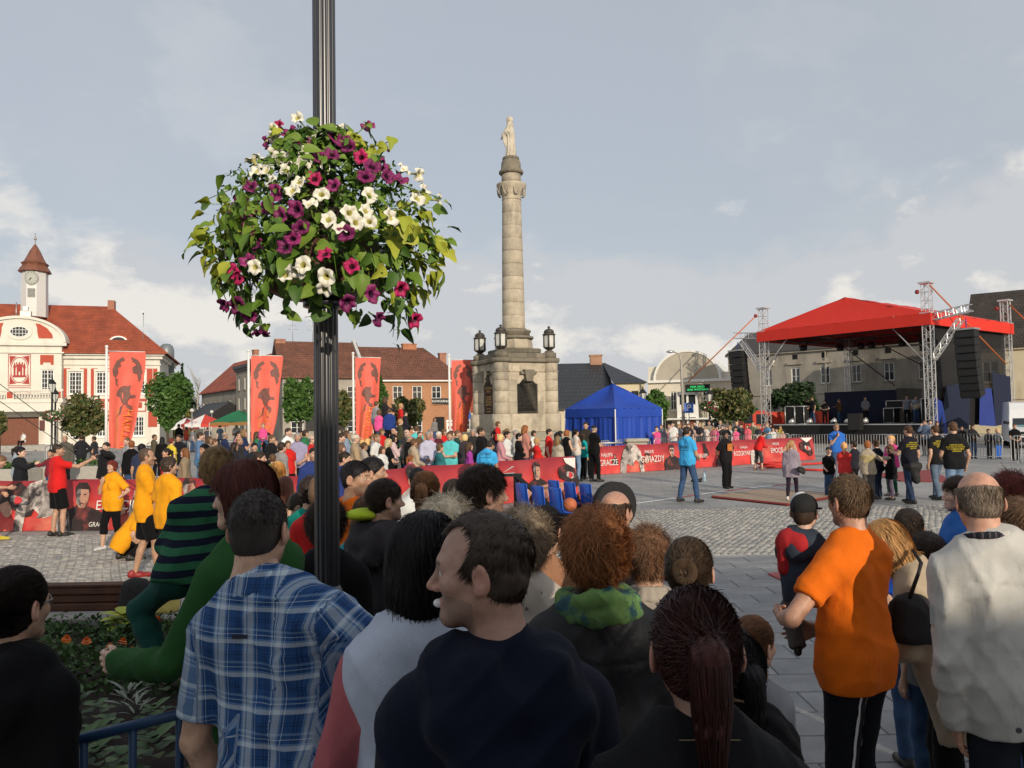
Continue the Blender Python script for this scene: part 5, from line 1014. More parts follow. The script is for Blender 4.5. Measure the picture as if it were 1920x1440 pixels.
# ====== stage
ORD='first second third fourth fifth sixth seventh eighth ninth tenth'.split();RS=mat('red_canopy',(.62,.028,.014),rough=.62,vary=.05,vscale=1.5,bump=.2,bscale=8);ALU=mat('truss_aluminium',(.60,.60,.60),rough=.35,metal=.6,vary=.05);BLK=mat('stage_black',(.012,.012,.013),rough=.8,vary=.1);NAVY=mat('navy_drape',(.007,.012,.036),rough=.85,vary=.2)
FR,U,W=Vector((25.1,48,0)),Vector((.6,-.8,0)),Vector((.8,.6,0));FL=FR-U*11.6;DP=11.0
STG=thing('concert_stage','outdoor concert stage with a red tent roof on four lattice towers','stage',FL,rz_of(.6,-.8));LW=11.6
def truss(mb,p,q,w_=.42,n=None,r_=.032,rb=.015):
 p,q=Vector(p),Vector(q);t=(q-p).normalized();u=t.cross(Vector((0,0,1))if abs(t.z)<.9 else Vector((0,1,0))).normalized();v=t.cross(u);n=n or max(2,int((q-p).length/(w_*1.1)))
 cs=[(u*a+v*b)*w_/2 for a,b in ((-1,-1),(1,-1),(1,1),(-1,1))]
 for c in cs:mb.tube([p+c,q+c],r_,6,smooth=False)
 for i in range(n):
  a,b=p+(q-p)*(i/n),p+(q-p)*((i+1)/n)
  for j in range(4):
   c0,c1=cs[j],cs[(j+1)%4];mb.tube([a+c0,b+c1]if i%2==j%2 else [a+c1,b+c0],rb,4,False,False);mb.tube([a+c0,a+c1],rb,4,False,False)
for cx,cy,top,nm in ((0,0,9.6,0),(LW,0,9.75,0),(LW,DP,9.5,0),(0,DP,9.3,0)):
 m=MB();truss(m,(cx,cy,0),(cx,cy,top),.46);o=m.obj('lattice_tower',ALU,STG);m=MB();m.box((cx-.34,cy-.34,7.35),(cx+.34,cy+.34,8.0)).box((cx-.36,cy-.36,top),(cx+.36,cy+.36,top+.1));m.obj('sleeve_block',ALU,o);MB().lathe([(.05,0),(.11,.04),(.13,.13),(.11,.22),(.05,.26)],12,(cx-.42,cy-.3,top-.6)).obj('hoist',mat('hoist_red',(.22,.02,.015)),o)
for s,cx in ((-1,0),(1,LW)):
 m=MB();truss(m,(cx+s*.25,0,7.7),(cx+s*2.5,-.0,7.9 if s<0 else 8.0),.4);truss(m,(cx+s*.25,0,5.2),(cx+s*1.9,0,7.4),.3);m.obj('truss_arm',ALU,STG)
m=MB()
for p,q in (((0,0,7.55),(LW,0,7.55)),((0,DP,7.55),(LW,DP,7.55)),((0,0,7.55),(0,DP,7.55)),((LW,0,7.55),(LW,DP,7.55)),((0,5.5,7.6),(LW,5.5,7.6)),((LW/2,1.6,8.9),(LW/2,DP-1.6,8.9))):truss(m,p,q,.4)
m.obj('roof_truss',mat('truss_shaded',(.05,.045,.045),rough=.5),STG)  # aluminium as well, coloured dark to stand in for the shade under the canopy
m=MB();[m.tube([a,b],.035,6)for a,b in (((LW-2.2,0,7.3),(LW-.2,0,5.0)),((.2,0,5.4),(1.9,0,7.3)),((.2,.2,5.2),(.2,2.2,7.3)))];m.obj('brace',ALU,STG)
e=.35;ze,zb=7.95,7.28;A,B,C_,D=(-e,-e,ze),(LW+e,-e,ze),(LW+e,DP+e,ze),(-e,DP+e,ze);r0,r1=(LW/2,.9,9.75),(LW/2,DP-.9,9.75)
def sheet(a,b,c,d,n=10,sag=.10,seed=0):
 V=[];r=np.random.default_rng(seed);a,b,c,d=map(np.array,(a,b,c,d))
 for i in range(n+1):
  for j in range(n+1):
   u,v=i/n,j/n;p=(a*(1-u)+b*u)*(1-v)+(d*(1-u)+c*u)*v;p=p-np.array((0,0,sag*sin_(PI_*u)*sin_(PI_*v)+.03*sin_(u*40+v*7)*v));V.append(p)
 F=[(i*(n+1)+j,(i+1)*(n+1)+j,(i+1)*(n+1)+j+1,i*(n+1)+j+1)for i in range(n)for j in range(n)];return np.array(V),np.array(F)
def sheets(nm,lst,m,par):
 Vs,Fs,o=[],[],0
 for l in lst:V,F=sheet(*l[:4],**(l[4]if len(l)>4 else {}));Vs.append(V);Fs.append(F+o);o+=len(V)
 return link(nm,mesh_np(nm,np.concatenate(Vs),np.concatenate(Fs),[m]),par)
dn=lambda v:(v[0],v[1],zb+.06*sin_(v[0]*3));sheets('red_roof',[(A,B,r0,r0),(B,C_,r1,r0),(C_,D,r1,r1),(D,A,r0,r1)],RS,STG)
sheets('valance',[(dn(A),dn(B),B,A,dict(n=24,sag=.05)),(dn(B),dn(C_),C_,B,dict(n=24,sag=.05)),(dn(C_),dn(D),D,C_),(dn(D),dn(A),A,D)],RS,STG)
m=MB();m.box((0.5,.2,1.12),(LW-.3,DP-.5,1.3));m.obj('platform',BLK,STG);m=MB();m.box((.5,.16,0),(LW-.3,.19,1.28));m.obj('skirt',BLK,STG);MB().box((.5,.12,1.24),(LW-.3,.155,1.31)).obj('edge_trim',ALU,STG)
m=MB();m.box((.9,6,1.3),(6.4,6.1,3.6));m.objs('rear_drape',NAVY,STG);MB().box((6.41,6.0,1.3),(6.5,9.4,3.7)).obj('grey_panel',mat('panel_grey',(.06,.062,.066),rough=.8),STG);MB().box((8.6,9.8,1.3),(LW-.3,9.9,3.4)).obj('rear_panel',BLK,STG)
mesh_=mat('scrim',(.010,.010,.011),rough=.9,vary=.1,alpha=.88);m=MB();m.quad((LW-.02,.5,1.2),(LW-.02,DP-.3,1.2),(LW-.02,DP-.3,7.3),(LW-.02,.5,7.3)).quad((-.3,.5,3.2),(-.3,.5,3.2),(-.3,.5,3.2),(-.3,.5,3.2))if False else m.quad((LW-.02,.5,1.2),(LW-.02,DP-.3,1.2),(LW-.02,DP-.3,7.3),(LW-.02,.5,7.3));m.obj('side_scrim',mesh_,STG);MB().quad((.2,DP-.15,1.2),(LW-.2,DP-.15,1.2),(LW-.2,DP-.15,7.3),(.2,DP-.15,7.3)).obj('rear_scrim',mat('scrim_rear',(.010,.010,.011),rough=.9,vary=.1,alpha=.48),STG)
BTP=mat('blue_tarp',(.010,.032,.21),rough=.45,vary=.25,bump=.5,bscale=6)
for q_4 in (((LW+.3,5.6,1.1),(LW+.3,8.0,1.0),(LW+.3,7.6,3.5),(LW+.3,5.9,3.4),dict(n=14,sag=.2)),((LW+.05,.3,.2),(LW+.25,1.6,.2),(LW+.25,.9,2.6),(LW+.05,.4,2.9))):sheets('blue_tarp',[q_4],BTP,STG)
for q_4 in (((LW+.2,.6,1.1),(LW+.2,4.4,.9),(LW+.2,4.8,3.9),(LW+.2,1.6,3.6)),((LW+.2,8.2,1.0),(LW+.2,DP-.2,1.2),(LW+.2,DP,4.3),(LW+.2,8.0,4.6))):sheets('navy_tarp',[q_4],NAVY,STG)
SPK=mat('speaker_black',(.010,.010,.011),rough=.7,vary=.1);GRL=mat('speaker_grille',(.020,.020,.021),rough=.6,vary=.1)
for lab,x,y,zt,n,lean in (('curved black line array of loudspeakers hung left of the red stage',-2.15,-.2,6.7,7,1),('tall black line array of loudspeakers hung right of the red stage',LW+2.0,.4,6.75,9,-1)):
 s=thing('line_array',lab,'loudspeaker',FL+U*x+W*y,STG.rotation_euler.z);z=zt;yy=0
 for i in range(n):
  a=rad(2+i*2.2);h_=.44 if n==9 else.46;Mx=Matrix.Translation((0,yy,z))@Matrix.Rotation(a,4,'X');b_=MB().box((-.55,-.35,-h_),(.55,.35,-.02),Mx,.02).obj('cabinet',SPK,s);MB().box((-.5,-.362,-h_+.05),(.5,-.352,-.07),Mx).obj('grille',GRL,b_);z-=h_*cos_(a);yy+=-h_*sin_(a)*-.7
 MB().box((-.6,-.4,zt),(.6,.4,zt+.1)).obj('hanging_frame',STEEL,s);MB().tube([(0,0,zt+.1),(0,0,zt+.7)],.03,6).obj('chain',mat('hoist_blue',(.03,.05,.25)),s)
lampm=mat('stage_lamp',(.015,.015,.016),rough=.5)
for i,(x,y,z)in enumerate(((2.6,5.5,6.9),(4.2,5.5,6.9),(5.0,5.5,6.9),(7.2,5.5,6.85),(8.6,5.5,6.9),(9.6,5.5,6.85),(8.0,9,5.1),(1.2,3,6.9))):
 s=thing('stage_light','black stage spotlight under the red roof, %s of the row'%ORD[i],'spotlight',FL+U*x+W*y,STG.rotation_euler.z,'spotlights under the stage roof');MB().lathe([(.05,-.32),(.24,-.3),(.26,-.1),(.18,.1),(.05,.14)],14,(0,0,z)).obj('lamp_head',lampm,s);MB().box((-.3,-.05,z-.1),(-.26,.05,z+.3)).box((.26,-.05,z-.1),(.3,.05,z+.3)).box((-.3,-.05,z+.3),(.3,.05,z+.42)).obj('yoke',lampm,s)
for i,x in enumerate((1.7,3.1,4.9,5.9,7.1)):
 s=thing('floor_light','small silver lamp on the stage edge, %s from the left'%ORD[i],'lamp',FL+U*x+W*.5+Vector((0,0,1.3)),0,'lamps along the stage edge');MB().tube([(-.2,0,.12),(-.05,0,.18),(.15,0,.26)],[.07,.13,.19],12).obj('housing',ALU,s)
def cases(x,y,lst,lab):
 s=thing('flight_cases',lab,'equipment case',FL+U*x+W*y+Vector((0,0,1.3)),STG.rotation_euler.z)
 for a,b,c,d,e2,f in lst:
  b_=MB().box((a,b,c),(d,e2,f)).obj('case_body',BLK,s);m=MB()
  for q in ((a,c),(d,c),(a,f),(d,f)):m.tube([(q[0],b-.01,q[1]),(q[0],e2,q[1])],.03,4)
  for q in (a,d):m.tube([(q,b-.01,c),(q,b-.01,f)],.035,4)
  for q in (c,f):m.tube([(a,b-.01,q),(d,b-.01,q)],.035,4)
  m.obj('metal_edging',ALU,b_)
cases(.75,1.2,[(0,0,0,.75,.8,1.25),(.78,0,0,1.5,.8,1.25)],'two black flight cases standing at the left end of the stage')
cases(6.4,4.2,[(0,0,0,.7,.8,1.0),(1.6,0,0,2.4,.8,1.0),(.2,0,1.02,2.2,.8,1.5)],'mixing desk on black cases in the middle of the stage')
cases(10.3,1.5,[(0,0,0,.55,.7,1.55),(.6,0,0,1.1,.7,1.55)],'tall black amplifier racks at the right end of the stage')
s=thing('monitor_speaker','small black monitor speaker hanging in front of the stage skirt','loudspeaker',FL+U*6.9+W*-.25,STG.rotation_euler.z);MB().box((-.4,-.25,.9),(.4,.25,2.0),bev=.03).obj('cabinet',SPK,s);MB().box((-.36,-.262,.95),(.36,-.252,1.95)).obj('grille',GRL,s)
def strap(lab,pts,r_,m):tag(MB().tube(pts,r_,5).obj('guy_strap',m),lab,'strap')
ORG=mat('orange_strap',(.50,.13,.035),rough=.8);DKC=mat('dark_cable',(.02,.02,.022),rough=.6);tz=lambda x,y,z:FL+U*x+W*y+Vector((0,0,z))
strap('orange ratchet strap from the left stage tower down to the theatre',[tz(-.3,-.3,9.2),P(1290,716,60)],.045,ORG);strap('orange strap running down across the right speaker array',[tz(LW+.3,-.2,9.6),P(1886,682,50)],.045,ORG);strap('orange strap leaving the rear stage tower to the right',[tz(LW+.3,DP,9.2),P(1960,636,52)],.05,ORG)
strap('dark red brace cable crossing the back of the stage',[tz(3.4,9.7,7.2),tz(LW-.5,9.9,2.6)],.04,mat('dark_red_cable',(.12,.03,.02)));strap('black cable crossing the left of the stage back',[tz(.5,9.6,7.2),tz(4.4,9.7,4.0)],.04,DKC)
strap('upper black wire sloping down past the town hall',[P(-40,690,13),P(256,914,15.4)],.007,DKC);strap('lower black wire sloping down past the town hall',[P(-40,725,13),P(170,870,15.2)],.006,DKC)
# ====== blue tent
BT=mat('tent_blue',(.012,.055,.36),rough=.65,vary=.08,vscale=2,bump=.25,bscale=7);TC=P(1150,785,41);TN=thing('blue_tent','blue pop-up tent with a pointed roof and hanging walls','tent',(TC.x,TC.y,0),rad(40));h_=1.75
q4=[(-h_,-h_),(h_,-h_),(h_,h_),(-h_,h_)];a4=[(a,b,2.45)for a,b in q4];b4=[(a*1.01,b*1.01,2.02)for a,b in q4];w4=[(a*.985,b*.985,2.1)for a,b in q4];g4=[(a*.985,b*.985,.05)for a,b in q4];ap=(0,0,3.75)
sheets('tent_roof',[(a4[i],a4[(i+1)%4],ap,ap,dict(n=12,sag=.28))for i in range(4)],BT,TN);sheets('tent_valance',[(b4[i],b4[(i+1)%4],a4[(i+1)%4],a4[i],dict(n=16,sag=.03))for i in range(4)],BT,TN)
def curtain(a,b,n=60,amp=.05,seed=1):
 r=np.random.default_rng(seed);V=[];a,b=np.array(a,float),np.array(b,float);nrm=np.array((-(b-a)[1],(b-a)[0],0));nrm/=np.linalg.norm(nrm);L_=np.linalg.norm((b-a)[:2])
 for i in range(n+1):
  u=i/n;o=amp*(sin_(u*L_*9+2*sin_(u*7+seed))+.5*sin_(u*L_*21+seed))
  for z,q in ((2.1,.35),(1.2,.9),(.04,1.1)):p=a+(b-a)*u+nrm*o*q;V.append((p[0],p[1],z))
 return np.array(V),np.array([(i*3+j+1,(i+1)*3+j+1,(i+1)*3+j,i*3+j)for i in range(n)for j in (0,1)])
for i in range(4):V,F=curtain(g4[i],g4[(i+1)%4],seed=i+1);link('tent_wall',mesh_np('tent_wall',V,F,[BT]),TN)
m=MB();[m.tube([(a,b,0),(a,b,2.4)],.03,6)for a,b in q4];m.objs('tent_leg',WHITE,TN);MB().box((h_+.015,-h_+.2,2.13),(h_+.03,-h_+.6,2.33)).obj('tent_label',WHITE,TN)
# ====== printed banners and flags
BRED=mat('banner_red',(.52,.045,.040),rough=.45,vary=.45,vscale=1.6,stain=((.62,.20,.12),.9,.52,.78,(1,1,1.6)),bump=.15,bscale=5,spec=.5);PW=mat('print_white',(.72,.68,.64),rough=.5,vary=.1);PG=mat('print_grey',(.33,.29,.27),rough=.5,vary=.4,vscale=9,stain=((.03,.025,.025),4.0,.46,.62,(1,1,1)));PK=mat('print_black',(.028,.018,.018),rough=.5,vary=.4,vscale=8,stain=((.24,.05,.045),3.4,.54,.70,(1,1,1)));PR=mat('print_red',(.55,.04,.05),rough=.5,vary=.2)
PS=mat('print_skin',(.44,.24,.17),rough=.5,vary=.3,vscale=7,stain=((.16,.05,.04),3.2,.50,.66,(1,1,1)))
PB=mat('print_flesh',(.52,.46,.42),rough=.5,vary=.35,vscale=8,stain=((.035,.028,.028),3.0,.47,.60,(1,1,1)))
def banner(lab,p0,p1,hgt,cat='banner',tilt=.12,seed=0):
 p0,p1=Vector(p0),Vector(p1);L_=(p1-p0).length;t=thing('banner',lab,cat,p0,rz_of(p1.x-p0.x,p1.y-p0.y));n=max(8,int(L_*6));V=[];r=np.random.default_rng(seed)
 for i in range(n+1):
  x=L_*i/n;yb=.015*sin_(x*2.1+seed)+.008*sin_(x*6)
  for z,y in ((0.01,-tilt),(hgt*.5,-tilt*.5-.012*sin_(x*4.1)),(hgt+.012*sin_(x*3+seed),0),(hgt*.99,.05),(0.01,.10+tilt*.5)):V.append((x,y+yb,z))
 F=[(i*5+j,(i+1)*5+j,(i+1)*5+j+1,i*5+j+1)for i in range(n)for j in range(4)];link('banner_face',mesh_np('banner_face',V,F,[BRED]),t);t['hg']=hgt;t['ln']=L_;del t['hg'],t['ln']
 return t,L_,hgt,tilt
def bprint(bn,polys,m,nm='print',lift=.045):
 t,L_,hg,ti=bn;mb=MB()
 for pl in polys:mb.add([(x,-ti*(1-z/hg)-lift-.0*x,z)for x,z in pl],[tuple(range(len(pl)))])
 return mb.obj(nm,m,t)
def bl(cx,cz,rx,rz_,n=14,rot=0,sq=0.12,seed=0):
 r=np.random.default_rng(seed);c,s=cos_(rot),sin_(rot);out=[]
 for i in range(n):a=2*PI_*i/n;k=1+sq*sin_(3*a+seed)+.5*sq*sin_(5*a+2*seed);x,z=rx*k*cos_(a),rz_*k*sin_(a);out.append((cx+x*c-z*s,cz+x*s+z*c))
 return out
def btext(bn,s_,size,x,z,m=PW,sx=.8,lift=.055):
 t,L_,hg,ti=bn;return textobj('banner_lettering',s_,size,m,t,Matrix.Translation((x,-ti*(1-z/hg)-lift,z))@Matrix.Rotation(rad(90)-math.atan(ti/hg),4,'X'),sx=sx,shear=.05)
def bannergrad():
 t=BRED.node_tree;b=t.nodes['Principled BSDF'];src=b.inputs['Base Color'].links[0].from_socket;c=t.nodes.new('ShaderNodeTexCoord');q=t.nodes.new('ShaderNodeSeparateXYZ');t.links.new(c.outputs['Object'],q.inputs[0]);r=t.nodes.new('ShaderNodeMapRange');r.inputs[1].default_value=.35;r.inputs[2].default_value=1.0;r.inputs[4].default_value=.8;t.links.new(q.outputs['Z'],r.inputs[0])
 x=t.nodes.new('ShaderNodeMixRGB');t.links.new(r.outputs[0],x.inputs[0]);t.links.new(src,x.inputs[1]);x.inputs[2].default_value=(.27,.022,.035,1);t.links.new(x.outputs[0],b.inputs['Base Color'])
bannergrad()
BUST=[(-.33,-.42),(-.36,-.05),(-.30,.10),(-.12,.18),(-.075,.21),(-.08,.27),(.08,.27),(.075,.21),(.12,.18),(.30,.10),(.36,-.05),(.33,-.42)];FACE=[(-.085,.24),(-.10,.36),(-.085,.45),(.085,.45),(.10,.36),(.085,.24),(.04,.17),(-.04,.17)];HAIRP=[(-.105,.36),(-.11,.46),(-.06,.53),(.06,.53),(.11,.46),(.105,.36),(.085,.43),(-.07,.44)];SHD=[(.0,.18),(.03,.30),(.02,.44),(.085,.45),(.10,.36),(.085,.24)]
LIFT=[(-.42,-.45),(-.40,-.10),(-.34,.18),(-.20,.34),(.0,.40),(.18,.36),(.32,.20),(.46,-.12),(.50,-.45),(.30,-.45),(.22,-.15),(.05,-.20),(-.12,-.05),(-.24,-.12),(-.28,-.45)];BACKS=[(-.05,-.20),(.05,.10),(.0,.40),(.18,.36),(.32,.20),(.46,-.12),(.50,-.45),(.30,-.45),(.22,-.15)]
def tf(pl,x,z,k,f=1,rot=0):c,s_=cos_(rot),sin_(rot);q=[(x+k*(f*a*c-b*s_),z+k*(f*a*s_+b*c))for a,b in pl];return q if f>0 else q[::-1]
def portrait(bn,x,z,k,seed,shades=False,lean=0):
 z-=.30*k;f=1 if seed%2 else -1;bprint(bn,[tf(BUST,x,z,k)],PK,'print_torso',.041);bprint(bn,[tf(FACE,x,z,k)],PS,'print_face',.046);bprint(bn,[tf(SHD,x,z,k,f)],PG,'print_shade',.049);bprint(bn,[tf(HAIRP,x,z,k)],PK,'print_hair',.050)
 bprint(bn,[bl(x+g*.04*k,z+.36*k,(.04 if shades else.02)*k,(.028 if shades else.010)*k,8)for g in (-1,1)]+[bl(x,z+.235*k,.03*k,.009*k,8)],PK,'print_features',.053)
def eye(bn,x,z,k):
 bprint(bn,[bl(x,z,.42*k,.26*k,seed=3,sq=.2,rot=-.5)],PK,'print_dark',.041);bprint(bn,[bl(x+.05*k,z-.02*k,.19*k,.085*k,seed=1,rot=-.2)],PB,'print_eye',.046);bprint(bn,[bl(x+.04*k,z-.02*k,.08*k,.08*k,seed=2)],PR,'print_iris',.049)
def body_print(bn,x,z,k,seed,m=None):
 f=1 if seed%2 else -1
 if seed%3==0:bprint(bn,[tf(LIFT,x,z,k,f)],PB,'print_lifter',.041);bprint(bn,[tf(BACKS,x,z,k,f)],PG,'print_shade',.044);bprint(bn,[tf(FACE,x-f*.42*k,z-.30*k,k*.9,f,f*.5)],PS,'print_face',.046);bprint(bn,[tf(HAIRP,x-f*.42*k,z-.30*k,k*.9,f,f*.5)],PK,'print_hair',.05)
 else:bprint(bn,[tf(BUST,x,z-.1*k,k*1.1,f,-f*.15)],PB,'print_torso',.041);bprint(bn,[tf(FACE,x+f*.06*k,z-.1*k,k,f,-f*.1)],PS,'print_face',.046);bprint(bn,[tf(SHD,x+f*.06*k,z-.1*k,k,f,-f*.1),tf([(.05,-.42),(.08,.0),(.14,.16),(.30,.10),(.36,-.05),(.33,-.42)],x,z-.1*k,k*1.08,f,-f*.15)],PG,'print_shade',.049);bprint(bn,[tf(HAIRP,x+f*.06*k,z-.1*k,k,f,-f*.1)],PK,'print_hair',.052)
# left banner, middle banner, right banner
LA,LB=G(-60,972),P(648,900,15.9);LA=Vector((X(-60,15.9),15.9,0));LB=Vector((X(655,15.6),15.6,0))
B1=banner('long red printed banner low on the ground behind the yellow shirted players',LA,LB,.98,seed=1);xb=lambda px:(X(px,15.8)-LA.x)
eye(B1,xb(34),.62,1.0);body_print(B1,xb(82),.5,1.25,9);portrait(B1,xb(160),.62,1.35,2);btext(B1,'WIELKIE',.12,xb(222),.70);btext(B1,'EMOCJE',.26,xb(226),.48,sx=.9);body_print(B1,xb(300),.52,1.3,3);body_print(B1,xb(372),.48,1.2,8);bprint(B1,[[(xb(332),.03),(xb(392),.03),(xb(392),.17),(xb(332),.17)]],PW,'print_label',.052);btext(B1,'HARLEM',.13,xb(362),.10,PK,lift=.06);btext(B1,'GRACZE',.13,xb(195),.12,PW);body_print(B1,xb(480),.5,1.2,6)
MA,MBp=Vector((X(655,16.3),16.3,0)),Vector((X(1075,21.3),21.3,0));B2=banner('red printed banner with a fighter and a glaring eye behind the blue chairs',MA,MBp,1.02,seed=2);L2=B2[1]
body_print(B2,L2*.24,.5,1.4,2);btext(B2,'GRACZE',.24,L2*.43,.42);portrait(B2,L2*.78,.66,1.25,4);bprint(B2,[[(L2*.70,0.02),(L2*.97,.02),(L2*.97,.36),(L2*.85,.38),(L2*.70,.28)]],PS,'print_floor',.044);btext(B2,'STRONGMAN',.09,L2*.83,.27,PK);eye(B2,L2*.955,.56,1.0);bprint(B2,[[(L2*.94,.86),(L2*.99,.70),(L2-.02,.98),(L2*.93,.99)]],PW,'print_corner',.048)
RA,RB=G(1118,890),G(1524,862);B3=banner('long red banner lettered for stars and games along the far side',RA,RB,1.0,seed=3);L3=B3[1];xr=lambda px:(px-1118)/(1524-1118)*L3*(1+.0003*(px-1524))
btext(B3,'NAJLEPSI',.17,xr(1134),.68);btext(B3,'GRACZE',.30,xr(1136),.40,sx=.75);body_print(B3,xr(1178),.52,1.3,6);portrait(B3,xr(1148),.60,.4,9);btext(B3,'WIELKIE',.16,xr(1208),.72);btext(B3,'GWIAZDY',.33,xr(1213),.44,sx=.78);portrait(B3,xr(1249),.66,1.25,5,True)
def globe(bn,x,z,k):
 for g in (-1,1):
  bprint(bn,[bl(x+g*.40*k,z+.06*k,.12*k,.26*k,seed=3+g,sq=.25,rot=g*.3),bl(x+g*.33*k,z+.30*k,.10*k,.09*k,seed=6+g,sq=.3),bl(x+g*.30*k,z-.22*k,.06*k,.14*k,seed=8+g,sq=.2,rot=-g*.4)],PK,'print_continents',.046)
globe(B3,xr(1300),.62,.9);btext(B3,'HARLEM',.22,xr(1302),.46);portrait(B3,xr(1342),.55,1.15,7);btext(B3,'OLIMPIJSKIE',.11,xr(1383),.70);btext(B3,'ROZGRYWKI',.27,xr(1380),.46,sx=.68);body_print(B3,xr(1408),.5,1.0,11,PS);btext(B3,'WIELKIE',.15,xr(1446),.78);btext(B3,'EMOCJE',.30,xr(1447),.5,sx=.75);bprint(B3,[bl(xr(1475),.42,.5,.36,seed=5)],PS,'print_body',.043);eye(B3,xr(1508),.56,1.1);bprint(B3,[[(L3-.9,.99),(L3-.5,.78),(L3-.05,.98)]],PW,'print_corner',.048)
FRED=mat('flag_red',(.70,.125,.085),rough=.6,vary=.12,vscale=2,bump=.2,bscale=6);FOR=mat('flag_orange',(.72,.24,.04),rough=.6,vary=.2);FDK=mat('flag_dark',(.17,.075,.06),rough=.6,vary=.2);FYL=mat('flag_tan',(.58,.27,.08),rough=.6,vary=.15)
CONT=[[(-.42,.05),(-.30,.32),(-.12,.44),(-.06,.34),(-.2,.26),(-.16,.16),(-.26,.1),(-.24,-.05),(-.32,-.2),(-.40,-.12)],[(-.34,-.2),(-.24,-.24),(-.26,-.38),(-.2,-.46),(-.30,-.42)],[(.10,.44),(.3,.34),(.40,.16),(.46,-.05),(.36,-.26),(.30,-.08),(.18,-.06),(.14,.1),(.26,.2),(.14,.3)],[(.42,-.1),(.45,-.2),(.4,-.34),(.36,-.28)],[(-.12,-.48),(-.02,-.44),(.08,-.46),(.16,-.42),(.14,-.6),(.20,-.72),(.34,-.72),(.36,-.8),(.16,-.82),(.10,-.92),(.12,-1.0),(.02,-1.04),(-.06,-.94),(-.12,-.8),(-.26,-.74),(-.22,-.6)],[(.0,-1.02),(-.10,-1.1),(-.12,-1.3),(-.26,-1.42),(-.14,-1.36),(-.06,-1.3),(-.04,-1.14)],[(.10,-1.0),(.26,-1.06),(.28,-1.16),(.16,-1.3),(.22,-1.44),(.12,-1.32),(.18,-1.16),(.06,-1.08)]]
def flag(lab,px,d,ytop,wpx,seed,HH=4.6):
 p=P(px,ytop,d);b=thing('feather_flag',lab,'flag',(p.x,p.y,0),rad(4));H=p.z;MB().tube([(0,0,0),(0,0,H)],[.075,.055],10).lathe([(.06,0),(.09,.05),(.05,.12)],10,(0,0,H)).obj('pole',WHITE,b);wd=wpx*d/FPX;MB().tube([(0,0,H-.16),(wd+.1,0,H-.22)],.018,6).obj('top_bar',WHITE,b)
 r=seed
 def fp(u,v,lift=0):
  wv=wd*(1-.42*v**1.7);x=.12+wv*u+.04*sin_(v*9+r)*u;y=.10*sin_(u*5+v*6+r)*v+.13*v*sin_(u*11+r*2)-lift
  return (x,y,H-.22-HH*v-(.10*u*v))
 n,k=22,40;V=[fp(i/n,j/k)for j in range(k+1)for i in range(n+1)];F=[(j*(n+1)+i,(j+1)*(n+1)+i,(j+1)*(n+1)+i+1,j*(n+1)+i+1)for j in range(k)for i in range(n)]
 link('flag_cloth',mesh_np('flag_cloth',V,F,[FRED]),b)
 def pr(polys,m,nm,lift=.03):mb=MB();[mb.add([fp(a,c,lift)for a,c in pl],[tuple(range(len(pl)))])for pl in polys];mb.obj(nm,m,b)
 pr([[(.5+x*.98,.20-z*.34)for x,z in c][::-1]for c in CONT],FDK,'printed_globe_figure')
 def word(s_,u0,v0,v1,hgt,m):
  c=bpy.data.curves.new('t','FONT');c.body=s_;c.size=1;c.resolution_u=1;t=link('t',c);me=bpy.data.meshes.new_from_object(t.evaluated_get(bpy.context.evaluated_depsgraph_get()));bpy.data.objects.remove(t);xs=[q.co.x for q in me.vertices];x0,x1=min(xs),max(xs)
  o=MB();o.add([fp(u0+hgt*(.0+q.co.y/.72),v0+(v1-v0)*(q.co.x-x0)/(x1-x0),.034)for q in me.vertices],[tuple(f.vertices)[::1]for f in me.polygons]);o.obj('flag_lettering',m,b)
 word('HARLEM',.48,.60,.985,.36,FOR);word('STRONGMAN HARLEM',.26,.58,.985,.13,FYL)
flag('red globe flag on a white pole in front of the town hall',200,38.5,652,66,0.3);flag('red globe flag beside the green market stall',466,40.5,660,58,1.9);flag('red globe flag just right of the black lamp post',662,45,664,48,3.1);flag('red globe flag just left of the statue monument',842,42,668,44,4.4,3.8)
# ====== barriers
def barrier_mesh(Ln=2.3,H=1.06):
 m=MB();r_=.2;pts=[(0,0,.12),(0,0,H-r_)]+[(r_-r_*cos_(a),0,H-r_+r_*sin_(a))for a in np.linspace(.3,PI_/2,4)]+[(Ln-r_+r_*sin_(a),0,H-r_+r_*cos_(a))for a in np.linspace(0,PI_/2-.3,4)]+[(Ln,0,H-r_),(Ln,0,.12),(0,0,.12)];m.tube(pts,.022,6,False)
 b=MB();[b.tube([(x,0,.14),(x,0,H-.02)],.009,4,False,False)for x in np.arange(.12,Ln-.05,.115)];f=MB();[f.tube([(x,-.35,.0),(x,-.3,.04),(x,0,.2),(x,.3,.04),(x,.35,0)],.018,5)for x in (.25,Ln-.25)]
 return m.mesh('barrier_frame',STEEL),b.mesh('barrier_bars',STEEL),f.mesh('barrier_feet',STEEL)
BM=barrier_mesh()
def barriers(pts,lab,grp,gap=2.38):
 nb=0;tot=sum(max(1,round((Vector(q)-Vector(p)).length/gap))for p,q in zip(pts,pts[1:]))
 for (p,q)in zip(pts,pts[1:]):
  p,q=Vector((p[0],p[1],0)),Vector((q[0],q[1],0));n=max(1,round((q-p).length/gap));u=(q-p).normalized()
  for i in range(n):
   nb+=1;t=thing('crowd_barrier',lab if tot==1 else lab+', %s from the left'%ORD[nb-1],'barrier',p+(q-p)*(i/n),rz_of(u.x,u.y)+rng.normal()*.02,grp);link('frame',BM[0],t);o=link('bars',BM[1],t);o['kind']='stuff';link('feet',BM[2],t)
PX=lambda px,d:(X(px,d),d)
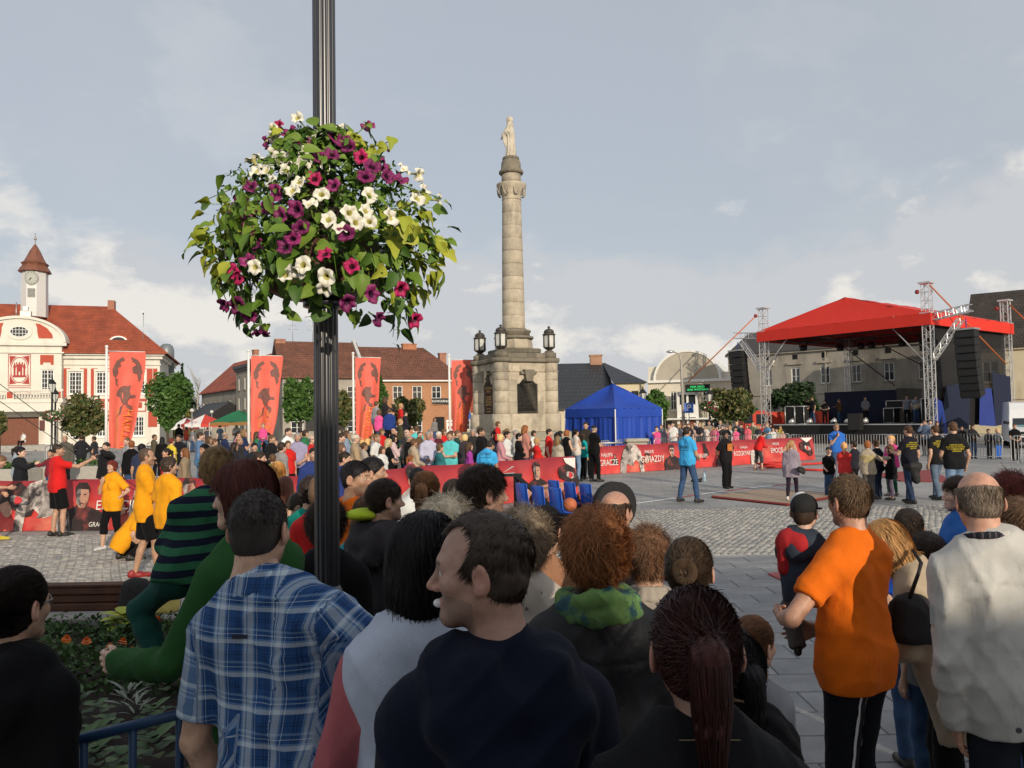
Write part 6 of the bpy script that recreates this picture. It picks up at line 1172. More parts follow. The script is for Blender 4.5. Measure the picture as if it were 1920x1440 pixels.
barriers([PX(1075,32),PX(1225,35.5),PX(1475,40)],'galvanised crowd barrier before the seated crowd and blue tent','barriers before the far crowd');barriers([PX(1478,38),PX(1760,34.5),PX(1925,33)],'galvanised crowd barrier in front of the concert stage','barriers in front of the stage')
barriers([PX(85,40),PX(155,39)],'galvanised crowd barrier near the town hall lamp','barriers by the town hall');barriers([PX(275,44),PX(640,45)],'galvanised crowd barrier beside the food stalls','barriers by the food stalls')
barriers([PX(1893,31),PX(1935,30.5)],'galvanised crowd barrier with splayed feet at the right edge','barrier at the right edge')
for px in (1066,1192):m=MB();c=P(px,785,33.5);t=thing('stone_bollard','square stone post %s the blue tent'%('left of' if px<1100 else 'in front of'),'post',(c.x,c.y,0));MB().box((-.42,-.3,0),(.42,.3,.95),bev=.03).obj('post_shaft',mat('bollard_stone',(.36,.34,.28),vary=.2),t);MB().box((-.46,-.34,.96),(.46,.34,1.12),bev=.05).obj('post_cap',mat('bollard_stone'),t)
m=MB();a,b=P(1075,785,33.5),P(1185,785,33.5);tag(MB().tube([(a.x,a.y,.95),(b.x,b.y,.95)],.04,8).tube([(a.x,a.y,.6),(b.x,b.y,.6)],.04,8).obj('handrail',STEEL),'steel handrail between the stone posts before the tent','railing')
# white and red low hoops by the brick house
for i,px in enumerate((790,815)):p=P(px,785,62);m=MB();m.tube([(-.5,0,0),(-.5,0,.8),(-.35,0,.95),(.35,0,.95),(.5,0,.8),(.5,0,0)],.04,6);t=thing('hoop_rail','white hoop rail before the brick house, %s one'%('left' if i==0 else 'right'),'railing',(p.x,p.y,0));m.obj('hoop',WHITE,t);MB().box((-.3,-.045,.91),(.1,.045,.995)).obj('red_band',PR,t)
# ====== trees, lamps, stalls
def leafmat(name,c1,c2):
 m=islandmat(name,c1,c2,.55,.0,20);b=m.node_tree.nodes['Principled BSDF'];b.inputs['Specular IOR Level'].default_value=.3;b.inputs['Transmission Weight'].default_value=0;return m
LF1=leafmat('leaf_green',(.035,.085,.016),(.075,.15,.03));LF2=leafmat('leaf_reddish',(.035,.075,.018),(.14,.115,.045));LF3=leafmat('leaf_dark',(.015,.035,.010),(.03,.06,.018));BARK=mat('bark',(.075,.055,.04),rough=.95,vary=.3,bump=.8,bscale=18)
def leaves(n,sampler,size,seed,flat=.0):
 r=np.random.default_rng(seed);C=sampler(n,r);n=len(C);d=r.normal(size=(n,3));d/=np.linalg.norm(d,axis=1)[:,None];u=np.cross(d,r.normal(size=(n,3)));u/=np.linalg.norm(u,axis=1)[:,None];v=np.cross(d,u);s=size*(.6+.8*r.random((n,1)))
 V=np.stack([C-u*s,C+v*s*.55,C+u*s,C-v*s*.55],1).reshape(-1,3);return V,(np.arange(n)*4)[:,None]+np.arange(4)[None]
def tree(lab,px,d,ztop,zbot,rx,lm,trunk=True,shape='ball',n=2600,size=.10,seed=0,cat='tree',group=None,name='tree',tr=.09):
 p=P(px,785,d);t=thing(name,lab,cat,(p.x,p.y,0),0,group);zc,rz2=(ztop+zbot)/2,(ztop-zbot)/2;m=MB()
 cl=np.random.default_rng(seed+5).normal(size=(22,3));cl/=np.linalg.norm(cl,axis=1)[:,None];cl*=np.random.default_rng(seed+6).uniform(.45,.93,(22,1))
 def samp(n_,r):
  k=r.integers(0,22,n_);o=r.normal(size=(n_,3));o/=np.linalg.norm(o,axis=1)[:,None];o*=r.random((n_,1))**.4*.34;q=cl[k]+o;q2=r.normal(size=(n_//3,3));q2/=np.linalg.norm(q2,axis=1)[:,None];q2*=(.95+.15*np.sin(q2[:,:1]*7+seed)*np.sin(q2[:,2:]*8+seed*2)+.07*np.sin(q2[:,1:2]*15+q2[:,2:]*11+seed))*r.uniform(.70,1.06,(n_//3,1));q=np.concatenate([q,q2])if shape!='loose' else q
  if shape=='heart':f=.35+.65*np.clip((q[:,2]+1.0)/1.3,0,1);q[:,0]*=f;q[:,1]*=f
  if shape=='cone':f=np.clip((1-q[:,2])*.6,.05,1);q[:,0]*=f;q[:,1]*=f
  if shape=='square':q=np.sign(q)*np.abs(q)**.72
  return q*(rx,rx*.9,rz2)+(0,0,zc)
 if trunk:
  m.tube([(0,0,0),(.03,0,zbot*.6),(0,0,zbot+rz2*.3),(.05,0,zc+rz2*.4)],[tr*1.3,tr,tr*.8,tr*.3],8)
  for i in range(7):a=i*.9+seed;m.tube([(0,0,zbot+.05*i),(rx*.35*cos_(a),rx*.35*sin_(a),zbot+rz2*.5),(rx*.7*cos_(a),rx*.7*sin_(a),zc+rz2*(.1+.1*(i%4)))],[tr*.5,tr*.35,tr*.12],5)
  m.obj('trunk',BARK,t)
 V,F=leaves(n,samp,size,seed);o=link('crown',mesh_np('crown',V,F,[lm],smooth=False),t);return t
def tz_(py,px,d):return P(px,py,d).z
for lab,px,d,yt,yb,rp,lm,sh,nn in (('round clipped tree with reddish leaves before the town hall',157,50,742,816,39,LF2,'ball',3400),('green clipped tree with a heart shaped crown beside the town hall',314,50,698,806,46,LF1,'heart',4200),('square green clipped tree before the grey corner house',563,55,708,792,30,LF1,'square',3200),('reddish clipped tree half hidden by the black post',640,58,735,800,22,LF2,'ball',2000),('green tree peeking out right of the third flag',708,60,710,790,17,LF1,'ball',1800),('bushy round tree before the orange brick house',764,60,737,806,36,LF2,'loose',3600),('small round tree between the tent and theatre',1229,52,731,792,25,LF1,'ball',2400),('round tree with reddish leaves before the theatre',1368,52,727,793,45,LF2,'ball',3600),('dark green tree seen through the stage',1494,78,718,800,48,LF3,'loose',3600),('tree crown cut by the left edge of the photo',-2,50,772,815,14,LF2,'ball',900)):
 tree(lab,px,d,tz_(yt,px,d),max(tz_(yb,px,d),.9),rp*d/FPX,lm,True,sh,nn,.0028*d,seed=px%17)
tree('pointed dark conifer beyond the town hall',341,112,tz_(690,341,112),1,1.6,LF3,True,'cone',1500,.3,3);tree('wide hazy tree mass beyond the side street',352,125,tz_(722,352,125),0.5,3.2,LF3,True,'loose',1500,.35,4);tree('poplar behind the slate roofed house',1052,96,tz_(698,1052,96),1,1.0,LF3,True,'loose',1500,.22,6);tree('second poplar touching the monument edge',1062,99,tz_(703,1062,99),1,.9,LF3,True,'loose',1200,.22,7);tree('low willow like bush beside the town hall corner',335,92,tz_(764,335,92),0,1.6,leafmat('leaf_yellowish',(.12,.12,.03),(.18,.16,.05)),False,'ball',900,.25,8,'bush')
p=P(371,785,120);t=thing('bare_tree','pale bare tree beyond the town hall','tree',(p.x,p.y,0));m=MB();m.tube([(0,0,0),(0,0,6),(.2,0,9)],[.25,.15,.04],6);r=random.Random(3)
for i in range(18):z=2.5+i*.35;a=r.uniform(0,6.28);l=r.uniform(1,2.2);m.tube([(0,0,z),(l*.5*cos_(a),l*.5*sin_(a),z+l*.5),(l*cos_(a),l*sin_(a),z+l*1.2)],[.08,.05,.02],4)
m.obj('trunk',mat('pale_bark',(.35,.33,.3)),t)
IRON=mat('lamp_iron',(.012,.012,.013),rough=.4,vary=.1)
def lantern(t,x,y,z,k=1.0):
 l=MB().lathe([(.03,z-.1),(.08,z-.03),(.11,z)],6,(x,y,0),False).lathe([(.24*k,z+.5),(.25*k,z+.54),(.10,z+.74),(.05,z+.78),(.05,z+.85),(.01,z+.95)],6,(x,y,0),False).obj('lantern',IRON,t)
 m=MB();[m.tube([(x+.11*cos_(a),y+.11*sin_(a),z),(x+.23*cos_(a),y+.23*sin_(a),z+.5)],.015,4)for a in np.linspace(0,2*PI_,7)[:-1]];m.obj('lantern_bars',IRON,l);MB().lathe([(.10,z),(.215*k,z+.5)],6,(x,y,0),False).obj('lantern_glass',LG,l)
PET=[leafmat('petal_white',(.66,.64,.55),(.72,.70,.60)),leafmat('petal_purple',(.14,.012,.075),(.26,.025,.13)),leafmat('petal_crimson',(.36,.012,.085),(.45,.02,.11))]
def park_lamp(lab,px,d,yt,basket):
 p=P(px,yt,d);t=thing('street_lamp',lab,'street lamp',(p.x,p.y,0));H=p.z;MB().lathe([(.16,0),(.16,.6),(.10,.8),(.06,1.0),(.055,H-1.0)],10).obj('pole',IRON,t);lantern(t,0,0,H-.95)
 if basket:
  zz=basket;ball=lambda n,r:(lambda o:o/np.linalg.norm(o,axis=1)[:,None]*r.uniform(.75,1.05,(n,1))*(.58,.58,.34)+(0,0,zz))(r.normal(size=(n,3)));V,F=leaves(700,ball,.07,3);b=link('flower_basket',mesh_np('fb',V,F,[LF1],False),t);V,F=leaves(110,lambda n,r:ball(n,r)*1.0,.065,4);link('blossoms',mesh_np('fl',V,F,[PET[0]],False),b);V,F=leaves(130,lambda n,r:ball(n,r),.065,5);link('blossoms',mesh_np('fl',V,F,[PET[2]],False),b)
park_lamp('black lantern street lamp with flower basket before the town hall',98,48,706,2.65);park_lamp('black lantern street lamp close behind the flower basket lamp',104,51,726,None);park_lamp('black lantern street lamp between blue tent and slate house',1205,50,724,None);park_lamp('black lantern street lamp with basket before the theatre',1329,50,726,2.6)
p=P(1256,660,55);t=thing('tall_street_lamp','tall concrete street lamp before the theatre','street lamp',(p.x+.75,p.y,0));MB().tube([(0.1,0,0),(0,0,p.z-.6),(-.1,0,p.z-.15),(-.5,0,p.z)],[.13,.08,.05,.04],8).obj('pole',mat('concrete',(.36,.34,.3)),t);MB().lathe([(.03,0),(.2,.06),(.16,.16),(.03,.2)],10,(-.72,0,p.z-.08),sq=(1.5,.8)).obj('lamp_head',STEEL,t)
for lab,px,d,yt in (('street lamp with white globe beside the parasols',360,60,767),('street lamp with small globe left of the parasols',343,66,776),('globe lamp above the red parasol',397,70,770)):p=P(px,yt,d);t=thing('globe_lamp',lab,'street lamp',(p.x,p.y,0));MB().tube([(0,0,0),(0,0,p.z-.2)],.05,8).obj('pole',STEEL,t);MB().lathe([(.02,-.15),(.12,-.1),(.16,0),(.12,.1),(.02,.15)],12,(0,0,p.z-.1)).obj('globe',LG,t)
def parasol(lab,px,d,yt,r_,cols):
 p=P(px,yt,d);t=thing('parasol',lab,'parasol',(p.x,p.y,0),.2);MB().tube([(0,0,0),(0,0,p.z)],.03,6).obj('pole',WHITE,t)
 for i in range(8):a0,a1=i*PI_/4,(i+1)*PI_/4;z1=p.z-.75;m=MB();e0,e1=(r_*cos_(a0),r_*sin_(a0),z1),(r_*cos_(a1),r_*sin_(a1),z1);m.add([(0,0,p.z),e0,e1,(e0[0],e0[1],z1-.22),(e1[0],e1[1],z1-.22)],[(0,1,2),(1,3,4,2)]);m.obj('canopy_panel',cols[i%len(cols)],t)
 return t,p
CRD=mat('parasol_red',(.55,.05,.03),rough=.7);t,p=parasol('red and white parasol lettered Tyskie at the food stalls',384,62,777,1.75,[CRD,CRD,WHITE]);o=textobj('parasol_lettering','TYSKIE',.5,PR,t,Matrix.Translation((-.35,-1.30,p.z-.62))@Matrix.Rotation(rad(25),4,'X'));parasol('dark red parasol left of the red and white one',350,66,783,1.7,[mat('parasol_maroon',(.2,.03,.035),rough=.7),WHITE])
GT=P(448,785,56);t=thing('green_tent','green market tent beside the second flag','tent',(GT.x,GT.y,0));GRN=mat('tent_green',(.015,.14,.06),rough=.7);h2=1.5;a2=[(-h2,-h2,2.1),(h2,-h2,2.1),(h2,h2,2.1),(-h2,h2,2.1)];sheets('tent_roof',[(a2[i],a2[(i+1)%4],(0,0,2.95),(0,0,2.95),dict(n=6))for i in range(4)],GRN,t);sheets('tent_valance',[((a[0],a[1],1.88),(b[0],b[1],1.88),b,a,dict(n=4,sag=.02))for a,b in zip(a2,a2[1:]+a2[:1])],mat('tent_band',(.25,.13,.04),rough=.7),t);m=MB();[m.tube([(a[0],a[1],0),(a[0],a[1],2.1)],.03,6)for a in a2];m.objs('tent_leg',STEEL,t);m=MB();m.box((-1.2,-1.1,.78),(1.2,-.4,.85));[m.tube([(x,y,0),(x,y,.8)],.03,5)for x in (-1.1,1.1)for y in (-1,-.5)];m.obj('stall_table',WHITE,t)
# planters and signs
for lab,px,d,w_ in (('grey concrete planter box left of the pointing boy',14,27,1.3),('grey concrete planter behind the man in red',118,28,2.6)):
 p=P(px,785,d);t=thing('planter',lab,'planter',(p.x-w_/2,p.y,0));MB().box((0,0,0),(w_,.9,.62),bev=.03).obj('planter_box',mat('concrete'),t);V,F=leaves(260,lambda n,r:np.stack([r.uniform(.1,w_-.1,n),r.uniform(.1,.8,n),.62+r.random(n)*.22],1),.07,9);link('plants',mesh_np('pl',V,F,[LF1],False),t)['kind']='stuff'
p=P(1292,785,52);t=thing('parking_sign','blue square parking sign before the theatre door','sign',(p.x,p.y,0));MB().tube([(0,0,0),(0,0,2.9)],.03,6).obj('post',STEEL,t);MB().box((-.3,-.04,2.2),(.3,-.01,2.85)).obj('sign_plate',mat('sign_blue',(.02,.10,.42),rough=.4),t);textobj('sign_lettering','P',.6,WHITE,t,Matrix.Translation((0,-.05,2.52))@RX)
p=P(876,785,58);t=thing('blue_sign','round blue road sign left of the monument','sign',(p.x,p.y,0));MB().tube([(.2,0,0),(.2,0,3.0)],.035,6).obj('post',STEEL,t);MB().prism([(.3*cos_(a),2.3+.3*sin_(a))for a in np.linspace(0,6.28,18)[:-1]],-.06,-.03,'Y').obj('sign_plate',mat('sign_blue'),t)
# red truck and white van
TR=P(1392,785,60);t=thing('red_truck','red truck parked behind the left stage tower','truck',(TR.x,TR.y,0),rad(-8));RT=mat('truck_red',(.55,.045,.02),rough=.35,vary=.05);MB().box((0,0,.5),(1.9,2.2,2.3),bev=.15).obj('cab',RT,t);MB().box((2.0,.05,.9),(6.2,2.2,2.2),bev=.05).obj('load_bed',RT,t);MB().box((.15,-.012,1.35),(.75,.0,2.05)).box((1.0,-.012,1.3),(1.75,.0,2.05)).obj('window',GLASS,t);[MB().tube([(x,-.02,.5),(x,.28,.5)],.48,16).obj('wheel',BLK,t)for x in (.9,3.6,5.2)];[MB().lathe([(.02,0),(.13,.01),(.13,.03)],12,(0,0,0)).obj('headlight',WHITE,t,(x,-.03,.85))for x in (.15,)];textobj('truck_lettering','STRAŻ',.22,WHITE,t,Matrix.Translation((1.2,-.016,1.05))@RX)
VN=P(1934,785,42);t=thing('white_van','white van parked at the right edge with a cloth on its dashboard','van',(VN.x,VN.y,0),rad(-27));VW=mat('van_white',(.70,.71,.72),rough=.3,vary=.03)
m=MB();sec=[(0,.35,0.0,.95),(0,.95,.05,1.05),(.6,1.12,.05,1.05),(1.15,2.05,.12,.95),(1.6,2.42,.2,.9),(2.2,2.5,.2,.9),(5.2,2.5,.15,.9),(5.3,.35,0,1.0)]
rows=[(-1.0,.93),(-.96,1.0),(.96,1.0),(1.0,.93)];poly=[(y,z)for y,z,_,_ in sec]
vs=[];
for xx,kk in rows:vs+=[((xx*(1-.14*max(0,z-1.1)/1.4)),y if kk==1 else y+.03*(1 if y<2.5 else -1),z*(1 if kk==1 else.985))for y,z in poly]
n=len(poly);fs=[tuple(range(n)),tuple(range(3*n,4*n))[::-1]]+[(r_*n+i,(r_+1)*n+i,(r_+1)*n+(i+1)%n,r_*n+(i+1)%n)for r_ in range(3)for i in range(n)];m.add(vs,fs);m.obj('body',VW,t)
MB().add([(-.80,.66,1.24),(.80,.66,1.24),(.74,1.12,1.98),(-.74,1.12,1.98)],[(0,1,2,3)]).obj('windscreen',GLASS,t);MB().box((-.5,-.02,.75),(.5,-.002,.9)).obj('grille',BLK,t);MB().box((-.98,-.08,.35),(.98,.02,.6),bev=.03).obj('bumper',BLK,t);[MB().tube([(x-.12,y,.36),(x+.12,y,.36)],.35,18).obj('wheel',BLK,t)for x in (-.85,.85)for y in (.9,4.2)];[MB().box((x-.14,-.03,.68),(x+.14,.0,.92),bev=.03).obj('headlight',LG,t)for x in (-.78,.78)];MB().tube([(-.95,.75,1.35),(-1.2,.7,1.4)],.08,8).obj('mirror',BLK,t);tag(MB().box((-.6,.48,1.18),(.3,.62,1.24),bev=.03).obj('dashboard_cloth',mat('cloth_teal',(.12,.32,.36))),'pale teal cloth on the dashboard of the white van','cloth').matrix_world=t.matrix_basis
# ====== things on the court
def seat_row(pts,rz,lab,grp):
 BS=mat('seat_blue',(.010,.085,.46),rough=.35,vary=.05)
 for q,lab in zip(pts,lab):
  t=thing('plastic_chair',lab,'chair',q,rz,grp);m=MB();pr=[(.20,.02),(.0,.0),(-.17,.03),(-.215,.10),(-.25,.42),(-.235,.44)];w_=[.19,.205,.205,.20,.19,.17];vs=[]
  for th in (0,.025):
   for (y,z),ww in zip(pr,w_):
    for x in (-1,-.85,.85,1):vs.append((x*ww,y-(th if z>.05 else 0)+(.03 if abs(x)==1 and z>.05 else 0),z-(th if z<=.05 else 0)+(.03 if abs(x)==1 and z<=.05 else 0)))
  n=len(pr);fs=[]
  for s_ in (0,1):
   for i in range(n-1):
    for j in range(3):a=s_*n*4+i*4+j;f=(a,a+4,a+5,a+1);fs.append(f if s_==0 else f[::-1])
  for i in range(n-1):
   for j in (0,3):a,b=i*4+j,n*4+i*4+j;fs.append((a,b,b+4,a+4))
  m.add(vs,fs,True);m.obj('seat_shell',BS,t)
  ball=tag(link('basketball',BALL,None,(q[0]+.05*-sin_(rz),q[1]+.05*cos_(rz),q[2]+.135)),'orange basketball resting on %s'%lab,'ball','basketballs on the blue seats')
mb_=MB();mb_.lathe([(.12*sin_(a),-.12*cos_(a))for a in np.linspace(.02,PI_-.02,12)],20);me_b=mb_.mesh('basketball',[mat('ball_orange',(.46,.13,.05),rough=.6,bump=.5,bscale=300)]);BALL=me_b
FCH=G(1128,985);ang=rad(-64)
cu=Vector((cos_(rad(26)),sin_(rad(26)),0))
front=[P(x,y,d)for x,y,d in ((1000,951,14.4),(1031,957,14.0),(1064,962,13.6))];back=[P(x,y,d)for x,y,d in ((1058,941,15.9),(1088,945,15.6),(1118,949,15.3))]
seat_row([tuple(p)for p in front],ang,['blue plastic seat at the left of the nearer row','blue plastic seat in the middle of the nearer row','blue plastic seat at the right end of the nearer row'],'blue seats of the nearer row');seat_row([tuple(p)for p in back],ang,['blue plastic seat at the left of the farther row','blue plastic seat in the middle of the farther row','blue plastic seat at the right end of the farther row'],'blue seats of the farther row')
t=thing('seat_frame','black steel stand carrying the blue seats','stand',(0,0,0));m=MB()
for row in (front,back):
 a,b=row[0],row[2];u=(b-a).normalized();dv_=Vector((.42,.9,0)).normalized()*.2
 for o_ in (-.14,.14):
  w_=Vector((cos_(ang+rad(90)),sin_(ang+rad(90)),0))*o_;pa,pb=a-u*.35+w_,b+u*.3+w_;m.tube([(pa.x,pa.y,pa.z-.06),(pb.x,pb.y,pb.z-.06)],.05,4,smooth=False);[m.tube([(p_.x,p_.y,p_.z-.06),(p_.x,p_.y,0)],.045,4,smooth=False)for p_ in (pa,pb)];m.tube([(pa.x,pa.y,.06),(pb.x,pb.y,.06)],.04,4,smooth=False);m.tube([(pa.x,pa.y,pa.z),(pb.x,pb.y,.1)],.03,4,smooth=False)
for a,b in zip(front[::2],back[::2]):m.tube([(a.x,a.y,a.z-.1),(b.x,b.y,b.z-.1)],.04,4,smooth=False);m.tube([(a.x,a.y,.06),(b.x,b.y,.06)],.04,4,smooth=False)
a=P(968,905,14.6);m.tube([(a.x,a.y,a.z+.12),(front[2].x,front[2].y,front[2].z-.1)],.05,4,smooth=False);m.tube([(a.x,a.y,a.z+.12),(a.x,a.y,0)],.05,4,smooth=False);m.obj('steel_frame',BLK,t)
p=P(1152,945,14);t=thing('black_disc','black round weight behind the balding man','weight',(p.x,p.y,0),.5);MB().tube([(0,-.08,.5),(0,.08,.5)],.42,24).obj('weight_plate',BLK,t);MB().tube([(0,-.3,.5),(0,.3,.5)],.04,8).obj('weight_bar',STEEL,t)
c4=[G(*q)for q in ((1335,935),(1482,950),(1560,930),(1445,920))];c4=[G(1335,934),G(1477,949),G(1580,931),G(1440,920)];t=tag(link('court_mat',None,None,(0,0,0)),'large beige mat with a red edge lying on the paving','mat');MB().add([(v.x,v.y,.06)for v in c4]+[(v.x,v.y,.012)for v in c4],[(0,1,2,3),(4,5,1,0),(5,6,2,1),(7,4,0,3),(6,7,3,2)]).obj('mat_top',mat('mat_beige',(.36,.26,.17),vary=.15,bump=.3,bscale=60),t);m=MB();cc=c4+[c4[0]]
for a,b in zip(cc,cc[1:]):m.tube([(a.x,a.y,.034),(b.x,b.y,.034)],.030,4,smooth=False)
m.obj('mat_edge',mat('mat_red',(.22,.03,.025)),t)
sg=[G(1028,972),G(1095,958),G(1186,945),G(1266,934),G(1312,927),G(1360,921),G(1405,915),G(1448,911),G(1492,906)]
for i,(a,b)in enumerate(zip(sg,sg[1:])):
 n_=Vector((-(b-a).y,(b-a).x,0)).normalized()*.06;tag(MB().add([(a-n_)+Vector((0,0,.006)),(b-n_)+Vector((0,0,.006)),(b+n_)+Vector((0,0,.006)),(a+n_)+Vector((0,0,.006))],[(0,1,2,3)]).obj('tape_line',mat('tape_red',(.36,.05,.045),vary=.2)if i%2 else WHITE),kind='structure')
c=[G(1630,890),G(1745,882),G(1790,905),G(1690,903)];tag(MB().add([(v.x,v.y,.01)for v in c]+[(v.x,v.y,.03)for v in c],[(4,5,6,7),(0,1,5,4),(1,2,6,5),(2,3,7,6),(3,0,4,7)]).obj('red_mat',mat('mat_red2',(.26,.035,.03),vary=.15)),'dark red mat on the paving behind the group of helpers','mat')
c=[G(1440,1080),G(1500,1072),G(1540,1085),G(1480,1098)];tag(MB().add([(v.x,v.y,.015)for v in c]+[(v.x,v.y,.035)for v in c],[(4,5,6,7),(0,1,5,4),(1,2,6,5),(2,3,7,6),(3,0,4,7)]).obj('red_board',mat('board_red',(.33,.06,.055),vary=.1)),'small red board on the ground beside the orange shirted man','board')
RP=mat('rope_red',(.55,.035,.03),rough=.7,vary=.2);p=G(1452,879);m=MB();pts=[(p.x+(.35+.1*sin_(k*.37))*cos_(k*.8)*1.4,p.y+.5*sin_(k*.8+.3*sin_(k)),.05+.16*abs(sin_(k*.33)))for k in range(60)];q=G(1510,876);pts2=[(q.x,q.y,.06)];t=thing('rope_heap','heap of red rope on the paving by the far banner','rope',(0,0,0));m.tube(pts,.035,5).obj('coil',RP,t);e1,e2=G(1478,874),G(1625,868);MB().tube([e1+Vector((0,0,.05)),(e1+e2)/2+Vector((0,.1,.06)),e2+Vector((0,0,.05))],.05,6).obj('rope_length',RP,t);e1,e2=G(1472,881),G(1560,884);MB().tube([e1+Vector((0,0,.04)),(e1+e2)/2+Vector((0,-.3,.05)),e2+Vector((0,0,.04))],.045,6).obj('rope_end',RP,t)
p=G(1321,903);t=thing('water_bottle','clear plastic water bottle standing on the paving','bottle',p);MB().lathe([(.04,0),(.045,.02),(.045,.2),(.02,.26),(.015,.29)],12).obj('bottle_body',mat('bottle_plastic',(.35,.5,.6),rough=.15,vary=0,alpha=.7),t);MB().lathe([(.018,.29),(.018,.32)],10).obj('bottle_cap',mat('sign_blue'),t)
p=G(1306,904);V,F=Sdf().cap((-.12,0,.04),(.1,0,.05),.05,.06,.04).cap((.1,0,.04),(.16,0,.10),.04,.03,.04).build(.012);tag(link('dark_bag',mesh_np('bag',V,F,[BLK]),None,p),'small dark bag on the ground by the referee','bag')
# left: box, clothes, bags at the banner
p=G(155,978);t=thing('cardboard_box','open cardboard box on the ground by the left banner','box',(p.x,p.y-.1,0),.1);CB=mat('cardboard',(.40,.24,.12),vary=.1);MB().box((-.3,-.2,0),(.3,-.19,.2)).box((-.3,.19,0),(.3,.2,.2)).box((-.3,-.188,0),(-.29,.188,.2)).box((.29,-.188,0),(.3,.188,.2)).box((-.288,-.188,0),(.288,.188,.01)).obj('box_side',CB,t)
def cloth_heap(lab,q,sx,sy,sz,m,seed,name='cloth_heap',cat='clothes'):
 S=Sdf();r=np.random.default_rng(seed)
 for i in range(7):a=r.normal(size=2)*(sx*.4,sy*.4);S.ell((a[0],a[1],sz*r.uniform(.2,.6)),(sx*r.uniform(.25,.5),sy*r.uniform(.3,.5),sz*r.uniform(.3,.6)),.05)
 S.fold=folds(seed,.012,1.2);S.clips=[((0,0,.004),(0,0,-1))];V,F=S.build(.018);return tag(link(name,mesh_np(name,V,F,[m]),None,q),lab,cat)
cloth_heap('heap of white and grey clothes on top of the cardboard box',Vector((p.x,p.y-.1,.16)),.38,.24,.22,mat('cloth_mixed',(.5,.5,.52),vary=.4,vscale=5,stain=((.5,.05,.04),4,.5,.6,(1,1,1))),3)
p=G(55,982);cloth_heap('black sheet crumpled along the foot of the left banner',p,1.0,.35,.26,mat('cloth_black',(.012,.012,.012),rough=.7),5,'black_sheet','sheet');cloth_heap('white plastic sheet on top of the black one',p+Vector((.35,-.1,.12)),.42,.2,.2,mat('cloth_white',(.62,.62,.62),rough=.5),6,'white_sheet','sheet')
# ====== lamp post with hanging flowers
PD=3.6;pp=P(612,785,PD);POST=thing('lamp_post','tall black fluted lamp post carrying the big flower basket','lamp post',(pp.x,pp.y,0));PAINT=mat('post_black',(.016,.016,.020),rough=.30,vary=.12,vscale=30,spec=1.0)
def fluted(r_,z0,z1,n=96,k=12):
 V=[]
 for z in (z0,z1):
  for i in range(n):a=2*PI_*i/n;q=abs(sin_(a*k/2));rr_=r_*(1-.13*(1-q)**1.6);V.append((rr_*cos_(a),rr_*sin_(a),z))
 return np.array(V),np.array([(i,(i+1)%n,n+(i+1)%n,n+i)for i in range(n)])
V,F=fluted(.0545,1.31,3.0);link('shaft',mesh_np('shaft',V,F,[PAINT]),POST);V,F=fluted(.0515,3.0,5.2);link('shaft',mesh_np('shaft',V,F,[PAINT]),POST)
MB().lathe([(.06,1.22),(.073,1.24),(.075,1.275),(.066,1.30),(.056,1.32)],32).obj('collar',PAINT,POST);V,F=fluted(.071,.5,1.24,k=10);link('lower_shaft',mesh_np('shaft',V,F,[PAINT]),POST);MB().lathe([(.16,0),(.16,.3),(.12,.42),(.1,.5),(.075,.55)],24).obj('base',PAINT,POST);lantern(POST,0,0,5.3,1.4)
BK=thing('flower_basket','big round hanging basket of purple and white petunias on the black post','flower basket',(pp.x,pp.y,0));MB().lathe([(.07,2.60),(.20,2.61),(.262,2.64),(.272,2.67),(.262,2.70),(.262,2.82),(.24,2.83)],36).obj('bowl',mat('bowl_rust',(.085,.035,.022),rough=.5,vary=.3),BK);MB().lathe([(.055,2.56),(.1,2.565),(.1,2.60)],24).obj('bracket_plate',PAINT,BK);MB().lathe([(.02,2.82),(.25,2.825),(.2,2.95),(.10,3.1),(.056,3.15)],20).obj('soil',mat('soil',(.020,.013,.009),rough=.95,vary=.4,bump=.8,bscale=40),BK)
def prof(z):return np.interp(z,[2.42,2.5,2.6,2.75,2.9,3.05,3.2,3.32,3.41],[.30,.42,.46,.50,.49,.42,.31,.19,.04])
LBR=leafmat('basket_leaf',(.075,.155,.016),(.165,.255,.032));LLI=leafmat('lime_leaf',(.24,.30,.025),(.38,.40,.045));LDK=leafmat('deep_leaf',(.035,.090,.013),(.08,.16,.022))
for m_ in (LBR,LLI,LDK):m_.node_tree.nodes['Principled BSDF'].inputs['Subsurface Weight'].default_value=0
def leafmesh(nm,Ln,w_,m,notch=0.0,curl=.25,seed=0):
 r=np.random.default_rng(seed);n=7;V=[];F=[]
 for i in range(n):
  u=i/(n-1);hw=w_*(sin_(PI_*u**.75)**.8 if not notch else max(.02,sin_(PI_*u**.6))*(1+notch*cos_(u*14)))*.5;y=Ln*u;z=-curl*Ln*u*u+.02*Ln*sin_(u*5)
  V+=[(-hw,y-.05*hw,z+.28*hw+r.normal()*.002),(-hw*.5,y,z+.06*hw),(0,y,z-.05*hw),(hw*.5,y,z+.06*hw),(hw,y-.05*hw,z+.28*hw+r.normal()*.002)]
 for i in range(n-1):
  for j in range(4):a=i*5+j;F.append((a,a+1,a+6,a+5))
 V+=[(-.0015,0,0),(.0015,0,0),(.0015,-Ln*.35,-.15*Ln),(-.0015,-Ln*.35,-.15*Ln)];F.append((35,36,37,38));return mesh_np(nm,V,F,[m])
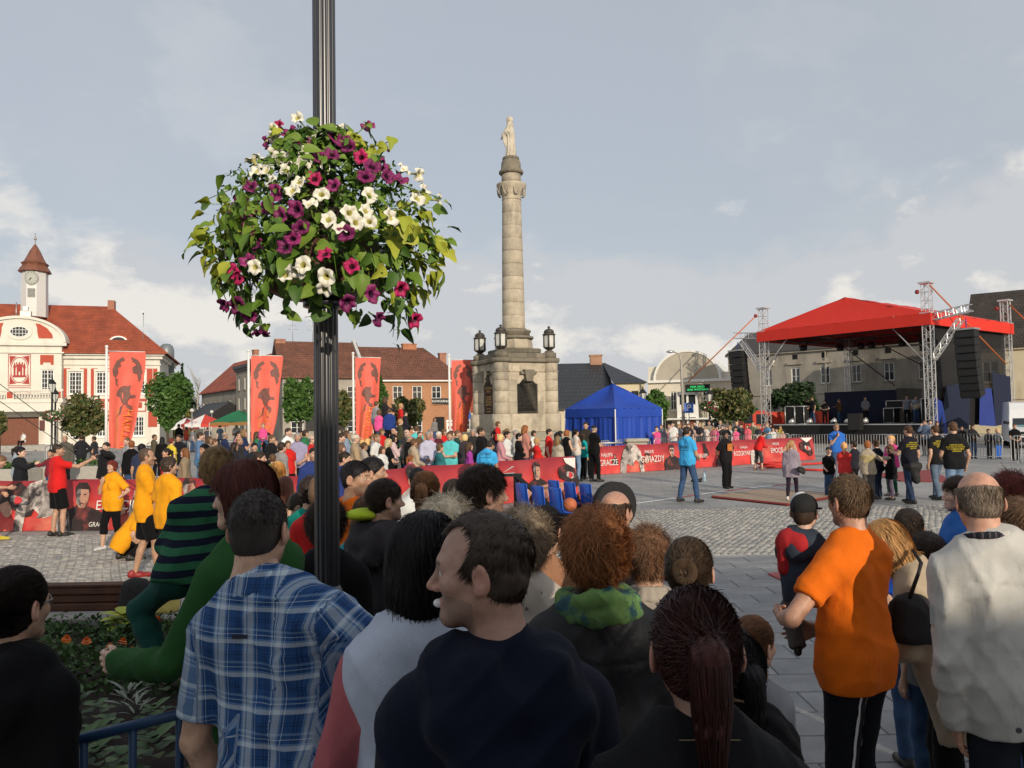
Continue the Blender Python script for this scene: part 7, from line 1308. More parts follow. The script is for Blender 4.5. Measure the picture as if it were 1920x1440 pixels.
LM_=[leafmesh('leaf',.075,.050,LBR,seed=1),leafmesh('leaf',.062,.036,LBR,curl=.4,seed=2),leafmesh('leaf',.095,.062,LBR,curl=.35,seed=3),leafmesh('leaf',.045,.026,LDK,seed=4),leafmesh('leaf',.09,.075,LLI,notch=.22,curl=.5,seed=5),leafmesh('leaf',.085,.06,LLI,notch=.15,curl=.3,seed=6),leafmesh('leaf',.085,.058,LDK,curl=.5,seed=7)]
def orient(o,p,nrm,tip,s=1.0,roll=0.0):
 n=Vector(nrm).normalized();t=Vector(tip);t=(t-n*t.dot(n)).normalized();x=t.cross(n);M=Matrix((x,t,n)).transposed();o.matrix_local=Matrix.Translation(p)@M.to_4x4()@Matrix.Rotation(roll,4,'Y')@Matrix.Scale(s,4)
r=np.random.default_rng(21)
def leafspot(front):
 z=r.choice([r.uniform(2.5,2.7),r.uniform(2.62,3.0),r.uniform(2.9,3.34)],p=[.2,.45,.35]);a=r.uniform(-PI_,0)if front else r.uniform(0,2*PI_);R_=prof(z)*r.uniform(.72,1.0)*(1+.17*sin_(a*5+z*17));p=Vector((R_*cos_(a),R_*sin_(a),z+r.normal()*.02));n=Vector((cos_(a),sin_(a),.55+r.normal()*.3))+Vector(r.normal(size=3)*.35);tip=Vector((cos_(a)*.6,sin_(a)*.6,-.8 if z<3.1 else.2))+Vector(r.normal(size=3)*.55);return z,a,p,n,tip
for i in range(330):
 z,a,p,n,tip=leafspot(i<275);side=abs(cos_(a))>.72 and z<3.0
 if z<2.62:k=r.choice([6,6,0,3])
 elif side and r.random()<.7:k=r.choice([4,5])
 elif z<2.95:k=r.choice([0,2,2,1,5 if r.random()<.3 else 0])
 else:k=r.choice([1,1,0,3,3])
 o=link('leaf',LM_[k],BK);orient(o,p,n,tip,r.uniform(.75,1.25)if k!=2 else r.uniform(.8,1.1),r.normal()*.3)
def massleaf(n,R0,R1,size,seed,m,zlo=2.5,zhi=3.36):
 def sp(n_,rr_):z=zlo+(zhi-zlo)*rr_.random(n_);a=rr_.random(n_)*2*PI_;R_=prof(z)*rr_.uniform(R0,R1,n_)*(1+.12*np.sin(a*5+z*17));return np.stack([R_*np.cos(a),R_*np.sin(a),z],1)
 V,F=leaves(n,sp,size,seed);o=link('small_foliage',mesh_np('small_foliage',V,F,[m],False),BK);o['kind']='stuff'
for cx,cz,n_ in ((400,440,10),(392,470,8),(405,395,5),(800,430,11),(828,455,10),(800,490,8),(770,395,6),(470,520,7),(740,560,6),(500,590,6)):
 for k in range(n_):
  e=P(cx+r.normal()*17,cz+r.normal()*17,PD-.1+r.normal()*.07)-pp;e.z+=pp.z;o=link('leaf',LM_[int(r.choice([4,5,5,2,0]if cz<500 else [6,2,0]))],BK);orient(o,e,Vector((e.x*.8,-.7,.6))+Vector(r.normal(size=3)*.45),Vector((e.x*1.4,-.1,-.5))+Vector(r.normal(size=3)*.5),r.uniform(.6,.95))
massleaf(2600,.35,.93,.021,2,LDK,2.66);massleaf(1500,.6,1.02,.016,3,LBR,2.78);
for i in range(17):
 a=-PI_*(i+.5)/17*1.25+.4;R0=.30;lz=r.uniform(2.43,2.6)if abs(cos_(a))>.35 else r.uniform(2.56,2.66);R1=prof(max(lz,2.45))*r.uniform(.82,1.08);pts=[Vector((R0*cos_(a),R0*sin_(a),2.82)),Vector((R1*.95*cos_(a),R1*.95*sin_(a),2.82)),Vector((R1*cos_(a+.06),R1*sin_(a+.06),(2.82+lz)/2)),Vector((R1*.93*cos_(a+.1),R1*.93*sin_(a+.1),lz))]
 MB().tube(pts,[.003,.003,.0025,.0015],4).obj('stem',LBR,BK)
 for k in range(11):
  u=.3+.7*k/10;j=min(int(u*3),2);p=pts[j].lerp(pts[j+1],u*3-j)+Vector(r.normal(size=3)*.022);o=link('leaf',LM_[int(r.choice([0,1,3,6,6]))],BK);orient(o,p,Vector((cos_(a),sin_(a),.5))+Vector(r.normal(size=3)*.5),Vector((cos_(a)*.4,sin_(a)*.4,-.8))+Vector(r.normal(size=3)*.5),r.uniform(.6,1.05))
# petunias: five rounded lobes round a throat
def petal_mesh(nm,m,mt,R_=.036,seed=0,ruffle=.009):
 rr_=np.random.default_rng(seed);n=30;rings=[(.10,-.040),(.20,-.022),(.36,-.010),(.62,-.003),(.84,.000),(1.0,-.004)];V=[];F=[];mi=[]
 for f,z in rings:
  for i in range(n):a=2*PI_*i/n;lobe=(1+.10*sin_(a*2+seed*1.7))*(1-.16*(1-abs(sin_(a*2.5)))**1.5*f**3);V.append((R_*f*lobe*cos_(a),R_*f*lobe*sin_(a),z+ruffle*f*f*sin_(a*5+1+seed)+rr_.normal()*.0012*f))
 for k in range(len(rings)-1):
  for i in range(n):F.append((k*n+i,k*n+(i+1)%n,(k+1)*n+(i+1)%n,(k+1)*n+i));mi.append(1 if k<2 else 0)
 o=len(V)
 for i in range(8):a=2*PI_*i/8;V.append((.0045*cos_(a),.0045*sin_(a),-.036));V.append((.003*cos_(a),.003*sin_(a),-.065))
 for i in range(8):j=(i+1)%8;F.append((o+2*i,o+2*i+1,o+2*j+1,o+2*j));mi.append(2)
 return mesh_np(nm,V,F,[m,mt,LBR],True,mi)
TP=mat('throat_purple',(.035,.004,.025),rough=.6,vary=.1);TW_=mat('throat_yellow',(.45,.42,.14),rough=.6,vary=.1);TC_=mat('throat_dark',(.05,.004,.015),rough=.6,vary=.1)
PM={'W':[petal_mesh('petunia',PET[0],TW_,seed=s,R_=.036)for s in (1,2)],'P':[petal_mesh('petunia',PET[1],TP,seed=s,R_=.037)for s in (3,4)],'C':[petal_mesh('petunia',PET[2],TC_,seed=s)for s in (5,6)]}
FL_={'W':"612,60 470,135 800,135 885,145 490,265 520,300 370,370 430,365 458,437 583,485 625,435 560,370 650,330 690,560 760,510 930,620 1025,605 1048,515 965,675 1040,670 800,655 870,705 480,180 560,255 690,150 350,300 420,300 545,330 660,250 1340,400 1375,485 1330,535 1175,645 543,985 607,975 650,925 785,1000 775,1080 365,940 1460,545 1250,360",'P':"645,210 755,290 820,275 845,175 915,230 565,140 430,210 1030,110 1130,240 1060,345 1145,345 1150,405 1225,420 1020,405 825,460 485,500 440,580 510,640 605,600 640,705 540,820 290,560 310,620 270,545 340,465 345,600 325,715 180,1165 265,1170 335,1230 405,1335 900,740 915,1155 1060,1100 320,895 240,595 1100,1250 380,810 890,200 590,770",'C':"265,1000 935,930 775,860 1230,1075 1315,1260 990,290 715,415 500,115 235,960"}
for kd,s_ in FL_.items():
 for q in s_.split():
  zx,zy=map(float,q.split(','));p=P(360+zx/3.13,200+zy/3.13,PD)-pp;R_=prof(p.z+pp.z)*1.15+.01;x=p.x;z=p.z+pp.z;yy=-math.sqrt(max(R_*R_-x*x,.004))*.95;k=(PD+yy)/PD;pt=Vector((x*k+pp.x*(k-1),yy,CAMZ+(z-CAMZ)*k))
  o=link('petunia',PM[kd][r.integers(0,2)],BK);n=Vector((pt.x*1.3,yy*1.1-.25,(z-2.75)*.5+.12+(-.5 if zy>1050 else 0)))+Vector(r.normal(size=3)*.24);orient(o,pt,n,Vector(r.normal(size=3))+Vector((0,.1,.3)),r.uniform(.85,1.08))
m=MB()
for px,py in ((392,372),(385,440),(842,452),(828,372),(745,262),(690,232),(505,250),(815,500)):
 e=P(px,py,PD-.12)-pp;e.z+=pp.z;s0=Vector((e.x*.35,e.y*.3,min(max(e.z,2.8),3.1)));pts=[s0,(s0+e)/2+Vector((0,-.05,.06)),e];m.tube(pts,[.0035,.003,.0018],5)
 for k in range(7):u=.45+.55*k/6;p=(pts[1].lerp(pts[2],u*2-1)if u>.5 else pts[1])+Vector(r.normal(size=3)*.012);o=link('leaf',LM_[int(r.choice([4,5,1,3]))],BK);orient(o,p,Vector((e.x*.5,-.6,.7))+Vector(r.normal(size=3)*.4),Vector((e.x,0,-.2))+Vector(r.normal(size=3)*.5),r.uniform(.5,.8))
m.obj('stems',LBR,BK)
# ====== flower bed, rail, rusty edging
BED=thing('flower_bed','','',(0,0,0));bpy.data.objects.remove(BED);m=MB();nx,ny=30,24;V=[];x0,x1,y0,y1=-6.4,-1.15,2.9,8.05
for j in range(ny+1):
 for i in range(nx+1):V.append((x0+(x1-x0)*i/nx,y0+(y1-y0)*j/ny,.07+.05*sin_(i*1.3)*sin_(j*1.1)+.02*r.normal()))
F=[(j*(nx+1)+i,j*(nx+1)+i+1,(j+1)*(nx+1)+i+1,(j+1)*(nx+1)+i)for j in range(ny)for i in range(nx)];tag(link('flower_bed_soil',mesh_np('soil',V,F,[mat('soil')])),kind='structure')
kb=mat('kerb_stone',(.27,.255,.235),rough=.85,vary=.2,bump=.4,bscale=40);k0=tag(MB().box((x0,y1+.004,0),(x1,y1+.02,.02)).obj('kerb',kb),kind='structure')
for i in range(6):MB().box((x0+i*.88,y1+.03,0),(x0+i*.88+.87,y1+.33,.13),bev=.02).obj('kerb_stone',kb,k0)
ED=thing('steel_edging','low rusty brown ribbed wall edging the far side of the flower bed','edging',(0,0,0));RU=mat('corten',(.085,.038,.024),rough=.8,vary=.3,vscale=4,bump=.5,bscale=30,stain=((.14,.06,.03),2,.5,.8,(1,1,.3)))
xe=X(345,8.7)
for i in range(4):MB().box((-7.5,8.52-.02*(i%2),.01+i*.086),(xe,8.60+.02*(i%2),.088+i*.086),bev=.012).obj('plank',RU,ED)
MB().box((-7.5,8.49,.352),(xe,8.66,.372)).obj('cap_rail',RU,ED)
LFEA=leafmat('marigold_leaf',(.025,.060,.014),(.05,.10,.025));LBEG=leafmat('begonia_leaf',(.028,.062,.02),(.06,.11,.035));LGRY=leafmat('silver_leaf',(.16,.19,.15),(.25,.28,.22));MOR=leafmat('marigold_orange',(.62,.13,.008),(.75,.20,.012))
def fea(n_,rr_):return np.stack([rr_.uniform(-5.9,-1.6,n_),rr_.uniform(5.9,8.0,n_),.07+np.abs(rr_.normal(size=n_))*.06],1)
V,F=leaves(9000,fea,.027,31);V[:,2]=np.maximum(V[:,2],.05);tag(link('marigold_foliage',mesh_np('mf',V,F,[LFEA],False)),kind='stuff')
hm_=MB();rr_=np.random.default_rng(4)
for ring,(n_,rad_,z,tilt)in enumerate(((11,.030,0,.1),(10,.024,.009,.5),(8,.016,.016,.9),(5,.008,.020,1.2))):
 for i in range(n_):a=2*PI_*i/n_+ring*.4;w_=.010;c_,s_=cos_(a),sin_(a);hm_.add([(c_*rad_*.2-s_*w_*.4,s_*rad_*.2+c_*w_*.4,z),(c_*rad_*.2+s_*w_*.4,s_*rad_*.2-c_*w_*.4,z),(c_*rad_+s_*w_,s_*rad_-c_*w_,z+tilt*.012+rr_.normal()*.002),(c_*rad_-s_*w_,s_*rad_+c_*w_,z+tilt*.012+rr_.normal()*.002)],[(0,1,2,3)])
HMM=hm_.mesh('flower_head',MOR)
for i,(px,py,lb)in enumerate(((124,1198,'orange marigold with two buds'),(162,1202,'orange marigold second along the back row'),(205,1214,'low orange marigold'),(229,1204,'orange marigold mid bed'),(272,1196,'large orange marigold'),(291,1198,'orange marigold beside the large one'),(279,1233,'orange marigold nearest the boy in green'),(246,1221,'flat orange marigold'),(111,1257,'lone front orange marigold'),(69,1223,'orange marigold by the woman in glasses'),(50,1236,'half hidden orange marigold'),(296,1162,'orange marigold at the kerb'),(265,1170,'orange marigold beside the yellow green plant'),(75,1212,'back orange marigold behind the one by the woman'))):
 p=G(px,py,.27);t=thing('marigold',lb+' in the flower bed','flower',(p.x,p.y,.06),0,'marigolds in the flower bed');MB().tube([(0,0,0),(.01,0,.1),(0,0,.2)],.004,5).obj('stem',LFEA,t);o=link('flower_head',HMM,t,(0,0,.2),i*1.1);o.scale=(1.25,)*3;o.rotation_euler=(.25,r.normal()*.2,i)
def plantmesh(n_,Ln,w_,m,seed,up=.6):
 rr_=np.random.default_rng(seed);Vs,Fs,o=[],[],0
 for i in range(n_):
  a=i*2.4;rad_=.02+.06*(i/n_);L_=Ln*rr_.uniform(.7,1.2);M=Matrix.Translation((rad_*cos_(a)*.6,rad_*sin_(a)*.6,.05+.09*(1-i/n_)))@Matrix.Rotation(a-PI_/2,4,'Z')@Matrix.Rotation(up*(1-.6*i/n_),4,'X')
  for k in range(4):
   u=k/3;hw=w_*.5*sin_(PI_*(.12+.85*u));Vs+=[tuple(M@Vector((-hw,L_*u,.25*hw-.2*L_*u*u))),tuple(M@Vector((0,L_*u,-.2*L_*u*u))),tuple(M@Vector((hw,L_*u,.25*hw-.2*L_*u*u)))]
  for k in range(3):
   for j in (0,1):b_=o+k*3+j;Fs.append((b_,b_+1,b_+4,b_+3))
  o+=12
 return mesh_np('bedding_plant',Vs,Fs,[m])
PLM=[plantmesh(13,.085,.062,LBEG,1),plantmesh(11,.075,.066,LBEG,2,.4),plantmesh(12,.11,.02,LGRY,3,.9)]
for i in range(64):
 y=r.uniform(3.4,6.1);x=r.uniform(-3.9,-1.25);k=2 if (y>5.3 and r.random()<.45)else int(r.integers(0,2));o=tag(link('bedding_plant',PLM[k],None,(x,y,.06),r.uniform(0,6)),('silver leaved seedling in the dark soil of the flower bed' if k==2 else 'small round leaved green bedding plant in the dark flower bed soil'),'plant','silver leaved bedding plants' if k==2 else 'green bedding plants of the flower bed');o.scale=(r.uniform(.9,1.5),)*3
p=G(236,1180,.1);o=tag(link('lime_plant',plantmesh(16,.16,.11,LLI,9,.5),None,(p.x,p.y,.07)),'yellow green leafy plant at the back kerb of the flower bed','plant');o.scale=(1.25,)*3
RB=mat('rail_blue',(.018,.055,.13),rough=.45,vary=.1);RL=thing('blue_railing','dark blue tube railing in front of the flower bed','railing',(0,0,0));a,b,c=P(60,1408,2.45),P(420,1318,2.7),P(760,1236,2.95);MB().tube([a,b,c],.017,12).obj('top_rail',RB,RL);MB().tube([(a.x,a.y,.15),(b.x,b.y,.15),(c.x,c.y,.15)],.016,8).obj('bottom_rail',RB,RL)
for i in range(9):q=a+(b-a)*(i/4.0)if i<=4 else b+(c-b)*((i-4)/4.0);MB().tube([(q.x,q.y,0 if i%4==0 else.15),(q.x,q.y,q.z)],.013,8).obj('rail_bar',RB,RL)
q=P(396,1400,2.62);t=thing('notice_board','white notice sheet fixed to the blue railing beside the checked shirt','notice',(q.x,q.y,0),rad(12));MB().box((-.055,-.02,.78),(.30,-.012,1.10)).obj('sheet',mat('notice_white',(.5,.5,.5),rough=.4,vary=.05),t);MB().box((-.065,-.012,.77),(-.055,.0,1.11)).box((-.055,-.012,1.1),(.30,.0,1.112)).objs('board_edge',mat('notice_edge',(.18,.12,.07)),t);textobj('notice_lettering','1  Regulamin\n   27 maja\n2  zakaz wstępu\n3  osoby',.028,DARK,t,Matrix.Translation((-.04,-.023,.90))@RX,align='LEFT')
def bagmesh(lab,q,size,m,seed,name,cat='bag'):
 S=Sdf();w_,d_,h_=size;S.cap((-w_*.3,0,h_*.3),(w_*.3,0,h_*.3),d_,d_*.9,.08).cap((-w_*.3,0,h_*.8),(w_*.25,0,h_*.8),d_*.8,d_*.6,.08).cap((0,0,h_*.2),(0,0,h_*.85),d_,d_*.7,.1);S.fold=folds(seed,.008,1.4);S.clips=[((0,0,.0),(0,0,-1))];V,F=S.build(.012);return tag(link(name,mesh_np(name,V,F,[m]),None,q),lab,cat)
bagmesh('black rucksack standing on the kerb at the rusty edging',Vector((X(262,8.35),8.34,.13)),(.26,.12,.28),mat('bag_black',(.014,.013,.013),rough=.75),2,'rucksack');bagmesh('pale yellow cloth bag beside the black rucksack',Vector((X(311,8.3),8.3,.13)),(.14,.10,.22),mat('bag_yellow',(.55,.45,.13),rough=.8),5,'yellow_bag');bagmesh('blue bag lying at the tall yellow shirted man\'s feet',Vector((X(300,9.3),9.3,0)),(.25,.09,.12),mat('sign_blue'),6,'blue_bag')
# ====== near crowd
BLACK=(.006,.006,.007);NAVYC=(.004,.006,.017);WHITEC=(.62,.63,.62);BLUEJ=(.035,.075,.16);LJ=(.16,.25,.38);ORANGE=(.72,.145,.008);YEL=(.78,.33,.012);REDC=(.55,.022,.02);TEAL=(.01,.26,.20);BEIGE=(.42,.34,.24)
PLAID=plaidmat()
b,f=person(487,906,2.35,-14,'m','buzz',(.022,.018,.016),'shirt',WHITEC,'jeans',(.02,.025,.04),arms=(((.13,.16,-.42),(1,-.5,0)),'loose'),fat=1.0,topm=PLAID,sidelean=-10,hy=4,hp=3,label='heavy man with cropped grey hair in blue checked shirt seen from behind',skin='w')
zq=f.T((0,0,1.35))[2];on_back(b,f,[(-.13,zq-.006),(-.085,zq-.004),(-.085,zq+.006),(-.13,zq+.004)],[(0,1,2,3)],mat('loop_navy',(.012,.015,.03)),'collar_loop')
b,f=person(900,957,1.70,12,'m','receding',(.030,.022,.017),'hoodie',NAVYC,'jeans',BLUEJ,fat=.92,hy=72,hp=2,neckup=.035,label='man in dark navy hoodie looking left in profile with white gum between lips',skin=(.36,.21,.155),nstr=1.6)
V,F=Sdf().ell((0,0,0),(.011,.013,.010)).build(.003);o=link('chewing_gum',mesh_np('gum',V,F,[mat('gum_white',(.72,.72,.74),rough=.3,vary=0)]),b);o.matrix_local=f.HM@Matrix.Translation((0,.097,-.073))
b,f=person(32,1062,2.35,-12,'f','bun',(.012,.007,.006),'hoodie',(.006,.006,.007),'trousers',BLACK,hy=-2,label='dark haired woman in black with glasses at the lower left corner',skin='w')
m=MB();[m.tube([(s*.078,-.02,.0),(s*.07,.06,.006),(s*.055,.088,.004)],.003,5)for s in (-1,1)];[m.tube([(s*.031+.024*cos_(a),.094-abs(.4*(.024*cos_(a))),.0+.018*sin_(a))for a in np.linspace(0,6.28,13)],.0028,5,False)for s in (-1,1)];m.tube([(-.008,.1,.004),(.008,.1,.004)],.0028,5);o=m.obj('glasses',mat('frame_grey',(.2,.2,.19),rough=.3),b);o.matrix_local=f.HM
b,f=person(1300,1098,1.52,-2,'f','pony',(.028,.008,.007),'long',(.008,.008,.010),'trousers',BLACK,hp=3,label='woman with maroon hair in low ponytail and thin necklace, bottom foreground',skin=(.30,.17,.12),nstr=2.0)
MB().tube([f.T((.075*cos_(a),-.035+.07*sin_(a),1.462-.03*sin_(a)))for a in np.linspace(rad(10),rad(-190),14)],.001,5).obj('necklace',mat('chain_dark',(.22,.18,.1),metal=.6),b)
b,f=person(1114,962,2.42,6,'f','fluffy',(.20,.078,.028),'jacket',(.012,.012,.014),'trousers',BLACK,topm=LEATHER,fat=1.12,nstr=1.5,label='woman with short auburn hair, green scarf and black leather jacket',skin='w')
S=Sdf();n_=14;S.chain([f.hc+np.array((.098*cos_(q),-.03+.094*sin_(q),-.132-.012*sin_(q)+.012*sin_(3*q)))for q in np.linspace(0,2*PI_,n_)],[.027]*n_,.012);S.chain([f.hc+np.array((.100*cos_(q),-.03+.096*sin_(q),-.160+.010*sin_(4*q)))for q in np.linspace(0,2*PI_,n_)],[.030]*n_,.012);S.fold=folds(5,.007,2.2);V,F=S.build(.008)
SCM=mat('scarf_green',(.10,.19,.05),rough=.8,vary=.5,vscale=14,stain=((.015,.06,.075),11,.48,.56,(1,1,1)),bump=.3);link('scarf',mesh_np('scarf',V,F,[SCM]),b)
b,f=person(798,962,2.02,2,'f','bob',(.006,.005,.006),'long',(.36,.10,.115),'jeans',BLUEJ,fat=.86,arms=('low','loose'),label='woman with straight black bob in white vest over coral sleeves',skin='w',nstr=1.6)
S=Sdf();f.torso(S,.026,.010,neck=False);S.fold=folds(44,.007);S.clips=[((0,0,.84*f.k),(0,0,-1))];V,F=S.build(.008);o=link('vest',mesh_np('vest',V,F,[CLOTH]),b);o.color=(.42,.47,.57,1)
b,f=person(455,863,2.78,62,'f','fringe',(.055,.014,.010),'long',(.022,.085,.022),'trousers',(.008,.008,.01),z0=.13,arms=('low',((.08,.34,-.28),(.4,-.3,-1))),hy=24,hp=2,label='woman with dark red hair in green sweater carrying a boy',skin='p')
SG=patmat('striped_knit',((.028,.13,.065),(.008,.011,.026)),'Z',20,.5)
b,f=person(408,838,3.1,38,'c','crop',(.20,.125,.055),'long',(.03,.1,.06),'trousers',(.010,.060,.048),h=.98,legs='hang',arms=('fwd','fwd'),sidelean=20,lean=14,fat=.75,hy=-30,hp=-8,nstr=1.6,topm=SG,label='boy with fair crew cut in green striped shirt carried on a hip',skin='p')
b,f=person(1590,890,3.6,34,'m','crop',(.085,.052,.028),'tee',ORANGE,'trousers',(.008,.009,.014),arms=('low','carry'),hands=('relax','grip'),fat=.88,hy=-16,wstr=.0028,label='man in bright orange t-shirt and striped track pants holding a toddler',skin=(.50,.27,.18),nstr=1.3)
for x0_,x1_ in ((.015,.028),(.075,.088)):
 n_=26;zz=np.linspace(.90,.16,n_)*f.k;xc=np.interp(zz,[f.an[1][2],f.kn[1][2],f.hip[1][2]],[f.an[1][0],f.kn[1][0],f.hip[1][0]]);pts=[(c_-.03+q+.02,z)for z,c_ in zip(zz,xc)for q in (x0_-.03,x1_-.03)];on_back(b,f,pts,[(2*i,2*i+1,2*i+3,2*i+2)for i in range(n_-1)],mat('stripe_white',(.55,.55,.55),rough=.6),'trouser_stripe',S=f.BS)
MB().tube([f.hc+np.array((.064*cos_(a),-.035+.06*sin_(a),-.15-.012*sin_(a)))for a in np.linspace(rad(0),rad(-180),12)],.001,5).obj('necklace',mat('chain_dark',(.22,.18,.1),metal=.6),b)
DNM=(.03,.04,.06)
b,f=person(1508,925,3.72,-30,'c','buzz','dark','hoodie',DNM,'trousers',(.10,.095,.09),h=.86,fat=.9,legs='hang',arms=('fwd','low'),topm=DENIM,hy=-10,label='toddler in denim jacket and black cap held by the orange shirted man',skin='p')
S=Sdf().ell((0,-.012,.035),(.086,.106,.088));S.clips=[((0,0,.012),(0,.12,-1))];V,F=S.build(.006);o=link('cap',mesh_np('cap',V,F,[mat('cap_black',(.010,.010,.011),rough=.85)]),b);o.matrix_local=f.HM;S=Sdf().ell((-.03,.03,.045),(.075,.085,.085));S.clips=[((0,0,.02),(0,0,-1)),((-.055,0,0),(1,0,-.3))];V,F=S.build(.006);o2=link('cap_panel',mesh_np('cap_panel',V,F,[mat('cap_white',(.6,.6,.6))]),o);MB().prism([(-.09*cos_(a),.07+.075*sin_(a))for a in np.linspace(0,PI_,11)],.012,.02,'Z').obj('peak',mat('cap_black'),o)
S=Sdf().cap(f.T((-.13,-.10,1.44)),f.T((-.02,-.13,1.41)),.056,.056).cap(f.T((-.16,-.08,1.38)),f.T((-.18,-.07,1.14)),.052,.038);S.fold=folds(4,.005,1.5);V,F=S.build(.009);link('red_hood',mesh_np('red_hood',V,F,[mat('hood_red',(.38,.015,.02),rough=.9)]),b)
b,f=person(1655,953,3.95,58,'f','long',(.36,.20,.075),'coat',(.43,.35,.25),'trousers',BLACK,lean=20,hp=6,arms=('fwd','fwd'),hem=.62,label='blonde woman in beige trench coat leaning forward with black shoulder bag',skin='p',nstr=1.3)
tag(bagmesh('black shoulder bag hanging from the beige trench coat',Vector((X(1698,3.70),3.70,1.0)),(.17,.055,.19),mat('bag_black'),8,'shoulder_bag'),None);a_,b_,c_=P(1712,1032,3.80),P(1722,1075,3.66),P(1706,1120,3.66);tag(MB().tube([a_,(a_+b_)/2+Vector((.01,-.03,0)),b_,c_],.009,6).obj('bag_strap',mat('bag_black')),'black strap running over the beige coat to the bag','strap')
b,f=person(1832,874,3.12,-10,'m','bald',(.13,.10,.075),'jacket',(.50,.49,.46),'jeans',(.012,.015,.024),fat=.92,hp=10,sidelean=-8,arms=('down','down'),label='bald older man in pale grey jacket at the right foreground',skin=(.56,.30,.205))
S=Sdf();ring=[f.hc+np.array((.074*cos_(a),-.03+.072*sin_(a),-.142-.02*sin_(a)))for a in np.linspace(rad(40),rad(-220),12)];S.chain(ring,[.012]*12,.015);V,F=S.build(.008);link('shirt_collar',mesh_np('collar',V,F,[patmat('dark_check',((.02,.022,.03),(.10,.08,.10)),'X',45,.25)]),b)
m=MB();m.box((-.028,-.004,-.036),(.028,.004,.036));o=m.obj('sleeve_patch',mat('patch_grey',(.36,.36,.35)),b,f.sh[1]+np.array((-.054,-.046,-.14)),rad(-40))
for x in (-.09,-.05):MB().lathe([(.002,-.003),(.011,0),(.009,.004)],12).obj('snap_button',mat('button_dark',(.08,.08,.085),rough=.4,metal=.5),b,f.T((x,-.185,.87)),None).rotation_euler=(rad(90),0,0)
person(980,958,2.95,2,'f','curly',(.20,.15,.10),'shirt',(.48,.40,.33),'trousers',BLACK,topm=mat('floral_blouse',(.50,.43,.36),rough=.8,vary=.1,stain=((.045,.015,.018),13,.60,.63,(1,1,1))),label='grey blond curly haired lady in pale floral blouse')
person(1022,948,3.6,-12,'f','pony','black','long',(.30,.15,.085),'jeans',BLUEJ,hy=-20,label='girl with black ponytail in light brown sweater')
person(1155,918,4.2,-14,'m','balding' if False else 'bald',(.045,.028,.018),'jacket',(.010,.011,.014),'jeans',BLUEJ,hy=-30,label='man with thinning dark hair in black jacket looking right',skin=(.47,.26,.18))
person(1214,993,3.3,-4,'m','curly',(.10,.05,.026),'shirt',(.34,.30,.25),'trousers',BEIGE,label='short haired brunette in sand coloured shirt')
person(1291,1007,2.75,-6,'f','bun',(.050,.032,.020),'jacket',(.02,.018,.018),'trousers',BLACK,hy=-14,label='woman with pinned brown hair bun behind the maroon ponytail',nstr=1.4)
person(1412,1155,2.95,-22,'c','pony',(.075,.035,.018),'long',(.22,.23,.25),'trousers',(.05,.055,.065),hy=-30,arms=('low','down'),label='little girl with orange hair clip at the crowd edge')
person(1385,1190,2.5,4,'c','pony','black','hoodie',BLACK,'jeans',BLUEJ,label='dark haired child in black top beside the little girl')
person(1795,893,5.2,72,'c','short','dark','hoodie',(.03,.13,.42),'jeans',BLUEJ,hy=14,label='boy with blue hooded jacket looking left before the bald man',skin='p',lod=0)
person(1893,890,4.4,-6,'f','curly',(.085,.016,.011),'jacket',(.2,.02,.03),'jeans',BLUEJ,label='woman with curly dark red hair behind the bald man')
person(1908,934,3.7,8,'c','short','brown','tee',REDC,'jeans',BLUEJ,label='brown haired child at the right edge')
person(1702,953,4.7,-6,'c','crop','dark','tee',(.01,.07,.42),'jeans',BLUEJ,label='boy with cropped dark hair in blue shirt',nstr=1.2);person(1737,998,4.2,10,'c','short',(.03,.02,.015),'tee',(.2,.2,.22),'jeans',BLUEJ,label='child with dark brown hair low behind the trench coat')
person(668,862,5.2,-42,'m','buzz','black','tee',ORANGE,'trousers',BLACK,hy=-62,fat=.95,label='young man with black crew cut in orange t-shirt glancing right',skin='t',lod=0,near=.012);person(700,857,6.2,-72,'m','short','black','tee',TEAL,'trousers',BLACK,hy=-14,label='man in green t-shirt behind the orange shirted youth',skin='t')
person(722,897,4.35,-36,'m','crop',(.028,.017,.011),'hoodie',(.045,.04,.045),'jeans',BLUEJ,fat=.92,hy=-24,label='boy in dark grey jacket with lime green hood lining',skin='w')
S=Sdf();fb,fg_=PEOPLE[-1][0],f
bq,fq=person(692,928,4.75,-20,'f','long',(.10,.055,.03),'long',(.012,.24,.30),'jeans',BLUEJ,label='girl with long light brown hair in turquoise top')
S=Sdf().ell(fg_.T((0,-.088,1.452)),(.098,.062,.030)).ell(fg_.T((0,-.03,1.455)),(.105,.05,.028));V,F=S.build(.009);o=link('hood_lining',mesh_np('hood_lining',V,F,[mat('lime_lining',(.48,.62,.03),rough=.9)]),fb);o.location=(0,0,0)
person(798,883,4.6,-4,'f','pony',(.16,.075,.032),'long',(.010,.012,.022),'jeans',BLUEJ,label='woman with highlighted brown hair tied back, navy top',nstr=1.6,hp=4);person(838,935,3.0,-10,'f','fluffy',(.42,.36,.27),'jacket',(.010,.012,.02),'trousers',BLACK,label='woman with fluffy pale blond hair in dark jacket');person(886,930,4.1,-6,'f','long',(.42,.36,.26),'long',(.03,.03,.035),'jeans',BLUEJ,label='woman with streaked platinum hair behind the profile man')
person(852,897,5.4,-14,'m','crop','dark','tee',(.2,.2,.22),'jeans',BLUEJ,hy=-10,label='man with short brown fade haircut right of the ponytail',skin='w');person(907,872,3.5,-36,'m','short',(.022,.013,.009),'long',(.02,.02,.024),'jeans',BLUEJ,hy=-28,label='tall brown haired man turned right, above the profile man',skin=(.42,.24,.17),nstr=1.4)
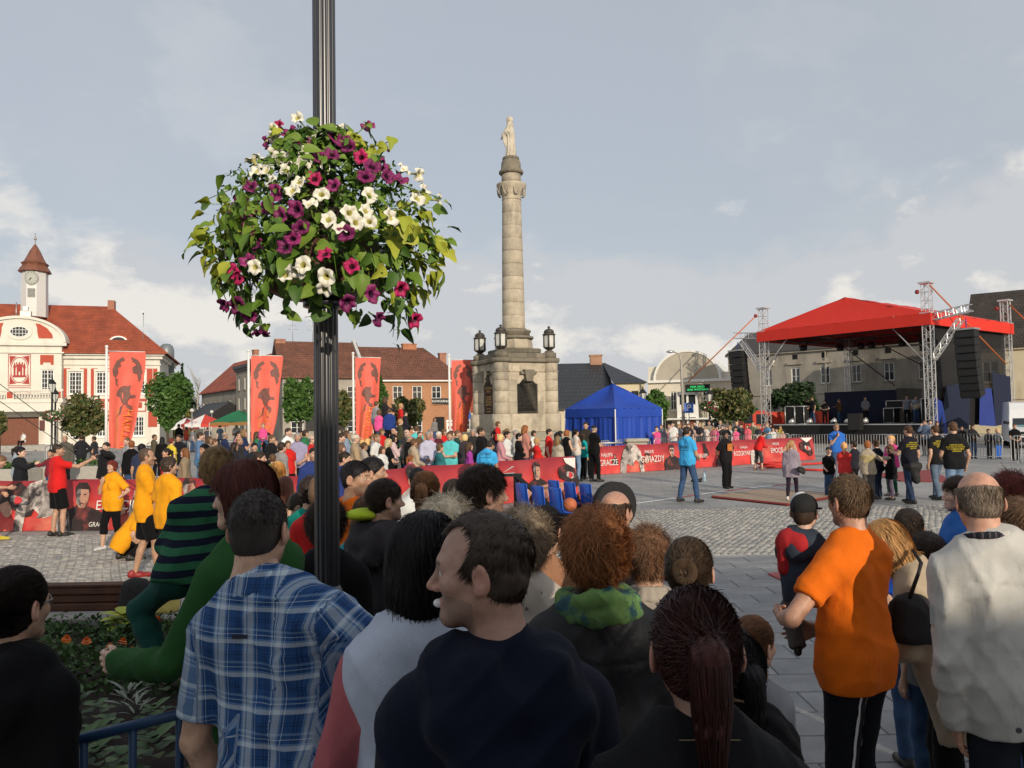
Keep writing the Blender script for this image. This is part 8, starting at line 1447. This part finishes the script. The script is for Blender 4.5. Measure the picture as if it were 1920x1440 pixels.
person(782,868,7.2,20,'m','short','black','tee',WHITEC,'jeans',BLUEJ,lean=18,label='black haired person in white t-shirt leaning by the banner',arms=('fwd','fwd'));person(560,892,6.5,-74,'m','short','dark','tee',TEAL,'trousers',BLACK,lean=30,hp=20,label='young man in green t-shirt bending his head down',skin='w');person(584,894,6.0,-6,'m','curly',(.02,.012,.009),'tee',TEAL,'trousers',BLACK,label='curly haired player in green t-shirt from behind')
person(604,890,5.5,4,'f','fringe',(.10,.06,.035),'tee',REDC,'jeans',BLUEJ,label='light brown haired person in red shirt left of the black post',arms=('down','loose'));person(612,942,3.95,4,'f','fluffy','dark','jacket',(.007,.007,.008),'trousers',BLACK,label='dark haired person in black directly behind the black post',nstr=1.3)
person(520,866,9.0,10,'f','bob',(.38,.20,.06),'long',(.2,.1,.05),'jeans',BLUEJ,label='woman with golden bob behind the green bending player',lod=0);person(535,893,8.0,0,'f','long',(.06,.02,.012),'long',(.25,.2,.25),'jeans',BLUEJ,label='woman with reddish hair beside the golden bob');person(487,846,12.5,-80,'m','short','dark','long',(.30,.05,.22),'jeans',BLUEJ,label='man in profile with a magenta scarf near the flag',skin='w')
person(588,838,12.5,-150,'m','buzz','dark','long',(.025,.045,.18),'jeans',BLUEJ,label='grinning man in blue sweater left of the black post',skin='w');person(647,846,12.0,-85,'m','crop','dark','long',(.025,.04,.17),'jeans',BLUEJ,label='man in blue sweater right of the black post',skin='w')
# ====== players on the court
PRK=mat('print_yellow',(.70,.55,.02),rough=.7,vary=.1);PRD=mat('print_dark',(.02,.03,.05),rough=.7)
def slogan(b,f,n=4,z=1.33,w_=.22):[print_text(b,f,s_,.038,0,z-i*.042,PRK,True,1.0)for i,s_ in enumerate(('NIEPUBLICZNA','SZKOŁA MUZYCZNA','W DOBRODZIENIU','ZAPRASZA')[:n])]
def feet(px,py):return G(px,py).y
b,f=person(276,840,10.7,-66,'m','receding',(.06,.04,.028),'bigtee',YEL,'shorts',BLACK,arms=('crossed','crossed'),shoe=(.25,.02,.02),label='tall balding man in yellow t-shirt and black shorts',skin='t',legs='step',ground=True)
person(318,857,10.3,-30,'m','fluffy','dark','bigtee',YEL,'trousers',BLACK,hy=-20,fat=.92,label='dark haired boy in yellow t-shirt beside the tall yellow man',skin='w');person(210,864,13.2,160,'f','curly',(.13,.02,.012),'bigtee',YEL,'capri',BLACK,arms=('chin','hips'),shoe=(.55,.55,.55),legs='step',label='woman with curly red hair in yellow t-shirt hand on hip',skin='w')
person(240,955,12.3,-40,'f','short','dark','bigtee',YEL,'trousers',BLACK,h=1.0,z0=0,pz=.30,legs='crouch',lean=40,arms=('low','low'),label='crouching person in yellow t-shirt at the banner foot',ground=True)if False else person(242,950,12.4,-60,'m','short','dark','bigtee',YEL,'trousers',BLACK,h=1.70,pz=.30,legs='crouch',lean=34,fat=.85,arms=('low','low'),label='crouching person in yellow t-shirt at the foot of the banner',ground=True,z0=0)
PEOPLE[-1][0].location.z=0;PEOPLE[-1][0].location.x=X(244,12.4)
person(110,832,14.9,-40,'m','buzz',(.05,.035,.025),'tee',(.60,.018,.018),'shorts',BLACK,arms=(((.12,.48,.06),(.2,-.2,-1)),'down'),hands=('point','relax'),hy=-30,label='man in red t-shirt pointing right beside the left banner',skin=(.46,.27,.18),legs='ease');person(2,848,14.4,-70,'m','crop','brown','tee',REDC,'shorts',BLACK,lean=14,hp=20,arms=('fwd','low'),shoe=(.5,.4,.03),legs='stride',label='boy in red shirt and black shorts at the left edge',skin='w')
b,f=person(1288,800,18.9,-52,'m','short','dark','polo',(.05,.36,.70),'jeans',BLUEJ,arms=('low','low'),fat=1.06,label='referee in bright blue shirt and jeans standing on the court',skin='t',lod=1,near=.016,legs='wide');print_text(b,f,'REFEREE',.085,.0,1.30,PRD,True,.9);print_text(b,f,'STRONGMAN HARLEM',.03,.0,1.23,PRD,True,.9)
b,f=person(920,822,17.2,-20,'m','short','dark','polo',(.05,.36,.70),'jeans',BLUEJ,arms=('fwd','low'),lean=12,hp=18,hy=-30,label='referee in blue shirt bent over a sheet of paper',skin='t',lod=1,near=.015);print_text(b,f,'REFEREE',.085,.0,1.30,PRD,True,.9);print_text(b,f,'STRONGMAN HARLEM',.03,.0,1.23,PRD,True,.9)
q=P(952,888,16.9);t=thing('paper_sheets','white paper sheets on the small table before the bent referee','paper',q);MB().add([(-.18,-.1,0),(.12,-.12,.01),(.16,.12,.01),(-.14,.12,0)],[(0,1,2,3)]).add([(-.1,-.02,.02),(.1,.0,.16),(.14,.1,.14),(-.08,.1,.03)],[(0,1,2,3)]).obj('sheet',WHITE,t);t=thing('small_table','small dark table holding the referee papers','table',(q.x,q.y,0));MB().box((-.3,-.2,q.z-.05),(.3,.2,q.z-.01)).obj('table_top',BLK,t);[MB().box((x-.02,y-.02,0),(x+.02,y+.02,q.z-.05)).obj('leg',BLK,t)for x in (-.27,.27)for y in (-.17,.17)]
b,f=person(1360,808,22.4,-148,'m','fluffy','black','bigtee',(.012,.011,.013),'baggy',BLACK,arms=('back','hips'),hy=-10,label='curly haired youth in black shirt with purple sleeves, hands on hips',skin=(.20,.11,.07),lod=1,near=.018);MB().box((-.1,0,-.1),(.1,.004,.1)).obj('shirt_print',mat('print_bear',(.45,.14,.03),vary=.6,vscale=20),b,f.T((0,.175,1.25)))
person(1432,806,29.4,-70,'f','short','dark','long',(.60,.02,.02),'capri',(.05,.045,.045),arms=('fwd','fwd'),lean=22,hp=10,shoe=(.2,.1,.07),label='woman in red top stooping over the rope',skin='w',legs='wide')
person(1484,825,18.7,-30,'f','pony',(.20,.11,.05),'tunic',(.27,.23,.28),'leggings',(.022,.014,.026),arms=('low','down'),hy=-34,label='girl in lilac tunic and dark leggings stepping on the beige mat',shoe=(.6,.58,.55),legs='stride',lod=1,near=.016)
p=P(1500,878,18.4);tag(bagmesh('black garment held out by the girl in lilac',Vector((p.x,p.y,p.z-.1)),(.24,.035,.11),mat('bag_black'),12,'black_garment','garment'),None).rotation_euler=(0,.5,.1)
b,f=person(1568,794,24.5,172,'m','short',(.20,.15,.10),'polo',(.03,.14,.50),'jeans',BLUEJ,arms=('chin','down'),label='man in royal blue polo shirt and sunglasses holding a microphone',skin=(.50,.27,.18),lod=1,near=.018,fat=1.06);o=MB().box((-.066,.082,-.012),(-.006,.100,.016),bev=.006).box((.006,.082,-.012),(.066,.100,.016),bev=.006).box((-.006,.094,.006),(.006,.100,.012)).obj('sunglasses',DARK,b);o.matrix_local=f.HM;o=MB().tube([(0,0,0),(0,.02,.12)],[.014,.022],8).obj('microphone',DARK,b,f.wr[0]+np.array((0,.06,.02)))
for px,yt,d,yw,sx,hr,hc,tp,tc,bt,bc,ar,lb,sl in ((1553,838,19.6,150,'c','short','dark','tee',BLACK,'jeans',BLUEJ,('low','down'),'small boy in black shirt left of the girl in red',0),(1582,829,19.0,-20,'c','pony',(.36,.2,.09),'tee',(.60,.04,.04),'leggings',BLACK,('crossed','low'),'blonde girl in red t-shirt among the helpers',0),(1600,826,20.2,30,'c','short','dark','long',(.02,.02,.03),'trousers',BLACK,('low','low'),'dark haired child just behind the girl in red',0),(1626,826,18.3,-16,'c','short','ginger','jacket',(.36,.30,.23),'trousers',(.10,.09,.085),(((.42,.28,-.10),(.2,0,-1)),'low'),'boy in beige jacket and black printed shirt pointing',1),(1642,824,18.9,10,'c','crop','brown','long',(.010,.011,.02),'jeans',(.02,.03,.06),('low','low'),'boy in navy shirt beside the boy in beige',0),(1670,816,19.6,120,'c','pony',(.36,.2,.08),'long',(.60,.06,.24),'leggings',(.02,.08,.05),('low','low'),'girl in pink jacket with pale blue visor',0),(1668,834,18.7,60,'c','bob',(.14,.07,.03),'tunic',BLACK,'leggings',(.10,.08,.12),('low','down'),'small girl in long black printed shirt with pink cuffs',0),(1702,798,17.9,24,'m','short',(.06,.028,.016),'tee',(.012,.012,.018),'jeans',(.02,.035,.075),('loose','fwd'),'young man in navy printed shirt with jacket at waist',1),(1752,797,18.6,22,'m','crop','brown','tee',(.012,.012,.014),'jeans',(.10,.14,.20),('loose','down'),'young man in black printed t-shirt and grey blue jeans',1),(1786,791,16.4,-4,'m','short','brown','tee',(.011,.011,.013),'jeans',LJ,('loose','low'),'tall man in black printed t-shirt and pale jeans',1)):
 b,f=person(px,yt,d,yw,sx,hr,hc,tp,tc,bt,bc,arms=ar,label=lb,skin='p' if sx!='m' else 'w',lod=1,near=.0165,legs='ease' if sx=='c' else 'step',group='helpers and children on the court',h=None)
 if sl:slogan(b,f,4,(1.36 if sx=='m' else.98)*(1 if sx=='m' else 1)if sx=='m' else f.T((0,0,1.33))[2])
p=P(1700,892,17.8);S=Sdf();S.cap((-.10,0,.42),(.12,0,.42),.10,.10,.1).cap((0,0,.40),(.08,-.02,.12),.12,.09,.1);S.fold=folds(12,.012);V,F=S.build(.02);tag(link('black_jacket',mesh_np('bj',V,F,[mat('cloth_black')]),None,(X(1705,17.85),17.82,.42)),'black jacket knotted at the waist of the young helper','jacket')
# ====== the watching crowd
DESC=[]
def crowd(rows,group,where,legs='stand'):
 for row in rows:
  px,yt,d,yw,sx,hr,hc,tp,tc,ar,ds=row[:11];kw=row[11]if len(row)>11 else {}
  b,f=person(px,yt,d,yw,sx,hr,hc,tp,tc,kw.pop('bot','jeans' if px%2 else 'trousers'),kw.pop('bcol',BLUEJ if px%2 else BLACK),arms=ar,group=group,desc=ds,legs=kw.pop('legs',legs),skin=kw.pop('skin',('w','p','t')[px%3]),**kw);b['label']=ds+' '+where;DESC.append(b)
D2,CR,AU,PK_,LAV=('down','down'),('crossed','crossed'),(.10,.50,.52),(.62,.08,.25),(.30,.28,.42)
crowd([(707,813,20.5,-110,'m','buzz','fair','tee',WHITEC,D2,'balding man in white t-shirt'),(717,837,19.5,-120,'f','long','brown','jacket',WHITEC,D2,'girl with brown hair in white jacket'),(729,822,20,-70,'f','long',(.5,.4,.22),'tee',BLACK,CR,'blonde woman in black dress'),(738,814,22.5,-80,'f','bob','black','long',(.6,.45,.45),('chin','down'),'black haired woman in pale pink top'),(763,805,24.5,-120,'m','bald','grey','jacket',(.03,.03,.032),D2,'bald man in charcoal jacket'),(767,814,22,-90,'m','bald','grey','jacket',BLACK,D2,'bald man with glasses in black'),(776,823,20.5,-60,'f','short','brown','jacket',BEIGE,('low','low'),'woman with short brown hair in beige coat'),(770,852,19,-40,'c','pony','ginger','tee',PK_,D2,'little girl in bright pink'),(803,809,21.5,-160,'m','short','grey','long',(.45,.45,.58),('low','low'),'grey haired man in lavender shirt with coat over his arm'),(825,831,20.2,-60,'c','short','brown','long',(.03,.15,.17),('crossed','hips'),'boy in dark teal top'),(843,809,20.8,175,'m','short','brown','tee',AU,CR,'smiling young man in aqua t-shirt with folded arms'),(858,806,23.5,-90,'m','crop','brown','tee',(.02,.06,.045),D2,'man in dark green t-shirt'),(823,809,24,-120,'m','short','white','jacket',(.10,.02,.03),D2,'white haired man in maroon jacket'),(872,814,22.5,-30,'f','fringe',(.42,.3,.13),'jacket',(.05,.045,.05),D2,'woman with short blond hair carrying a grey bag'),(880,829,21.5,-70,'c','long','brown','long',(.32,.05,.30),D2,'girl in purple sweater'),(887,804,24,165,'m','short','grey','jacket',(.03,.03,.03),D2,'older man in black suit and white shirt'),(902,802,22.5,-100,'m','short','dark','long',BLACK,D2,'young man in black sweater'),(934,790,24.6,-110,'c','fringe','brown','tee',REDC,('low','low'),'girl in red t-shirt riding on shoulders',dict(h=1.1,legs='hang')),(926,808,24.8,-110,'m','short','dark','jacket',(.02,.025,.04),('hold','hold'),'man carrying the girl in red on his shoulders'),(939,814,22,-80,'f','fringe',(.42,.3,.13),'long',(.5,.25,.28),('low','low'),'blonde woman with pink scarf'),(952,808,22.5,-120,'f','bun','dark','long',WHITEC,('low','low'),'woman in white striped top and fuchsia scarf'),(973,812,22.2,-90,'f','short','black','long',BLACK,CR,'black haired woman in black with folded arms'),(985,797,24,-70,'f','long','ginger','jacket',(.45,.2,.16),('low','low'),'tall woman with long ginger hair'),(967,806,26,-100,'m','short','grey','jacket',(.35,.33,.31),D2,'grey haired man half hidden'),(1007,820,23.5,-70,'c','crop','fair','long',REDC,CR,'fair haired boy in red sweater'),(1030,804,24.5,-100,'m','short','dark','tee',REDC,D2,'dark haired boy in red t-shirt'),(1051,808,26,-90,'f','fringe','black','jacket',(.03,.03,.035),D2,'woman in dark sunglasses'),(1046,817,23.8,-40,'c','long','fair','jacket',(.40,.36,.28),('crossed','down'),'child in cyan cap and beige jacket'),(1063,806,25.2,-60,'f','fringe','auburn','tank',BLACK,CR,'auburn haired woman in black tank top'),(1080,804,25.6,-60,'f','pony','black','tank',(.6,.55,.5),CR,'black haired woman in white tank top and jeans',dict(bot='jeans',bcol=LJ)),(1092,813,26.4,-40,'f','long','brown','long',(.01,.30,.30),D2,'woman in turquoise sweater'),(1098,791,27,170,'m','short','dark','jacket',(.03,.025,.022),D2,'tall man with glasses in dark suit and blue shirt')],'spectators behind the middle banner','behind the middle banner')
b,f=person(1114,797,25.4,-58,'m','buzz','grey','tee',BLACK,'trousers',BLACK,arms=CR,label='man in black cap and black clothes with folded arms at the banner end',fat=1.05,lod=1,near=.019);S=Sdf().ell((0,-.012,.04),(.085,.104,.085));S.clips=[((0,0,.03),(0,.1,-1))];V,F=S.build(.01);o=link('cap',mesh_np('cap',V,F,[mat('cap_black')]),b);o.matrix_local=f.HM;MB().prism([(-.08*cos_(a),.07+.075*sin_(a))for a in np.linspace(0,PI_,9)],.02,.03,'Z').obj('peak',mat('cap_black'),o)
p=P(1046,817,23.8);t=[x for x in PEOPLE if x[1]and x[1].startswith('child in cyan')][0][0];S=Sdf().ell((0,-.012,.04),(.088,.108,.086));S.clips=[((0,0,.02),(0,.1,-1))];V,F=S.build(.012);o=link('cap',mesh_np('cap',V,F,[mat('cap_cyan',(.02,.35,.42))]),t);o.matrix_local=Matrix.Translation(Vector((0,.012,1.25-.115)))@Matrix.Scale(.87,4)
crowd([(449,819,22,-90,'m','bald','fair','jacket',(.03,.03,.035),D2,'bald man in dark jacket'),(440,829,20,-60,'f','long','dark','jacket',(.02,.02,.025),D2,'long dark haired woman in black'),(477,830,18.5,-150,'m','short','black','tee',(.015,.018,.022),D2,'dark haired boy in black shirt'),(493,793,23.2,-160,'c','short','fair','long',PK_,('low','low'),'toddler girl in pink riding on shoulders',dict(h=.98,legs='hang')),(502,811,23.4,-100,'m','short','black','long',BLACK,('hold','hold'),'man in black carrying the toddler in pink'),(510,815,21.5,-100,'m','short','brown','jacket',(.012,.012,.014),D2,'man with brown hair in black zip jacket'),(541,802,23,-110,'m','crop','dark','shirt',(.12,.2,.3),('low','low'),'man in blue and black checked shirt',dict(topm=None)),(558,811,20.8,-170,'m','short','grey','polo',LAV,('low','low'),'smiling grey haired man in lilac shirt',dict(fat=1.15)),(529,829,19.2,-40,'c','short','dark','hoodie',(.26,.25,.25),D2,'boy in grey hooded jacket with red collar'),(586,817,21,-90,'m','bald','grey','tee',REDC,D2,'bald man in red t-shirt'),(511,851,18,20,'c','short','brown','tee',(.25,.35,.1),D2,'small boy in lime green'),(540,826,20,-150,'f','short','brown','tee',REDC,D2,'woman with orange red top')],'spectators left of the lamp post','between the second flag and the black post')
crowd([(667,814,19.5,-75,'m','short','grey','jacket',(.36,.27,.17),('low','low'),'elderly man in pale cap and tan jacket'),(650,807,24,-80,'f','long','brown','long',(.22,.28,.38),D2,'woman in light blue denim shirt'),(690,822,21,-30,'f','fringe','blond','jacket',(.02,.03,.035),D2,'blonde woman in dark jacket'),(640,812,20,-95,'m','short','dark','long',(.1,.1,.12),D2,'man with glasses in grey'),(683,829,20.2,-60,'f','bun','brown','tee',(.4,.35,.3),D2,'woman with tied brown hair'),(640,832,17.5,-80,'f','fringe','brown','long',(.3,.15,.13),D2,'woman in rust coloured top')],'spectators right of the lamp post','right of the black post')
rr_=np.random.default_rng(12);rows=[];CM=[('white',WHITEC),('black',BLACK),('navy blue',(.02,.03,.08)),('pale blue',(.25,.33,.45)),('red',REDC),('grey',(.22,.22,.24)),('brown',(.12,.07,.04)),('beige',BEIGE),('rose pink',(.55,.2,.25)),('green',(.03,.16,.07))]
for i in range(34):
 px=int(405+i*19.4+rr_.uniform(-6,6));sx='mfmfc'[int(rr_.integers(0,5))];cn,cc=CM[int(rr_.integers(0,10))];hr={'m':('short','crop','buzz','bald'),'f':('long','bob','fringe','pony'),'c':('short','pony','fringe','crop')}[sx][int(rr_.integers(0,4))];hc=('dark','brown','fair','black','grey','blond')[int(rr_.integers(0,6))]
 rows.append((px,(826 if sx=='c' else 808)+int(rr_.integers(-6,7)),26+(i%3)*1.3,-float(rr_.integers(40,140)),sx,hr,hc,('tee','long','jacket')[i%3],cc,(D2,CR,('low','low'),('chin','low'))[i%4],'%s haired %s in %s'%(hc,{'m':'man','f':'woman','c':'child'}[sx],cn)))
crowd(rows,'back rows of spectators','behind the front rows')
p=[x for x in PEOPLE if x[1]and x[1].startswith('elderly man in pale cap')][0][0];S=Sdf().ell((0,-.012,.045),(.086,.105,.082));S.clips=[((0,0,.02),(0,.1,-1))];V,F=S.build(.012);o=link('cap',mesh_np('cap',V,F,[mat('cap_cream',(.55,.50,.40))]),p);o.matrix_local=Matrix.Translation(Vector((0,.012,1.72-.125)));MB().prism([(-.08*cos_(a),.07+.075*sin_(a))for a in np.linspace(0,PI_,9)],.02,.03,'Z').obj('peak',mat('cap_cream'),o)
q=P(745,785,33);t=thing('stone_ledge','stone ledge that the raised onlookers stand on','ledge',(q.x,q.y,0));MB().box((-1.6,-.3,0),(1.6,1.4,.88),bev=.03).obj('ledge_block',mat('bollard_stone'),t)
crowd([(723,744,34,-60,'f','bob','brown','long',(.02,.02,.022),('camera','low'),'woman in black filming with raised hands',dict(z0=.88)),(730,766,33,10,'m','short','brown','jacket',(.02,.045,.20),D2,'boy in blue jacket with yellow hood',dict(z0=.88)),(711,768,33.2,-20,'c','fringe','brown','jacket',(.75,.10,.30),D2,'girl in hot pink jacket',dict(z0=.88)),(752,756,34,-70,'m','crop','fair','tee',REDC,D2,'fair haired boy in red t-shirt',dict(z0=.88)),(760,771,33,-80,'f','short','dark','jacket',(.02,.02,.03),('low','low'),'woman in dark jacket looking right',dict(z0=.88)),(751,785,32.6,-60,'c','crop','fair','long',(.06,.06,.03),D2,'small boy in striped dark jumper',dict(z0=.5)),(706,752,34.5,-40,'f','short','brown','long',(.3,.3,.32),D2,'person in grey half hidden by the flag',dict(z0=.88)),(781,799,30,5,'m','short','brown','tee',AU,D2,'man in aqua t-shirt seen from behind'),(815,783,60,-140,'f','long','brown','long',(.2,.19,.18),D2,'person standing in the brick house doorway',dict(z0=.2))],'onlookers before the brick house','before the brick house')
crowd([(40,838,19,-85,'c','short','black','hoodie',(.014,.015,.018),(((.10,.48,-.02),(0,-.3,-1)),'down'),'boy in black hoodie pointing right'),(34,836,20.5,-60,'f','pony','dark','jacket',(.3,.35,.4),D2,'girl in pale blue behind the pointing boy'),(95,842,22,170,'c','buzz','dark','long',(.17,.02,.03),('out','side'),'boy in maroon sweatshirt spreading his arms'),(122,816,26.5,-170,'m','bald','brown','jacket',(.09,.085,.07),D2,'balding man in grey blazer and blue shirt'),(152,815,31,60,'m','short','dark','jacket',(.02,.02,.025),('hips','hips'),'man in black jacket by the round tree'),(176,818,33,90,'m','short','dark','tee',(.03,.03,.035),D2,'person in dark clothes right of the trunk'),(199,829,19,165,'m','short','dark','jacket',(.012,.012,.014),('down','shade'),'man in black jacket shading his eyes'),(247,826,20.5,10,'f','short','auburn','long',BLACK,D2,'auburn haired woman in black blouse from behind'),(238,820,23,150,'m','crop','brown','tee',(.28,.28,.3),D2,'man in grey t-shirt'),(266,832,18.5,0,'m','fluffy','black','tee',(.03,.04,.08),D2,'black haired person in navy'),(312,840,17.6,120,'f','pony','dark','long',REDC,D2,'ponytailed girl in red top'),(290,814,31,-60,'m','buzz','brown','jacket',(.09,.075,.045),D2,'man with shaved head in olive jacket'),(304,819,28,20,'f','long','black','jacket',BLACK,D2,'woman in black hooded coat with white bag strap'),(322,821,24.5,-30,'f','short','red','tee',(.62,.48,.05),D2,'red haired woman in yellow t-shirt with backpack'),(335,815,25,175,'m','short','dark','jacket',(.012,.012,.018),D2,'security guard in black cap and uniform'),(346,840,17.6,100,'f','long',(.22,.09,.03),'jacket',(.26,.2,.13),D2,'ginger long haired girl in khaki jacket'),(376,810,22.5,-70,'m','crop','dark','long',(.10,.18,.32),D2,'man in steel blue sweater'),(383,832,17.4,150,'c','short','black','jacket',(.03,.28,.55),D2,'boy with glasses in white and blue jacket'),(392,818,24,-80,'f','long','brown','long',(.25,.17,.14),D2,'woman with long brown hair in brown')],'spectators behind the left banner','behind the left banner')
crowd([(44,812,61,175,'f','short','brown','tee',WHITEC,('chin','low'),'person in white sitting on the town hall steps',dict(pz=.5,legs='sit',h=1.6,z0=.45,ground=True))],'people sitting at the town hall','by the brown door')
DESC[-1].location.z=.45;DESC[-1].location.x=X(44,61)
crowd([(335,795,58,60,'m','short','dark','jacket',BLACK,D2,'man in black'),(349,800,58,100,'f','long','brown','jacket',(.45,.06,.04),D2,'woman in red orange top'),(361,803,57,-40,'f','short','dark','tee',(.2,.2,.22),D2,'woman in grey'),(389,801,59,30,'m','short','dark','tee',(.05,.05,.06),D2,'man in dark grey'),(412,796,55,60,'m','short','dark','tee',(.03,.05,.08),D2,'man in dark blue'),(443,794,57,175,'m','short','dark','tee',WHITEC,('low','low'),'stall keeper in white shirt')],'people at the food stalls','at the food stalls','ease')
rows=[];rr_=np.random.default_rng(5)
FAR=[(1231,799,PK_,'c','woman'),(1240,796,(.2,.2,.22),'m',0),(1254,795,BLACK,'m',0),(1261,791,WHITEC,'m',0),(1273,795,(.3,.3,.32),'f',0),(1284,794,BLACK,'m',0),(1291,794,(.03,.03,.04),'m',0),(1297,797,(.4,.3,.25),'f',0),(1303,790,(.05,.05,.06),'m',0),(1312,792,(.03,.03,.035),'f',0),(1322,797,(.6,.55,.5),'m',0),(1329,789,(.25,.22,.18),'m',0),(1337,799,(.5,.15,.2),'f',0),(1345,798,PK_,'f',0),(1350,788,(.28,.28,.3),'m',0),(1354,797,(.03,.03,.03),'f',0),(1362,799,BLACK,'m',0),(1368,798,(.5,.5,.5),'c',0),(1379,800,(.75,.1,.25),'c',0),(1381,791,(.05,.06,.08),'m',0),(1390,795,(.1,.1,.1),'m',0),(1401,796,(.65,.12,.16),'f',0),(1411,793,(.10,.11,.06),'m',0),(1412,789,(.35,.33,.3),'m',0),(1421,797,(.04,.04,.05),'f',0),(1421,804,(.45,.5,.55),'c',0),(1431,796,REDC,'f',0),(1438,793,(.12,.25,.4),'m',0),(1445,794,(.05,.02,.02),'f',0),(1442,805,(.7,.08,.25),'c',0),(1449,801,WHITEC,'c',0),(1456,803,(.4,.35,.3),'c',0),(1463,798,(.5,.4,.05),'m',0),(1467,806,(.5,.3,.25),'c',0),(1249,805,(.3,.1,.15),'f',0),(1359,806,(.02,.02,.02),'c',0)]
CN=[('white',WHITEC),('black',BLACK),('hot pink',PK_),('red',REDC),('olive green',(.10,.11,.06)),('mid grey',(.25,.25,.26)),('charcoal',(.05,.05,.055)),('beige',(.5,.4,.32)),('blue',(.12,.25,.4)),('mustard',(.5,.4,.05)),('brick',(.4,.2,.18)),('pale grey',(.45,.48,.5))]
for i,(px,yt,tc,sx,_)in enumerate(FAR):
 d=37.5+(px-1230)/245*4+(i%3)*1.1;cn=min(CN,key=lambda c:sum((a**.5-b_**.5)**2 for a,b_ in zip(c[1],tc)))[0];hr={'m':('short','crop','buzz'),'f':('long','bob','fringe'),'c':('short','pony','fringe')}[sx][i%3];hc=('dark','brown','fair','black','blond')[i%5]
 rows.append((px,yt,d,170-(i*37)%50,sx,hr,hc,('tee','jacket','long')[i%3],tc,(('shade','down'),D2,('rail','rail'),('face','low'),CR)[i%5],'%s in %s'%({'m':'man','f':'woman','c':'child'}[sx],cn),dict(hc_=hc)))
for r_ in rows:r_[11].pop('hc_')
crowd(rows,'distant crowd behind the barrier beside the tent','behind the far barrier')
crowd([(1706,797,35.5,170,'m','short','dark','jacket',(.04,.035,.035),('rail','rail'),'man in dark jacket leaning on the barrier'),(1734,788,37,120,'m','short','brown','jacket',(.12,.16,.24),('face','low'),'man in blue grey jacket'),(1744,787,37.6,150,'m','short','dark','jacket',(.3,.3,.32),D2,'man in pale shirt'),(1757,790,36.5,160,'f','long','brown','long',BLACK,('rail','rail'),'woman with long brown hair in black'),(1803,799,34.6,170,'m','short','dark','long',BLACK,('rail','down'),'person in black half hidden by the tall helper'),(1823,796,34.2,172,'f','bob','dark','long',(.02,.02,.022),('rail','rail'),'woman in sunglasses and black leaning on the rail'),(1853,804,34,165,'c','short','dark','hoodie',(.02,.02,.024),('rail','face'),'boy in black tracksuit',dict(bot='trousers',bcol=BLACK)),(1870,803,33.8,168,'c','fringe','blond','jacket',(.05,.06,.08),('rail','rail'),'blond child in bright blue trousers',dict(bot='trousers',bcol=(.03,.12,.5))),(1902,795,32.4,165,'m','short','brown','tee',BLACK,('low','low'),'young man in black t-shirt perched on the barrier')],'spectators at the stage barrier','before the stage')
crowd([(1513,747,57,-60,'m','short','dark','tee',BLACK,D2,'musician in black facing right',dict(z0=1.3)),(1523,744,56.4,100,'m','short','dark','tee',(.012,.012,.012),('low','down'),'musician in black facing left',dict(z0=1.3)),(1546,751,56,150,'m','short','black','tee',(.014,.014,.014),('guitar','guitar'),'musician in black with folded hands',dict(z0=1.3)),(1573,748,57,30,'m','short','brown','jacket',(.07,.04,.02),('fwd','fwd'),'stagehand in brown jacket',dict(z0=1.3)),(1622,744,55,160,'m','short','dark','long',(.12,.13,.16),('low','low'),'technician behind the mixing desk',dict(z0=1.3)),(1700,741,52.2,150,'m','short','dark','tee',(.16,.17,.2),D2,'musician in grey shirt',dict(z0=1.3)),(1717,742,51.2,170,'m','fluffy','dark','tee',(.22,.24,.28),('guitar','neck'),'guitarist in pale shirt and jeans',dict(z0=1.3,bot='jeans',bcol=BLUEJ))],'people on the stage','on the concert stage','ease')
g=[x for x in PEOPLE if x[1]and x[1].startswith('guitarist')][0][0];S=Sdf().ell((0,0,0),(.19,.05,.15)).ell((.24,0,.03),(.14,.05,.12));V,F=S.build(.02);t=thing('guitar','cream electric guitar held by the guitarist on stage','guitar',g.location+Vector((-.05,-.24,1.05)),rad(-10));t.rotation_euler=(0,rad(-18),0);link('guitar_body',mesh_np('gb',V,F,[mat('guitar_cream',(.5,.38,.24))]),t);MB().box((.36,-.02,.02),(.95,.02,.07)).obj('guitar_neck',DARK,t)
# labels: where two read alike, name the neighbour
import collections
def short(t,n):
 w_=t.split()[:n]
 while w_[-1]in ('in','and','with','the','a','by','of','on','his','her','from','black','white','dark','pale','light'):w_.pop()
 return ' '.join(w_)
cnt=collections.Counter(b['label']for b in DESC)
for b in DESC:
 if cnt[b['label']]>1:
  o=min((q for q in DESC if q is not b),key=lambda q:abs(q.location.x/q.location.y-b.location.x/b.location.y)+(5 if q['label']==b['label']else 0));side='left' if b.location.x/b.location.y<o.location.x/o.location.y else 'right'
  b['label']=short(b['label'].split(' behind ')[0],7)+' just %s of the %s'%(side,short(o['label'].split(' behind ')[0].split(' just ')[0],5))
